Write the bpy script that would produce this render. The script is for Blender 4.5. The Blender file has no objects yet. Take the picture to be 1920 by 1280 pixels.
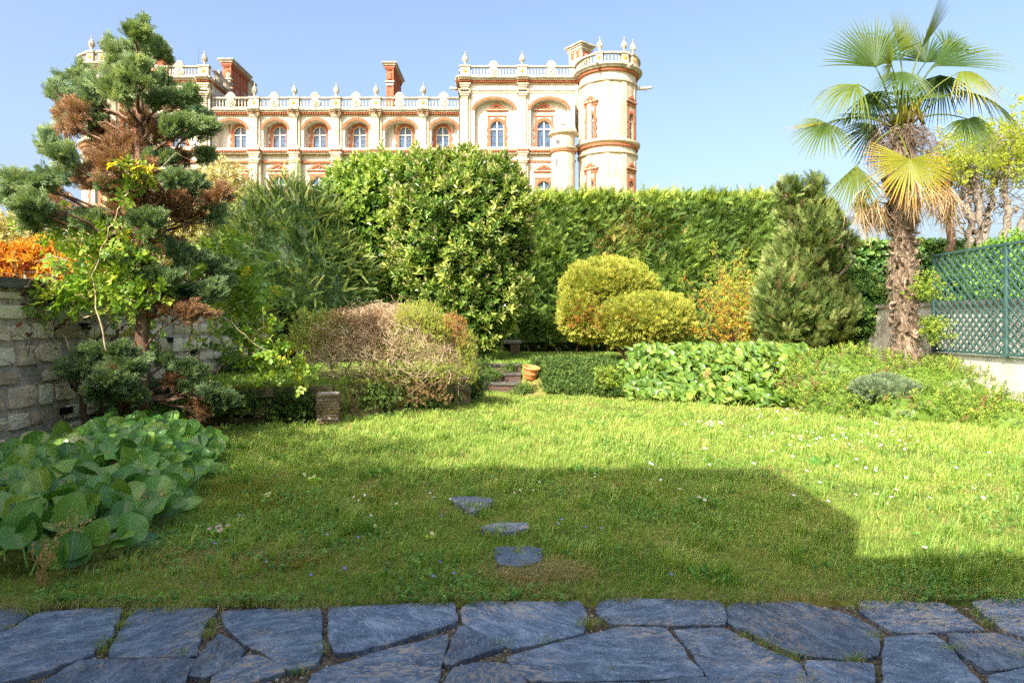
import bpy, math, random
import numpy as np
from mathutils import Vector, Matrix
random.seed(7)
RG = np.random.default_rng(11)
scene = bpy.context.scene
COL = scene.collection
R = math.radians
F, HZ, CX, EYE = 1200.0, 605.0, 960.0, 1.6       # the photograph's focal length and horizon in its own pixels


def P(x, y, d):
    """A direction of the photograph at the distance d becomes a place in the garden."""
    return np.array([(x - CX) / F * d, d, EYE + (HZ - y) / F * d])


def PG(x, y, z=0.0):
    d = (EYE - z) * F / (y - HZ)
    return np.array([(x - CX) / F * d, d, z])


# ------------------------------------------------------------------ mesh collecting
class MB:
    """Collects shapes; build() links them as one mesh object."""

    def __init__(s):
        s.V = []; s.L = []; s.K = []; s.M = []; s.T = []; s.U = []; s.S = []; s.n = 0
        s.X = None

    def raw(s, v, loops, counts, mat=0, tint=None, uv=None, smooth=False):
        v = np.asarray(v, dtype=np.float64).reshape(-1, 3)
        if s.X is not None:
            v = v @ s.X[:3, :3].T + s.X[:3, 3]
        n = len(v)
        counts = np.asarray(counts, dtype=np.int32)
        s.V.append(v); s.L.append(np.asarray(loops, dtype=np.int32) + s.n); s.K.append(counts)
        s.M.append(np.full(len(counts), mat, dtype=np.int32) if np.isscalar(mat) else np.asarray(mat, dtype=np.int32))
        s.T.append(np.full(n, 0.5 if tint is None else tint) if (tint is None or np.isscalar(tint)) else np.asarray(tint, dtype=np.float64))
        s.U.append(np.zeros((n, 2)) if uv is None else np.asarray(uv, dtype=np.float64))
        s.S.append(np.full(len(counts), smooth, dtype=bool))
        s.n += n

    def add(s, v, faces, mat=0, tint=None, uv=None, smooth=False):
        s.raw(v, [i for f in faces for i in f], [len(f) for f in faces], mat, tint, uv, smooth)

    def box(s, c, size, mat=0, rz=0.0, tint=None, jit=0.0, taper=1.0):
        x, y, z = np.array(size) / 2.0
        v = np.array([[-x, -y, -z], [x, -y, -z], [x, y, -z], [-x, y, -z], [-x * taper, -y * taper, z], [x * taper, -y * taper, z], [x * taper, y * taper, z], [-x * taper, y * taper, z]])
        if jit:
            v = v + RG.uniform(-jit, jit, v.shape)
        if rz:
            c_, s_ = math.cos(rz), math.sin(rz)
            v = v @ np.array([[c_, s_, 0], [-s_, c_, 0], [0, 0, 1]])
        s.add(v + np.array(c), [(0, 3, 2, 1), (4, 5, 6, 7), (0, 1, 5, 4), (1, 2, 6, 5), (2, 3, 7, 6), (3, 0, 4, 7)], mat, tint)

    def bx(s, x0, x1, y0, y1, z0, z1, mat=0, **k):
        s.box(((x0 + x1) / 2, (y0 + y1) / 2, (z0 + z1) / 2), (abs(x1 - x0), abs(y1 - y0), abs(z1 - z0)), mat, **k)

    def bar(s, a, b, w, h, mat=0, up=(0, 0, 1)):
        a = np.array(a, float); b = np.array(b, float)
        d = b - a; L = np.linalg.norm(d); d /= L
        sd = np.cross(d, np.array(up, float)); sd /= np.linalg.norm(sd)
        u = np.cross(sd, d)
        v = []
        for p in (a, b):
            for i, j in ((-1, -1), (1, -1), (1, 1), (-1, 1)):
                v.append(p + sd * i * w / 2 + u * j * h / 2)
        s.add(v, [(3, 2, 1, 0), (4, 5, 6, 7), (0, 1, 5, 4), (1, 2, 6, 5), (2, 3, 7, 6), (3, 0, 4, 7)], mat)

    def lathe(s, prof, c=(0, 0, 0), seg=12, mat=0, smooth=True, tint=None, a0=0.0, a1=2 * math.pi):
        full = abs(a1 - a0 - 2 * math.pi) < 1e-6
        n = seg if full else seg + 1
        an = a0 + (a1 - a0) * np.arange(n) / seg
        v = np.concatenate([np.stack([r * np.cos(an) + c[0], r * np.sin(an) + c[1], np.full(n, z + c[2])], 1) for r, z in prof])
        f = []
        for i in range(len(prof) - 1):
            for j in range(seg):
                k = (j + 1) % n
                f.append((i * n + j, i * n + k, (i + 1) * n + k, (i + 1) * n + j))
        s.add(v, f, mat, tint, None, smooth)

    def tube(s, pts, rad, seg=6, mat=0, tint=None, smooth=True, cap=True):
        pts = np.asarray(pts, float); n = len(pts)
        rad = np.full(n, rad) if np.isscalar(rad) else np.asarray(rad, float)
        tg = np.gradient(pts, axis=0); tg /= (np.linalg.norm(tg, axis=1)[:, None] + 1e-9)
        ref = np.array([0.31, 0.17, 0.93]) if abs(tg[0] @ np.array([0.31, 0.17, 0.93])) < 0.9 else np.array([1.0, 0.1, 0.0])
        an = 2 * math.pi * np.arange(seg) / seg
        V = []
        for i in range(n):
            a = np.cross(tg[i], ref); a /= np.linalg.norm(a) + 1e-9
            b = np.cross(tg[i], a)
            V.append(pts[i] + rad[i] * (np.cos(an)[:, None] * a + np.sin(an)[:, None] * b))
        V = np.concatenate(V)
        f = []
        for i in range(n - 1):
            for j in range(seg):
                k = (j + 1) % seg
                f.append((i * seg + j, (i + 1) * seg + j, (i + 1) * seg + k, i * seg + k))
        if cap:
            f.append(tuple(range(seg))); f.append(tuple((n - 1) * seg + j for j in reversed(range(seg))))
        s.add(V, f, mat, tint, None, smooth)

    def build(s, name, mats, parent=None, loc=None):
        me = bpy.data.meshes.new(name)
        if s.n:
            V = np.concatenate(s.V); L = np.concatenate(s.L); K = np.concatenate(s.K)
            me.vertices.add(len(V)); me.vertices.foreach_set('co', V.astype(np.float32).ravel())
            me.loops.add(len(L)); me.loops.foreach_set('vertex_index', L)
            me.polygons.add(len(K))
            st = np.zeros(len(K), dtype=np.int32); st[1:] = np.cumsum(K)[:-1]
            me.polygons.foreach_set('loop_start', st)
            me.polygons.foreach_set('material_index', np.concatenate(s.M))
            me.polygons.foreach_set('use_smooth', np.concatenate(s.S))
            a = me.attributes.new('tint', 'FLOAT', 'POINT'); a.data.foreach_set('value', np.concatenate(s.T).astype(np.float32))
            U = np.concatenate(s.U)
            if U.any():
                a = me.attributes.new('luv', 'FLOAT_VECTOR', 'POINT')
                a.data.foreach_set('vector', np.concatenate([U, np.zeros((len(U), 1))], 1).astype(np.float32).ravel())
            me.update(calc_edges=True)
        for m in (mats if isinstance(mats, (list, tuple)) else [mats]):
            me.materials.append(m)
        o = bpy.data.objects.new(name, me); COL.objects.link(o)
        if parent is not None:
            o.parent = parent
            o.matrix_parent_inverse = parent.matrix_world.inverted() if parent.type != 'EMPTY' else Matrix.Translation(-parent.location)
        return o


def tag(o, label=None, cat=None, group=None, kind=None):
    if label: o['label'] = label
    if cat: o['category'] = cat
    if group: o['group'] = group
    if kind: o['kind'] = kind
    return o


def thing(name, label, cat, loc=(0, 0, 0), group=None, kind=None):
    o = bpy.data.objects.new(name, None); COL.objects.link(o)
    o.location = tuple(float(q) for q in loc); o.empty_display_size = 0.2
    return tag(o, label, cat, group, kind)


# ------------------------------------------------------------------ materials
def newmat(name):
    m = bpy.data.materials.new(name); m.use_nodes = True
    nt = m.node_tree; nt.nodes.clear()
    out = nt.nodes.new('ShaderNodeOutputMaterial')
    return m, nt, out


def nd(nt, typ, **kw):
    n = nt.nodes.new(typ)
    for k, v in kw.items():
        setattr(n, k, v)
    return n


def ramp(nt, stops, interp='LINEAR'):
    n = nt.nodes.new('ShaderNodeValToRGB'); cr = n.color_ramp; cr.interpolation = interp
    while len(cr.elements) < len(stops): cr.elements.new(0.5)
    for e, (p, c) in zip(cr.elements, stops):
        e.position = p; e.color = (c[0], c[1], c[2], 1)
    return n


def surf(name, cols, scale=3.0, detail=6.0, rough=0.85, bump=0.25, bscale=None, stretch=None, spec=0.3, bdist=0.02, fine=None, courses=0, streak=0):
    """A rough solid: a colour ramp over noise, with a bump."""
    m, nt, out = newmat(name)
    tc = nd(nt, 'ShaderNodeTexCoord'); mp = nd(nt, 'ShaderNodeMapping')
    nt.links.new(tc.outputs['Object'], mp.inputs['Vector'])
    if stretch: mp.inputs['Scale'].default_value = stretch
    no = nd(nt, 'ShaderNodeTexNoise'); no.inputs['Scale'].default_value = scale; no.inputs['Detail'].default_value = detail; no.inputs['Roughness'].default_value = 0.62
    nt.links.new(mp.outputs[0], no.inputs['Vector'])
    n = len(cols)
    rp = ramp(nt, [(0.3 + 0.4 * i / max(1, n - 1), c) for i, c in enumerate(cols)])
    nt.links.new(no.outputs['Fac'], rp.inputs['Fac'])
    b = nd(nt, 'ShaderNodeBsdfPrincipled'); b.inputs['Roughness'].default_value = rough; b.inputs['Specular IOR Level'].default_value = spec
    col = rp.outputs['Color']
    if courses:
        sx = nd(nt, 'ShaderNodeSeparateXYZ'); nt.links.new(tc.outputs['Object'], sx.inputs[0])
        br = nd(nt, 'ShaderNodeTexNoise'); br.inputs['Scale'].default_value = 0.35; br.inputs['Detail'].default_value = 4
        dv = nd(nt, 'ShaderNodeMath', operation='MULTIPLY'); dv.inputs[1].default_value = 1.0 / courses; nt.links.new(sx.outputs['Z'], dv.inputs[0])
        fl = nd(nt, 'ShaderNodeMath', operation='FLOOR'); nt.links.new(dv.outputs[0], fl.inputs[0])
        fx = nd(nt, 'ShaderNodeMath', operation='FRACT'); nt.links.new(dv.outputs[0], fx.inputs[0])
        wn2 = nd(nt, 'ShaderNodeTexWhiteNoise', noise_dimensions='2D'); cbx = nd(nt, 'ShaderNodeCombineXYZ'); nt.links.new(fl.outputs[0], cbx.inputs[1])
        bx2 = nd(nt, 'ShaderNodeMath', operation='MULTIPLY_ADD'); nt.links.new(sx.outputs['X'], bx2.inputs[0]); bx2.inputs[1].default_value = 0.9; nt.links.new(fl.outputs[0], bx2.inputs[2])
        fb = nd(nt, 'ShaderNodeMath', operation='FLOOR'); nt.links.new(bx2.outputs[0], fb.inputs[0]); nt.links.new(fb.outputs[0], cbx.inputs[0]); nt.links.new(cbx.outputs[0], wn2.inputs[0])
        rj = ramp(nt, [(0.0, (.74,) * 3), (0.07, (1,) * 3), (1.0, (1,) * 3)]); nt.links.new(fx.outputs[0], rj.inputs['Fac'])
        rb2 = ramp(nt, [(0.0, (.88, .87, .85)), (1.0, (1.06, 1.05, 1.02))]); nt.links.new(wn2.outputs['Value'], rb2.inputs['Fac'])
        for q_ in (rj, rb2):
            mq = nd(nt, 'ShaderNodeMix', data_type='RGBA', blend_type='MULTIPLY'); mq.inputs['Factor'].default_value = 1.0
            nt.links.new(col, mq.inputs['A']); nt.links.new(q_.outputs['Color'], mq.inputs['B']); col = mq.outputs['Result']
    if streak:
        mp2 = nd(nt, 'ShaderNodeMapping'); mp2.inputs['Scale'].default_value = (1.3, 1.3, .12); nt.links.new(tc.outputs['Object'], mp2.inputs[0])
        ns = nd(nt, 'ShaderNodeTexNoise'); ns.inputs['Scale'].default_value = 1.6; ns.inputs['Detail'].default_value = 6; nt.links.new(mp2.outputs[0], ns.inputs['Vector'])
        rs2 = ramp(nt, [(0.36, (streak, streak * .97, streak * .92)), (0.58, (1, 1, 1))]); nt.links.new(ns.outputs['Fac'], rs2.inputs['Fac'])
        mq = nd(nt, 'ShaderNodeMix', data_type='RGBA', blend_type='MULTIPLY'); mq.inputs['Factor'].default_value = 1.0
        nt.links.new(col, mq.inputs['A']); nt.links.new(rs2.outputs['Color'], mq.inputs['B']); col = mq.outputs['Result']
    if fine:
        n3 = nd(nt, 'ShaderNodeTexNoise'); n3.inputs['Scale'].default_value = fine[0]; n3.inputs['Detail'].default_value = 3
        nt.links.new(mp.outputs[0], n3.inputs['Vector'])
        r3 = ramp(nt, [(0.35, (fine[1],) * 3), (0.65, (1, 1, 1))]); nt.links.new(n3.outputs['Fac'], r3.inputs['Fac'])
        mx = nd(nt, 'ShaderNodeMix', data_type='RGBA', blend_type='MULTIPLY'); mx.inputs['Factor'].default_value = 1.0
        nt.links.new(col, mx.inputs['A']); nt.links.new(r3.outputs['Color'], mx.inputs['B']); col = mx.outputs['Result']
    nt.links.new(col, b.inputs['Base Color'])
    if bump:
        n2 = nd(nt, 'ShaderNodeTexNoise'); n2.inputs['Scale'].default_value = bscale or scale * 4; n2.inputs['Detail'].default_value = 6
        nt.links.new(mp.outputs[0], n2.inputs['Vector'])
        bp = nd(nt, 'ShaderNodeBump'); bp.inputs['Strength'].default_value = bump; bp.inputs['Distance'].default_value = bdist
        nt.links.new(n2.outputs['Fac'], bp.inputs['Height']); nt.links.new(bp.outputs['Normal'], b.inputs['Normal'])
    nt.links.new(b.outputs[0], out.inputs['Surface'])
    return m


GAIN = 2.15


def leafmat(name, stops, transl=0.3, rough=0.5, spec=0.35, veins=False, nscale=2.0, namp=0.35, tcol=None):
    """Foliage: every leaf carries its own 'tint', looked up in a ramp; some light passes through."""
    m, nt, out = newmat(name)
    at = nd(nt, 'ShaderNodeAttribute', attribute_name='tint')
    tc = nd(nt, 'ShaderNodeTexCoord'); no = nd(nt, 'ShaderNodeTexNoise'); no.inputs['Scale'].default_value = nscale; no.inputs['Detail'].default_value = 2
    nt.links.new(tc.outputs['Object'], no.inputs['Vector'])
    ma = nd(nt, 'ShaderNodeMath', operation='MULTIPLY_ADD'); nt.links.new(no.outputs['Fac'], ma.inputs[0]); ma.inputs[1].default_value = namp; ma.inputs[2].default_value = -namp / 2
    ad = nd(nt, 'ShaderNodeMath', operation='ADD'); nt.links.new(at.outputs['Fac'], ad.inputs[0]); nt.links.new(ma.outputs[0], ad.inputs[1])
    g_ = 1.0 if transl <= 0.001 or 'petal' in name or 'disc' in name else GAIN
    rp = ramp(nt, [(p, tuple(min(.8, q * g_) for q in c)) for p, c in stops]); nt.links.new(ad.outputs[0], rp.inputs['Fac'])
    col = rp.outputs['Color']
    b = nd(nt, 'ShaderNodeBsdfPrincipled'); b.inputs['Roughness'].default_value = rough; b.inputs['Specular IOR Level'].default_value = spec
    if veins:
        uv = nd(nt, 'ShaderNodeAttribute', attribute_name='luv')
        sp = nd(nt, 'ShaderNodeSeparateXYZ'); nt.links.new(uv.outputs['Vector'], sp.inputs[0])
        ab = nd(nt, 'ShaderNodeMath', operation='ABSOLUTE'); nt.links.new(sp.outputs['X'], ab.inputs[0])
        # side veins leave the midrib obliquely
        k = nd(nt, 'ShaderNodeMath', operation='MULTIPLY_ADD'); nt.links.new(ab.outputs[0], k.inputs[0]); k.inputs[1].default_value = -0.9; nt.links.new(sp.outputs['Y'], k.inputs[2])
        w = nd(nt, 'ShaderNodeMath', operation='MULTIPLY'); nt.links.new(k.outputs[0], w.inputs[0]); w.inputs[1].default_value = 34.0
        sn = nd(nt, 'ShaderNodeMath', operation='SINE'); nt.links.new(w.outputs[0], sn.inputs[0])
        r1 = ramp(nt, [(0.86, (0, 0, 0)), (1.0, (1, 1, 1))]); 
        hm = nd(nt, 'ShaderNodeMath', operation='MULTIPLY_ADD'); nt.links.new(sn.outputs[0], hm.inputs[0]); hm.inputs[1].default_value = 0.5; hm.inputs[2].default_value = 0.5
        nt.links.new(hm.outputs[0], r1.inputs['Fac'])
        r2 = ramp(nt, [(0.02, (1, 1, 1)), (0.07, (0, 0, 0))]); nt.links.new(ab.outputs[0], r2.inputs['Fac'])
        mx0 = nd(nt, 'ShaderNodeMix', data_type='RGBA', blend_type='LIGHTEN'); mx0.inputs['Factor'].default_value = 1.0
        nt.links.new(r1.outputs[0], mx0.inputs['A']); nt.links.new(r2.outputs[0], mx0.inputs['B'])
        sc = nd(nt, 'ShaderNodeMix', data_type='RGBA', blend_type='ADD'); sc.inputs['Factor'].default_value = 1.0
        ml = nd(nt, 'ShaderNodeMix', data_type='RGBA', blend_type='MULTIPLY'); ml.inputs['Factor'].default_value = 1.0
        nt.links.new(mx0.outputs['Result'], ml.inputs['A']); ml.inputs['B'].default_value = (0.10, 0.15, 0.05, 1)
        nt.links.new(col, sc.inputs['A']); nt.links.new(ml.outputs['Result'], sc.inputs['B']); col = sc.outputs['Result']
        bp = nd(nt, 'ShaderNodeBump'); bp.inputs['Strength'].default_value = 0.5; bp.inputs['Distance'].default_value = 0.004; bp.invert = True
        nt.links.new(mx0.outputs['Result'], bp.inputs['Height']); nt.links.new(bp.outputs['Normal'], b.inputs['Normal'])
    nt.links.new(col, b.inputs['Base Color'])
    tr = nd(nt, 'ShaderNodeBsdfTranslucent')
    hs = nd(nt, 'ShaderNodeMix', data_type='RGBA', blend_type='MULTIPLY'); hs.inputs['Factor'].default_value = 1.0
    nt.links.new(col, hs.inputs['A']); hs.inputs['B'].default_value = tcol or (1.5, 1.35, 0.5, 1)
    nt.links.new(hs.outputs['Result'], tr.inputs['Color'])
    mx = nd(nt, 'ShaderNodeMixShader'); mx.inputs['Fac'].default_value = transl
    nt.links.new(b.outputs[0], mx.inputs[1]); nt.links.new(tr.outputs[0], mx.inputs[2])
    nt.links.new(mx.outputs[0], out.inputs['Surface'])
    return m


MAT = {}
MAT['stone'] = surf('castle_stone', [(0.42, 0.35, 0.26), (0.53, 0.455, 0.35), (0.59, 0.52, 0.42)], 0.5, 8, 0.9, 0.2, 6, courses=0.5, streak=.80)
MAT['plaster'] = surf('castle_plaster', [(0.55, 0.50, 0.43), (0.62, 0.575, 0.51)], 0.4, 6, 0.9, 0.1, 5, streak=.86)
MAT['brick'] = surf('castle_brick', [(0.27, 0.075, 0.035), (0.36, 0.12, 0.06), (0.43, 0.17, 0.09)], 3.0, 5, 0.9, 0.3, 9)
MAT['weathered'] = surf('weathered_stone', [(0.20, 0.175, 0.135), (0.38, 0.335, 0.265), (0.53, 0.47, 0.38)], 1.6, 8, 0.92, 0.3, 8)
MAT['orange_tile'] = surf('orange_tile', [(0.62, 0.19, 0.03), (0.72, 0.27, 0.05)], 2.0, 3, 0.6, 0.0)
MAT['lead'] = surf('lead_grey', [(0.07, 0.07, 0.08), (0.12, 0.12, 0.13)], 1.0, 3, 0.6, 0.0)


def glassmat():
    m, nt, out = newmat('leaded_glass')
    tc = nd(nt, 'ShaderNodeTexCoord')
    br = nd(nt, 'ShaderNodeTexBrick'); br.offset = 0.0
    br.inputs['Scale'].default_value = 1.0; br.inputs['Mortar Size'].default_value = 0.016
    br.inputs['Brick Width'].default_value = 0.24; br.inputs['Row Height'].default_value = 0.26
    br.inputs['Color1'].default_value = (0.035, 0.075, 0.15, 1); br.inputs['Color2'].default_value = (0.09, 0.15, 0.25, 1); br.inputs['Mortar'].default_value = (0.03, 0.04, 0.06, 1)
    mp = nd(nt, 'ShaderNodeMapping'); mp.inputs['Rotation'].default_value = (R(-90), 0, 0)
    nt.links.new(tc.outputs['Object'], mp.inputs[0]); nt.links.new(mp.outputs[0], br.inputs['Vector'])
    b = nd(nt, 'ShaderNodeBsdfPrincipled'); b.inputs['Roughness'].default_value = 0.25; b.inputs['Specular IOR Level'].default_value = 0.3
    nt.links.new(br.outputs['Color'], b.inputs['Base Color'])
    no = nd(nt, 'ShaderNodeTexNoise'); no.inputs['Scale'].default_value = 4.0
    nt.links.new(tc.outputs['Object'], no.inputs['Vector'])
    bp = nd(nt, 'ShaderNodeBump'); bp.inputs['Strength'].default_value = 0.1; nt.links.new(no.outputs['Fac'], bp.inputs['Height']); nt.links.new(bp.outputs['Normal'], b.inputs['Normal'])
    nt.links.new(b.outputs[0], out.inputs['Surface'])
    return m


MAT['glass'] = glassmat()
MAT['frame'] = surf('pale_window_frame', [(0.62, 0.60, 0.56), (0.72, 0.70, 0.66)], 2.0, 3, 0.7, 0.0)

# ------------------------------------------------------------------ camera, sky, sun
cam = bpy.data.objects.new('camera', bpy.data.cameras.new('camera')); COL.objects.link(cam)
cam.location = (0, 0, EYE); cam.rotation_euler = (R(90), 0, 0)
cam.data.sensor_width = 36.0; cam.data.lens = 36.0 * F / 1920.0
cam.data.shift_y = (HZ - 640.0) / 1920.0
cam.data.clip_end = 3000; cam.data.clip_start = 0.05
scene.camera = cam

AZ, EL = R(29.0), R(40.0)
trav = Vector((math.sin(AZ) * math.cos(EL), math.cos(AZ) * math.cos(EL), -math.sin(EL)))
sun = bpy.data.objects.new('sun', bpy.data.lights.new('sun', 'SUN')); COL.objects.link(sun)
sun.data.energy = 2.3; sun.data.angle = R(0.5); sun.data.color = (1.0, 0.94, 0.85)
sun.rotation_euler = trav.to_track_quat('-Z', 'Y').to_euler()
sun.location = (-20, -30, 40)

w = bpy.data.worlds.new('World'); scene.world = w; w.use_nodes = True
wn = w.node_tree; wn.nodes.clear()
wo = wn.nodes.new('ShaderNodeOutputWorld'); bg = wn.nodes.new('ShaderNodeBackground'); sk = wn.nodes.new('ShaderNodeTexSky')
sk.sky_type = 'NISHITA'; sk.sun_disc = False; sk.sun_elevation = EL; sk.sun_rotation = R(209)
sk.altitude = 60; sk.air_density = 1.0; sk.dust_density = 6.5; sk.ozone_density = 1.6
bg.inputs['Strength'].default_value = 0.089
hsv = wn.nodes.new('ShaderNodeHueSaturation'); hsv.inputs['Saturation'].default_value = 1.0
wn.links.new(sk.outputs[0], hsv.inputs['Color']); wn.links.new(hsv.outputs[0], bg.inputs[0]); wn.links.new(bg.outputs[0], wo.inputs[0])
w.cycles.sampling_method = 'MANUAL'; w.cycles.sample_map_resolution = 2048
scene.view_settings.view_transform = 'Standard'; scene.view_settings.look = 'None'
scene.view_settings.exposure = 2.05; scene.view_settings.gamma = 1.0
scene.render.engine = 'CYCLES'
scene.cycles.max_bounces = 8; scene.cycles.transmission_bounces = 4; scene.cycles.transparent_max_bounces = 8
scene.cycles.use_denoising = False
# ------------------------------------------------------------------ the ground
YBX = [-7.0, -3.0, -0.95, -0.8, 0.22, 0.35, 1.0, 2.5, 4.0, 5.5, 8.6]
YBY = [9.4, 10.5, 12.9, 14.95, 14.95, 13.9, 13.8, 13.3, 12.7, 11.8, 11.2]


def _hash_noise(x, y, s):
    return (np.sin(x * 1.7 * s + 1.3) * np.cos(y * 1.3 * s + 0.7) + 0.5 * np.sin(x * 3.9 * s + y * 2.7 * s) + 0.35 * np.sin(x * 7.1 * s - y * 6.3 * s + 2.0)) / 1.85


def ground_z(x, y):
    x = np.asarray(x, float); y = np.asarray(y, float)
    yb = np.interp(x, YBX, YBY); st_ = (x > -.87) & (x < .24)
    yb = np.where(st_, 16.22, yb)
    wd = np.where(x < -0.9, 0.12, np.where(st_, 0.1, 1.5))
    t = np.clip((y - yb) / wd, 0, 1); t = t * t * (3 - 2 * t)
    z = 0.55 * t + 0.022 * _hash_noise(x, y, 1.1) * np.clip((y - 3.8) / 0.5, 0, 1)
    z = np.where(y < 3.69, -0.035, z)
    return z


xs = np.concatenate([-np.geomspace(900, 10.5, 26), np.arange(-10, 10.01, 0.125), np.geomspace(10.5, 900, 26)])
ys = np.concatenate([-np.geomspace(300, 2.5, 14), np.arange(-2, 3.5, 0.4), np.arange(3.5, 4.1, 0.04), np.arange(4.15, 26, 0.125), np.geomspace(26.5, 1500, 30)])
gx, gy = np.meshgrid(xs, ys)
gz = ground_z(gx, gy)
nx, ny = len(xs), len(ys)
ii = (np.arange(ny - 1)[:, None] * nx + np.arange(nx - 1)[None, :]).ravel()
loops = np.stack([ii, ii + 1, ii + nx + 1, ii + nx], 1).ravel()
mb = MB(); mb.raw(np.stack([gx.ravel(), gy.ravel(), gz.ravel()], 1), loops, np.full(len(ii), 4), smooth=True)


def groundmat():
    m, nt, out = newmat('mossy_lawn_soil')
    tc = nd(nt, 'ShaderNodeTexCoord')
    n1 = nd(nt, 'ShaderNodeTexNoise'); n1.inputs['Scale'].default_value = 0.9; n1.inputs['Detail'].default_value = 5
    n2 = nd(nt, 'ShaderNodeTexNoise'); n2.inputs['Scale'].default_value = 14.0; n2.inputs['Detail'].default_value = 6
    for n in (n1, n2): nt.links.new(tc.outputs['Object'], n.inputs['Vector'])
    r1 = ramp(nt, [(0.32, (0.08, 0.12, 0.025)), (0.45, (0.15, 0.20, 0.04)), (0.56, (0.24, 0.24, 0.06)), (0.66, (0.27, 0.21, 0.09))])
    r2 = ramp(nt, [(0.3, (0.45, 0.42, 0.36)), (0.7, (1.1, 1.1, 1.0))])
    nt.links.new(n1.outputs['Fac'], r1.inputs['Fac']); nt.links.new(n2.outputs['Fac'], r2.inputs['Fac'])
    mx = nd(nt, 'ShaderNodeMix', data_type='RGBA', blend_type='MULTIPLY'); mx.inputs['Factor'].default_value = 1.0
    nt.links.new(r1.outputs[0], mx.inputs['A']); nt.links.new(r2.outputs[0], mx.inputs['B'])
    b = nd(nt, 'ShaderNodeBsdfPrincipled'); b.inputs['Roughness'].default_value = 0.95; b.inputs['Specular IOR Level'].default_value = 0.1
    bp = nd(nt, 'ShaderNodeBump'); bp.inputs['Strength'].default_value = 0.8; bp.inputs['Distance'].default_value = 0.03
    nt.links.new(n2.outputs['Fac'], bp.inputs['Height']); nt.links.new(bp.outputs[0], b.inputs['Normal'])
    nt.links.new(mx.outputs['Result'], b.inputs['Base Color']); nt.links.new(b.outputs[0], out.inputs['Surface'])
    return m


MAT['soil'] = groundmat()
tag(mb.build('ground', MAT['soil']), kind='structure')


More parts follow.
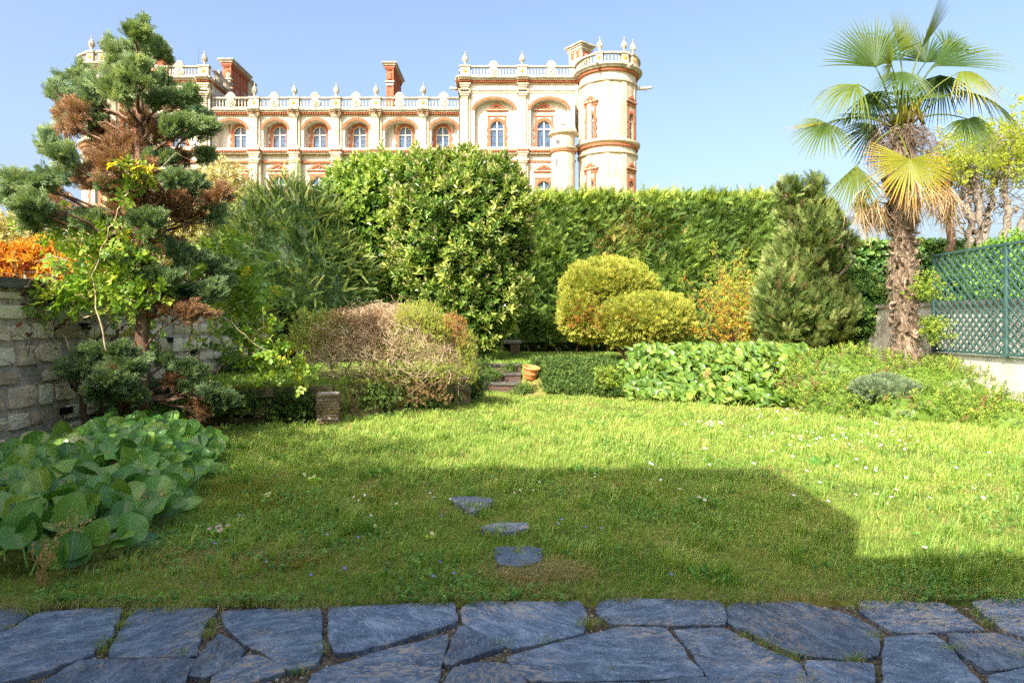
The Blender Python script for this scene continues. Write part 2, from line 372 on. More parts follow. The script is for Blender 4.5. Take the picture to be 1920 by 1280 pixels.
# ------------------------------------------------------------------ the slate terrace
def slatemat():
    m, nt, out = newmat('blue_slate')
    tc = nd(nt, 'ShaderNodeTexCoord'); at = nd(nt, 'ShaderNodeAttribute', attribute_name='tint')
    mp = nd(nt, 'ShaderNodeMapping')
    mp.inputs['Scale'].default_value = (1.0, 2.0, 1.0)
    vr = nd(nt, 'ShaderNodeVectorRotate', rotation_type='Z_AXIS'); an_ = nd(nt, 'ShaderNodeMath', operation='MULTIPLY'); an_.inputs[1].default_value = 5.0
    nt.links.new(at.outputs['Fac'], an_.inputs[0]); nt.links.new(an_.outputs[0], vr.inputs['Angle']); nt.links.new(tc.outputs['Object'], vr.inputs['Vector'])
    n1 = nd(nt, 'ShaderNodeTexNoise'); n1.inputs['Scale'].default_value = 5.5; n1.inputs['Detail'].default_value = 11; n1.inputs['Roughness'].default_value = 0.76; n1.inputs['Distortion'].default_value = 0.6
    n2 = nd(nt, 'ShaderNodeTexNoise'); n2.inputs['Scale'].default_value = 1.3; n2.inputs['Detail'].default_value = 4
    n3 = nd(nt, 'ShaderNodeTexNoise'); n3.inputs['Scale'].default_value = 13.0; n3.inputs['Detail'].default_value = 8; n3.inputs['Distortion'].default_value = 1.5
    ad = nd(nt, 'ShaderNodeVectorMath', operation='ADD')
    cb = nd(nt, 'ShaderNodeCombineXYZ'); mu = nd(nt, 'ShaderNodeMath', operation='MULTIPLY'); mu.inputs[1].default_value = 37.0
    nt.links.new(at.outputs['Fac'], mu.inputs[0]); nt.links.new(mu.outputs[0], cb.inputs['X']); nt.links.new(mu.outputs[0], cb.inputs['Z'])
    nt.links.new(vr.outputs[0], mp.inputs[0]); nt.links.new(mp.outputs[0], ad.inputs[0]); nt.links.new(cb.outputs[0], ad.inputs[1])
    for n in (n1, n3): nt.links.new(ad.outputs[0], n.inputs['Vector'])
    nt.links.new(tc.outputs['Object'], n2.inputs['Vector'])
    r1 = ramp(nt, [(0.34, (0.036, 0.055, 0.086)), (0.5, (0.094, 0.135, 0.195)), (0.64, (0.22, 0.275, 0.34))])
    nt.links.new(n1.outputs['Fac'], r1.inputs['Fac'])
    r2 = ramp(nt, [(0.47, (0, 0, 0)), (0.62, (1, 1, 1))]); nt.links.new(n2.outputs['Fac'], r2.inputs['Fac'])
    r3 = ramp(nt, [(0.48, (0, 0, 0)), (0.60, (1, 1, 1))]); nt.links.new(n3.outputs['Fac'], r3.inputs['Fac'])
    ml = nd(nt, 'ShaderNodeMath', operation='MULTIPLY'); nt.links.new(r2.outputs[0], ml.inputs[0]); nt.links.new(r3.outputs[0], ml.inputs[1])
    mx = nd(nt, 'ShaderNodeMix', data_type='RGBA'); nt.links.new(ml.outputs[0], mx.inputs['Factor'])
    nt.links.new(r1.outputs[0], mx.inputs['A']); mx.inputs['B'].default_value = (0.36, 0.30, 0.23, 1)
    # pale scratches and lichen specks
    n4 = nd(nt, 'ShaderNodeTexNoise'); n4.inputs['Scale'].default_value = 22.0; n4.inputs['Detail'].default_value = 7; n4.inputs['Distortion'].default_value = 2.5
    nt.links.new(ad.outputs[0], n4.inputs['Vector'])
    r4 = ramp(nt, [(0.585, (0, 0, 0)), (0.66, (0.7, 0.7, 0.7))]); nt.links.new(n4.outputs['Fac'], r4.inputs['Fac'])
    mx2 = nd(nt, 'ShaderNodeMix', data_type='RGBA'); nt.links.new(r4.outputs[0], mx2.inputs['Factor'])
    nt.links.new(mx.outputs['Result'], mx2.inputs['A']); mx2.inputs['B'].default_value = (0.36, 0.40, 0.45, 1)
    hs = nd(nt, 'ShaderNodeHueSaturation'); vm = nd(nt, 'ShaderNodeMath', operation='MULTIPLY_ADD'); nt.links.new(at.outputs['Fac'], vm.inputs[0]); vm.inputs[1].default_value = 1.0; vm.inputs[2].default_value = 0.55
    nt.links.new(vm.outputs[0], hs.inputs['Value']); nt.links.new(mx2.outputs['Result'], hs.inputs['Color'])
    b = nd(nt, 'ShaderNodeBsdfPrincipled'); b.inputs['Specular IOR Level'].default_value = 0.45
    rr = nd(nt, 'ShaderNodeMapRange'); rr.inputs['To Min'].default_value = 0.42; rr.inputs['To Max'].default_value = 0.68; nt.links.new(n3.outputs['Fac'], rr.inputs['Value']); nt.links.new(rr.outputs[0], b.inputs['Roughness'])
    nt.links.new(hs.outputs[0], b.inputs['Base Color'])
    bp = nd(nt, 'ShaderNodeBump'); bp.inputs['Strength'].default_value = 0.7; bp.inputs['Distance'].default_value = 0.010
    nt.links.new(n1.outputs['Fac'], bp.inputs['Height'])
    bp2 = nd(nt, 'ShaderNodeBump'); bp2.inputs['Strength'].default_value = 0.3; bp2.inputs['Distance'].default_value = 0.006
    nt.links.new(n3.outputs['Fac'], bp2.inputs['Height']); nt.links.new(bp.outputs[0], bp2.inputs['Normal']); nt.links.new(bp2.outputs[0], b.inputs['Normal'])
    nt.links.new(b.outputs[0], out.inputs['Surface'])
    return m


MAT['slate'] = slatemat()


def nrm2(a): return a / (np.linalg.norm(a, axis=1)[:, None] + 1e-9)


def slab(mb, pts, z, th, tint, jag=0.006, step=0.05):
    """A riven slab: an outline with chipped edges, a narrow worn edge and thickness."""
    pts = [np.array(p[:2], float) for p in pts]
    area = sum(pts[i][0] * pts[(i + 1) % len(pts)][1] - pts[(i + 1) % len(pts)][0] * pts[i][1] for i in range(len(pts)))
    if area < 0: pts.reverse()
    o = []
    for i in range(len(pts)):
        a, b = pts[i], pts[(i + 1) % len(pts)]
        n = max(2, int(np.linalg.norm(b - a) / step))
        nrm = np.array([b[1] - a[1], a[0] - b[0]]); nrm /= np.linalg.norm(nrm) + 1e-9
        for k in range(n):
            t = k / n
            o.append(a + (b - a) * t + nrm * RG.normal(0, jag) * (1 if k else 0.3))
    o = np.array(o)
    o = 0.12 * np.roll(o, 1, 0) + 0.76 * o + 0.12 * np.roll(o, -1, 0)
    c = o.mean(0); o = o + nrm2(o - c) * 0.010; n = len(o)
    dirs = c - o; ln = np.linalg.norm(dirs, axis=1)[:, None]
    inn = o + dirs / ln * 0.005
    zz = z + RG.normal(0, 0.0012, n)
    V = np.concatenate([np.c_[o, np.full(n, z - th)], np.c_[o, np.full(n, z - 0.004)], np.c_[inn, zz]])
    f = []
    for i in range(n):
        k = (i + 1) % n
        f.append((i, k, n + k, n + i)); f.append((n + i, n + k, 2 * n + k, 2 * n + i))
    f.append(tuple(2 * n + i for i in range(n)))
    mb.add(V, f, 0, tint)


SLABS = [
 [(0, 1140), (62, 1142), (0, 1185), (-70, 1205), (-120, 1150)],
 [(75, 1148), (228, 1138), (218, 1165), (195, 1205), (168, 1226), (88, 1255), (0, 1279), (-60, 1277), (-90, 1215), (0, 1190)],
 [(250, 1141), (277, 1137), (407, 1140), (376, 1175), (370, 1226), (205, 1229), (222, 1190)],
 [(150, 1236), (368, 1233), (345, 1275), (320, 1310), (40, 1310), (85, 1275)],
 [(410, 1186), (459, 1218), (430, 1248), (385, 1268), (355, 1264), (380, 1222)],
 [(466, 1226), (493, 1230), (536, 1257), (480, 1272), (440, 1283), (395, 1287), (400, 1266)],
 [(415, 1145), (600, 1138), (603, 1222), (588, 1245), (545, 1255), (500, 1226), (462, 1205), (420, 1168)],
 [(617, 1139), (850, 1129), (858, 1163), (800, 1182), (725, 1206), (630, 1224), (617, 1190)],
 [(840, 1187), (830, 1235), (803, 1310), (560, 1310), (590, 1260), (620, 1247), (730, 1215)],
 [(860, 1175), (872, 1173), (945, 1213), (900, 1222), (850, 1243), (832, 1240), (848, 1205)],
 [(868, 1135), (905, 1122), (960, 1120), (1085, 1122), (1099, 1150), (1092, 1183), (960, 1213), (935, 1203), (900, 1180), (868, 1163)],
 [(850, 1250), (900, 1240), (955, 1243), (985, 1275), (975, 1310), (812, 1310)],
 [(1125, 1130), (1150, 1121), (1350, 1127), (1362, 1155), (1357, 1170), (1250, 1171), (1145, 1169), (1120, 1150)],
 [(950, 1232), (1095, 1192), (1160, 1175), (1245, 1175), (1320, 1265), (1100, 1275), (1000, 1275)],
 [(1262, 1178), (1358, 1175), (1430, 1212), (1500, 1240), (1508, 1280), (1490, 1310), (1365, 1310), (1320, 1250)],
 [(1365, 1135), (1400, 1125), (1500, 1128), (1590, 1150), (1648, 1180), (1645, 1225), (1600, 1232), (1520, 1228), (1480, 1218), (1366, 1165)],
 [(1512, 1238), (1638, 1244), (1636, 1310), (1540, 1310), (1515, 1275)],
 [(1612, 1128), (1640, 1121), (1770, 1130), (1845, 1178), (1675, 1182), (1612, 1142)],
 [(1660, 1192), (1750, 1188), (1775, 1205), (1838, 1278), (1830, 1310), (1652, 1310)],
 [(1775, 1188), (1865, 1186), (1920, 1203), (1945, 1240), (1850, 1257), (1790, 1215)],
 [(1822, 1128), (1920, 1117), (2010, 1119), (2040, 1215), (1950, 1202), (1880, 1178)],
 [(1855, 1266), (1950, 1250), (2030, 1280), (2030, 1310), (1848, 1310)],
 [(1005, 1283), (1200, 1278), (1205, 1320), (1010, 1320)],
 [(1220, 1277), (1330, 1270), (1356, 1320), (1220, 1320)],
]
# slabs beyond the frame, either side and nearer the house (metres)
EXTRA = [[(-4.3, 3.8), (-3.25, 3.8), (-3.1, 3.35), (-3.6, 2.95), (-4.4, 3.2)], [(-5.4, 3.8), (-4.4, 3.8), (-4.5, 3.1), (-5.5, 3.0)],
         [(3.2, 3.75), (4.1, 3.8), (4.2, 3.0), (3.25, 3.1)], [(4.2, 3.8), (5.2, 3.75), (5.3, 3.0), (4.3, 3.0)], [(5.3, 3.8), (6.6, 3.8), (6.7, 2.9), (5.4, 3.0)]]
for k in range(12):
    x0 = -5.6 + k * 1.0
    EXTRA.append([(x0, 2.62), (x0 + 0.93, 2.66), (x0 + 0.96, 1.95 + 0.2 * (k % 3)), (x0 + 0.02, 1.9 + 0.2 * ((k + 1) % 3))])
terrace = thing('slate_terrace', None, None, (0, 3.2, 0), kind='structure')
rngs = np.random.default_rng(3)
for s_ in SLABS:
    mb = MB(); slab(mb, [PG(x, y, 0.0) for x, y in s_], 0.0 + rngs.uniform(-0.004, 0.006), 0.05, rngs.uniform(0.2, 0.8))
    mb.build('flagstone', MAT['slate'], terrace)
for s_ in EXTRA:
    mb = MB(); slab(mb, s_, rngs.uniform(-0.004, 0.006), 0.05, rngs.uniform(0.2, 0.8))
    mb.build('flagstone', MAT['slate'], terrace)
MAT['joint'] = surf('joint_grit', [(0.04, 0.03, 0.02), (0.11, 0.08, 0.05), (0.24, 0.19, 0.13)], 30, 6, 0.95, 0.8, 60)
mb = MB()
mb.bx(-6.2, 8.2, -0.45, 3.72, -0.30, -0.026)
mb.build('joint_bed', MAT['joint'], terrace)

# pale chips of gravel lying in the joints
MAT['chip'] = leafmat('gravel_chips', [(0.0, (0.14, 0.11, 0.08)), (0.5, (0.36, 0.31, 0.25)), (1.0, (0.70, 0.66, 0.58))], transl=0.0, rough=0.9)
n = 9000
px_, py_ = RG.uniform(-3.6, 3.9, n), RG.uniform(2.6, 3.72, n)
s0 = RG.uniform(0.003, 0.009, n)
base = np.array([[-1, -1, 0], [1, -0.7, 0], [0.8, 1, 0], [-0.9, 0.8, 0], [0, 0, 1.0]])
Vc = base[None] * s0[:, None, None] * RG.uniform(0.5, 1.2, (n, 5, 3)); Vc[:, :, 0] += px_[:, None]; Vc[:, :, 1] += py_[:, None]; Vc[:, :, 2] += -0.026
lp = np.array([0, 1, 4, 1, 2, 4, 2, 3, 4, 3, 0, 4])
mb = MB(); mb.raw(Vc.reshape(-1, 3), (np.arange(n)[:, None] * 5 + lp).ravel(), np.full(n * 4, 3), 0, np.repeat(RG.beta(1.2, 2.2, n), 5))
tag(mb.build('gravel', MAT['chip']), kind='stuff', label='pale gravel chips lying in the joints between the slates', cat='gravel')

STONES = []
# three stepping stones sunk in the lawn
for pts, lab in (([(845, 938), (880, 936), (925, 940), (912, 952), (890, 966), (868, 955), (852, 945)], 'pointed dark slate stepping stone farthest out in the shaded lawn'),
                 ([(903, 994), (935, 986), (985, 987), (990, 996), (950, 1003), (910, 1002)], 'thin sliver of slate stepping stone between the other two'),
                 ([(928, 1033), (985, 1031), (1016, 1035), (1012, 1058), (982, 1068), (934, 1064)], 'slate stepping stone strewn with dry straw nearest the terrace')):
    mb = MB(); slab(mb, [PG(x, y, 0.02) for x, y in pts], 0.05, 0.06, RG.uniform(0.3, 0.6), 0.006, 0.05)
    tag(mb.build('stepping_stone', MAT['slate']), lab, 'stepping stone', 'slate stepping stones in the lawn')
# ------------------------------------------------------------------ the castle on the far side of the street
YW, YP = 84.0, 83.2
CASTLE = thing('castle', 'cream stone castle with red brick trim, round towers and urns along its roof balustrade', 'castle', (-8, 84, 0))
CM = [MAT['stone'], MAT['plaster'], MAT['brick'], MAT['weathered'], MAT['orange_tile'], MAT['lead']]
ST, PL, BR, WE, OR, LE = range(6)


def ux(x, d): return (x - CX) / F * d
def uz(y, d): return EYE + (HZ - y) / F * d


def arch_pts(a0, a1, hs, ht, n=14):
    """Points of an arch from left springing to right springing."""
    t = np.linspace(math.pi, 0, n + 1)
    return np.stack([(a0 + a1) / 2 + (a1 - a0) / 2 * np.cos(t), hs + (ht - hs) * np.sin(t)], 1)


class Face:
    """Draws on a wall plane: u to the right, v up, w towards the viewer."""

    def __init__(s, mb, T):
        s.mb, s.T = mb, T

    def q(s, pts, mat):
        s.mb.add([s.T(*p) for p in pts], [tuple(range(len(pts)))], mat)

    def box(s, u0, u1, v0, v1, w0, w1, mat):
        v = [s.T(u, vv, w_) for w_ in (w1, w0) for u, vv in ((u0, v0), (u1, v0), (u1, v1), (u0, v1))]
        s.mb.add(v, [(0, 1, 2, 3), (5, 4, 7, 6), (4, 0, 3, 7), (1, 5, 6, 2), (3, 2, 6, 7), (4, 5, 1, 0)], mat)

    def plate(s, u0, u1, v0, v1, hole, w_, mat):
        a0, a1, hb, hs, ht = hole
        if a0 > u0: s.q([(u0, v0, w_), (a0, v0, w_), (a0, v1, w_), (u0, v1, w_)], mat)
        if u1 > a1: s.q([(a1, v0, w_), (u1, v0, w_), (u1, v1, w_), (a1, v1, w_)], mat)
        if hb > v0: s.q([(a0, v0, w_), (a1, v0, w_), (a1, hb, w_), (a0, hb, w_)], mat)
        p = arch_pts(a0, a1, hs, ht)
        for i in range(len(p) - 1):
            s.q([(p[i][0], p[i][1], w_), (p[i + 1][0], p[i + 1][1], w_), (p[i + 1][0], v1, w_), (p[i][0], v1, w_)], mat)

    def reveal(s, hole, w0, w1, mat, floor=True):
        a0, a1, hb, hs, ht = hole
        p = [(a0, hb)] + [tuple(q) for q in arch_pts(a0, a1, hs, ht)] + [(a1, hb)]
        for i in range(len(p) - 1):
            s.q([(p[i][0], p[i][1], w0), (p[i][0], p[i][1], w1), (p[i + 1][0], p[i + 1][1], w1), (p[i + 1][0], p[i + 1][1], w0)], mat)
        if floor: s.q([(a0, hb, w0), (a1, hb, w0), (a1, hb, w1), (a0, hb, w1)], mat)

    def ring(s, a0, a1, hs, ht, th, w0, w1, mat, n=14):
        """A brick arch of thickness th, standing from w0 to w1."""
        i_, o_ = arch_pts(a0, a1, hs, ht, n), arch_pts(a0 - th, a1 + th, hs, ht + th, n)
        for k in range(n):
            A, B, C_, D = i_[k], i_[k + 1], o_[k + 1], o_[k]
            s.q([(*A, w1), (*B, w1), (*C_, w1), (*D, w1)], mat)
            s.q([(*D, w1), (*C_, w1), (*C_, w0), (*D, w0)], mat)
            s.q([(*A, w0), (*B, w0), (*B, w1), (*A, w1)], mat)
        for k in (0, n):
            s.q([(*i_[k], w0), (*i_[k], w1), (*o_[k], w1), (*o_[k], w0)], mat)


def surround(T, hole, th, w0, w1, ped=None, sides=True):
    th *= 0.8 if ped else 0.9
    """Brick window surround with toothed jambs; ped = (post top, base, apex, half width) adds the pediment."""
    mb = MB(); f = Face(mb, T)
    a0, a1, hb, hs, ht = hole
    f.ring(a0, a1, hs, ht, th, w0, w1, BR)
    if sides:
        nb = max(4, int((hs - hb) / 0.42)); h = (hs - hb) / nb
        for k in range(nb):
            e = th * (1.25 if k % 2 else 0.85)
            f.box(a0 - e, a0, hb + k * h, hb + (k + 1) * h, w0, w1 + (0.003 if k % 2 else 0), BR)
            f.box(a1, a1 + e, hb + k * h, hb + (k + 1) * h, w0, w1 + (0.003 if k % 2 else 0), BR)
    if ped:
        pt, bs, ap, hw = ped; c = (a0 + a1) / 2
        e = th * 0.8
        for sg in (-1, 1):
            x0, x1 = sorted((c + sg * (a1 - a0) / 2 + sg * 0.02, c + sg * ((a1 - a0) / 2 + e)))
            f.box(x0, x1, hs + th * 0.25, pt, w0, w1 - 0.04, BR)
        f.box(c - hw * 0.86, c + hw * 0.86, pt - 0.16, pt, w0, w1 + 0.004, BR)
        f.box(c - hw * 0.92, c + hw * 0.92, bs - 0.15, bs, w0, w1 + 0.06, BR)
        f.box(c - hw, c + hw, bs, bs + 0.10, w0, w1 + 0.16, ST)
        tk = 0.30
        for sg in (-1, 1):
            A, B = (c + sg * hw, bs + 0.10), (c, ap)
            n_ = np.array([-(B[1] - A[1]), B[0] - A[0]]); n_ = n_ / np.linalg.norm(n_) * tk
            if n_[1] > 0: n_ = -n_
            pp = [A, B, (B[0], B[1] - tk * 1.25), (A[0] - sg * 0.55, A[1] + 0.0)]
            f.q([(*p, w1 + 0.12) for p in pp], BR)
            f.q([(*A, w1 + 0.12), (*B, w1 + 0.12), (*B, w0), (*A, w0)], BR)
            f.q([(*pp[2], w1 + 0.12), (*pp[3], w1 + 0.12), (*pp[3], w0), (*pp[2], w0)], BR)
            f.box(c + sg * hw * 0.45 - 0.1, c + sg * hw * 0.45 + 0.1, bs + 0.1, bs + 0.34, w0, w1, BR)
        f.ring(c - 0.22, c + 0.22, bs + (ap - bs) * 0.42, bs + (ap - bs) * 0.42 + 0.22, 0.1, w0, w1 + 0.1, BR, 10)
        f.ring(c - 0.22, c + 0.22, bs + (ap - bs) * 0.42, bs + (ap - bs) * 0.42 - 0.22, -0.1 * 0 + 0.1, w0, w1 + 0.1, BR, 10)
    return mb.build('window_surround', CM, CASTLE)


def window(T, hole, wf, wg):
    """Frame with a stone cross and leaded panes behind it."""
    a0, a1, hb, hs, ht = hole
    mb = MB(); f = Face(mb, T); c = (a0 + a1) / 2; e = 0.07
    p = [(a0, hb)] + [tuple(q) for q in arch_pts(a0, a1, hs, ht)] + [(a1, hb)]
    pi_ = [(a0 + e, hb + e)] + [tuple(q) for q in arch_pts(a0 + e, a1 - e, hs, ht - e)] + [(a1 - e, hb + e)]
    for i in range(len(p) - 1):
        f.q([(*p[i], wf), (*pi_[i], wf), (*pi_[i + 1], wf), (*p[i + 1], wf)], 0)
    f.box(c - 0.075, c + 0.075, hb, ht - 0.02, wg, wf + 0.03, 0)
    tr = hs - (hs - hb) * 0.02 - 0.12
    f.box(a0, a1, tr - 0.07, tr + 0.07, wg, wf + 0.034, 0)
    f.box(a0, a1, hb, hb + 0.10, wg, wf + 0.02, 0)
    for k in (1, 2):                                           # thin saddle bars
        vv = hb + (tr - hb) * k / 3
        f.box(a0, a1, vv - 0.018, vv + 0.018, wg, wg + 0.03, 1)
    wo_ = mb.build('window', [MAT['frame'], MAT['lead']], CASTLE)
    mg = MB(); g = Face(mg, T)
    g.q([(*q, wg) for q in p], 0)
    mg.build('pane', MAT['glass'], wo_)
    return wo_


def plane_T(Y): return lambda u, v, w_: (u, Y - w_, v)


BAL = [(0.075, 0.0), (0.075, 0.10), (0.05, 0.14), (0.115, 0.38), (0.105, 0.50), (0.05, 0.80), (0.05, 0.88), (0.08, 0.92), (0.08, 1.0)]
URN = [(0.24, 0.0), (0.24, 0.12), (0.13, 0.20), (0.15, 0.34), (0.27, 0.62), (0.33, 0.95), (0.34, 1.12), (0.25, 1.20), (0.22, 1.26), (0.26, 1.30), (0.10, 1.48), (0.05, 1.56), (0.05, 1.66), (0.11, 1.70), (0.04, 1.80), (0.02, 1.98)]


def urn(x, y, z, s=1.0):
    mb = MB(); mb.lathe([(r * s, h * s) for r, h in URN], (x, y, z), 12, WE)
    for k in range(8):
        a = k * math.pi / 4
        mb.box((x + 0.33 * s * math.cos(a), y + 0.33 * s * math.sin(a), z + 0.85 * s), (0.07 * s, 0.07 * s, 0.4 * s), WE, rz=a)
    mb.build('urn', CM, CASTLE)


def letter_f(f, c, v, h, w0, w1, mat):
    f.box(c - h * 0.28, c - h * 0.10, v - h / 2, v + h / 2, w0, w1, mat)
    f.box(c - h * 0.10, c + h * 0.32, v + h * 0.32, v + h / 2, w0, w1 - 0.004, mat)
    f.box(c - h * 0.10, c + h * 0.18, v - h * 0.06, v + h * 0.12, w0, w1 - 0.006, mat)


def emblem(T, c, v0, v1, parent, k):
    """Round medallion with a shell above the rail: alternately an F and a coiled salamander shape."""
    mb = MB(); f = Face(mb, T); cv = (v0 + v1) / 2 - 0.05; r = (v1 - v0) * 0.52
    n = 20
    for rr, w_ in ((r, 0.22), (r * 0.74, 0.30)):
        pts = [(c + rr * math.cos(2 * math.pi * i / n), cv + rr * math.sin(2 * math.pi * i / n)) for i in range(n)]
        f.q([(*p, w_) for p in pts], ST if rr == r else WE)
        for i in range(n):
            f.q([(*pts[i], -0.12), (*pts[(i + 1) % n], -0.12), (*pts[(i + 1) % n], w_), (*pts[i], w_)], ST)
    if k % 2: letter_f(f, c, cv, r * 0.95, 0.29, 0.38, ST)
    else:
        f.ring(c - r * 0.28, c + r * 0.28, cv, cv + r * 0.34, r * 0.16, 0.29, 0.37, ST, 8)
        f.ring(c - r * 0.28, c + r * 0.28, cv, cv - r * 0.30, -r * 0.12, 0.29, 0.37, ST, 8)
        f.box(c + r * 0.1, c + r * 0.5, cv + r * 0.1, cv + r * 0.3, 0.29, 0.38, ST)
    # shell crown over the rail
    hw = r * 1.0
    for i in range(7):
        a = math.pi * (i + 0.5) / 7
        x1, z1 = c - hw * 0.86 * math.cos(a), v1 + 0.28 + hw * 0.78 * math.sin(a)
        p0, p1 = T(c, v1 + 0.2, 0.02), T(x1, z1, 0.05)
        mb.tube([p0, ((np.array(p0) + np.array(p1)) / 2), p1], [0.10, 0.17, 0.12], 6, WE)
    f.box(c - hw, c + hw, v1 + 0.10, v1 + 0.30, -0.15, 0.24, WE)
    mb.build('emblem', CM, parent)


def balustrade(T, u0, u1, v0, v1, em=True, k=0, gap=0.42, diamonds=()):
    """Rail, base and turned balusters between u0 and u1; v0 base underside, v1 rail top."""
    mb = MB(); f = Face(mb, T)
    f.box(u0, u1, v0, v0 + 0.20, -0.2, 0.2, ST)
    f.box(u0, u1, v1 - 0.20, v1, -0.22, 0.24, WE)
    c = (u0 + u1) / 2; h = v1 - v0 - 0.40
    nb = max(2, int(round((u1 - u0) / gap)))
    for i in range(nb):
        u = u0 + (i + 0.5) * (u1 - u0) / nb
        if em and abs(u - c) < 0.62: continue
        p = T(u, v0 + 0.20, 0)
        mb.lathe([(r * 1.0, z * h) for r, z in BAL], p, 7, ST)
    o = mb.build('balustrade', CM, CASTLE)
    if em: emblem(T, c, v0 + 0.1, v1 - 0.1, o, k)
    return o


def pedestal(T, u, v0, v1, hw=0.62, urn_=True):
    mb = MB(); f = Face(mb, T)
    f.box(u - hw, u + hw, v0, v1 - 0.22, -0.3, 0.34, ST)
    f.box(u - hw - 0.1, u + hw + 0.1, v1 - 0.22, v1 + 0.02, -0.36, 0.44, WE)
    c = (v0 + v1) / 2 - 0.05; d = 0.36
    pts = [(u - d * 0.8, c), (u, c - d), (u + d * 0.8, c), (u, c + d)]
    for i in range(4):
        f.q([(*pts[i], 0.34), (*pts[(i + 1) % 4], 0.34), (u, c, 0.46)], OR)
    mb.build('pedestal', CM, CASTLE)
    if urn_:
        p = T(u, v1 + 0.02, 0.03); urn(*p)


def gargoyle(p, d, L=1.3):
    mb = MB(); p = np.array(p, float); d = np.array(d, float); d /= np.linalg.norm(d)
    mb.tube([p - d * 0.2, p + d * L * 0.4 + np.array([0, 0, -0.05]), p + d * L * 0.8, p + d * L], [0.24, 0.20, 0.17, 0.06], 7, WE)
    mb.tube([p + d * L * 0.72 + np.array([0, 0, 0.08]), p + d * L * 0.82 + np.array([0, 0, 0.26])], [0.10, 0.03], 5, WE)
    mb.tube([p + d * L * 0.3 + np.array([0, 0, -0.1]), p + d * L * 0.5 + np.array([0, 0, -0.42])], [0.12, 0.05], 5, WE)
    mb.build('gargoyle', CM, CASTLE)


def pilaster(T, u0, u1, v0, v1, pr=0.5, kind=0):
    mb = MB(); f = Face(mb, T); w_ = u1 - u0
    f.box(u0, u1, v0, v1, -0.3, pr * 0.5, ST)
    f.box(u0 + w_ * 0.22, u1 - w_ * 0.22, v0 + 0.35, v1 - 0.65, 0, pr, ST)
    f.box(u0 + w_ * 0.14, u1 - w_ * 0.14, v0, v0 + 0.35, 0, pr + 0.10, ST)
    f.box(u0 + w_ * 0.16, u1 - w_ * 0.16, v1 - 0.65, v1 - 0.48, 0, pr + 0.06, ST)
    f.box(u0 + w_ * 0.08, u1 - w_ * 0.08, v1 - 0.48, v1 - 0.2, 0, pr + 0.16, ST)
    f.box(u0 - 0.06, u1 + 0.06, v1 - 0.2, v1, 0, pr + 0.26, ST)
    return mb.build('pilaster', CM, CASTLE)


def band(name, T, u0, u1, parts, breaks=(), bp=0.35):
    """A moulding run: parts = (v0, v1, projection, material); breaks step forward over the pilasters."""
    mb = MB(); f = Face(mb, T)
    segs = []; x = u0
    for a, b in sorted(breaks):
        if a > x: segs.append((x, a, 0.0))
        segs.append((max(a, x), b, bp)); x = b
    if x < u1: segs.append((x, u1, 0.0))
    for a, b, e in segs:
        for v0, v1, pr, m_ in parts:
            if m_ == 'dent':
                f.box(a, b, v0, v1, -0.2, pr + e, BR)
                nn = max(1, int((b - a) / 0.30)); st = (b - a) / nn
                for k in range(nn):
                    f.box(a + (k + 0.2) * st, a + (k + 0.8) * st, v0 + 0.04, v1 - 0.01, pr + e, pr + e + 0.12, BR)
            else:
                f.box(a, b, v0, v1, -0.2, pr + e, m_)
    return mb.build(name, CM, CASTLE)


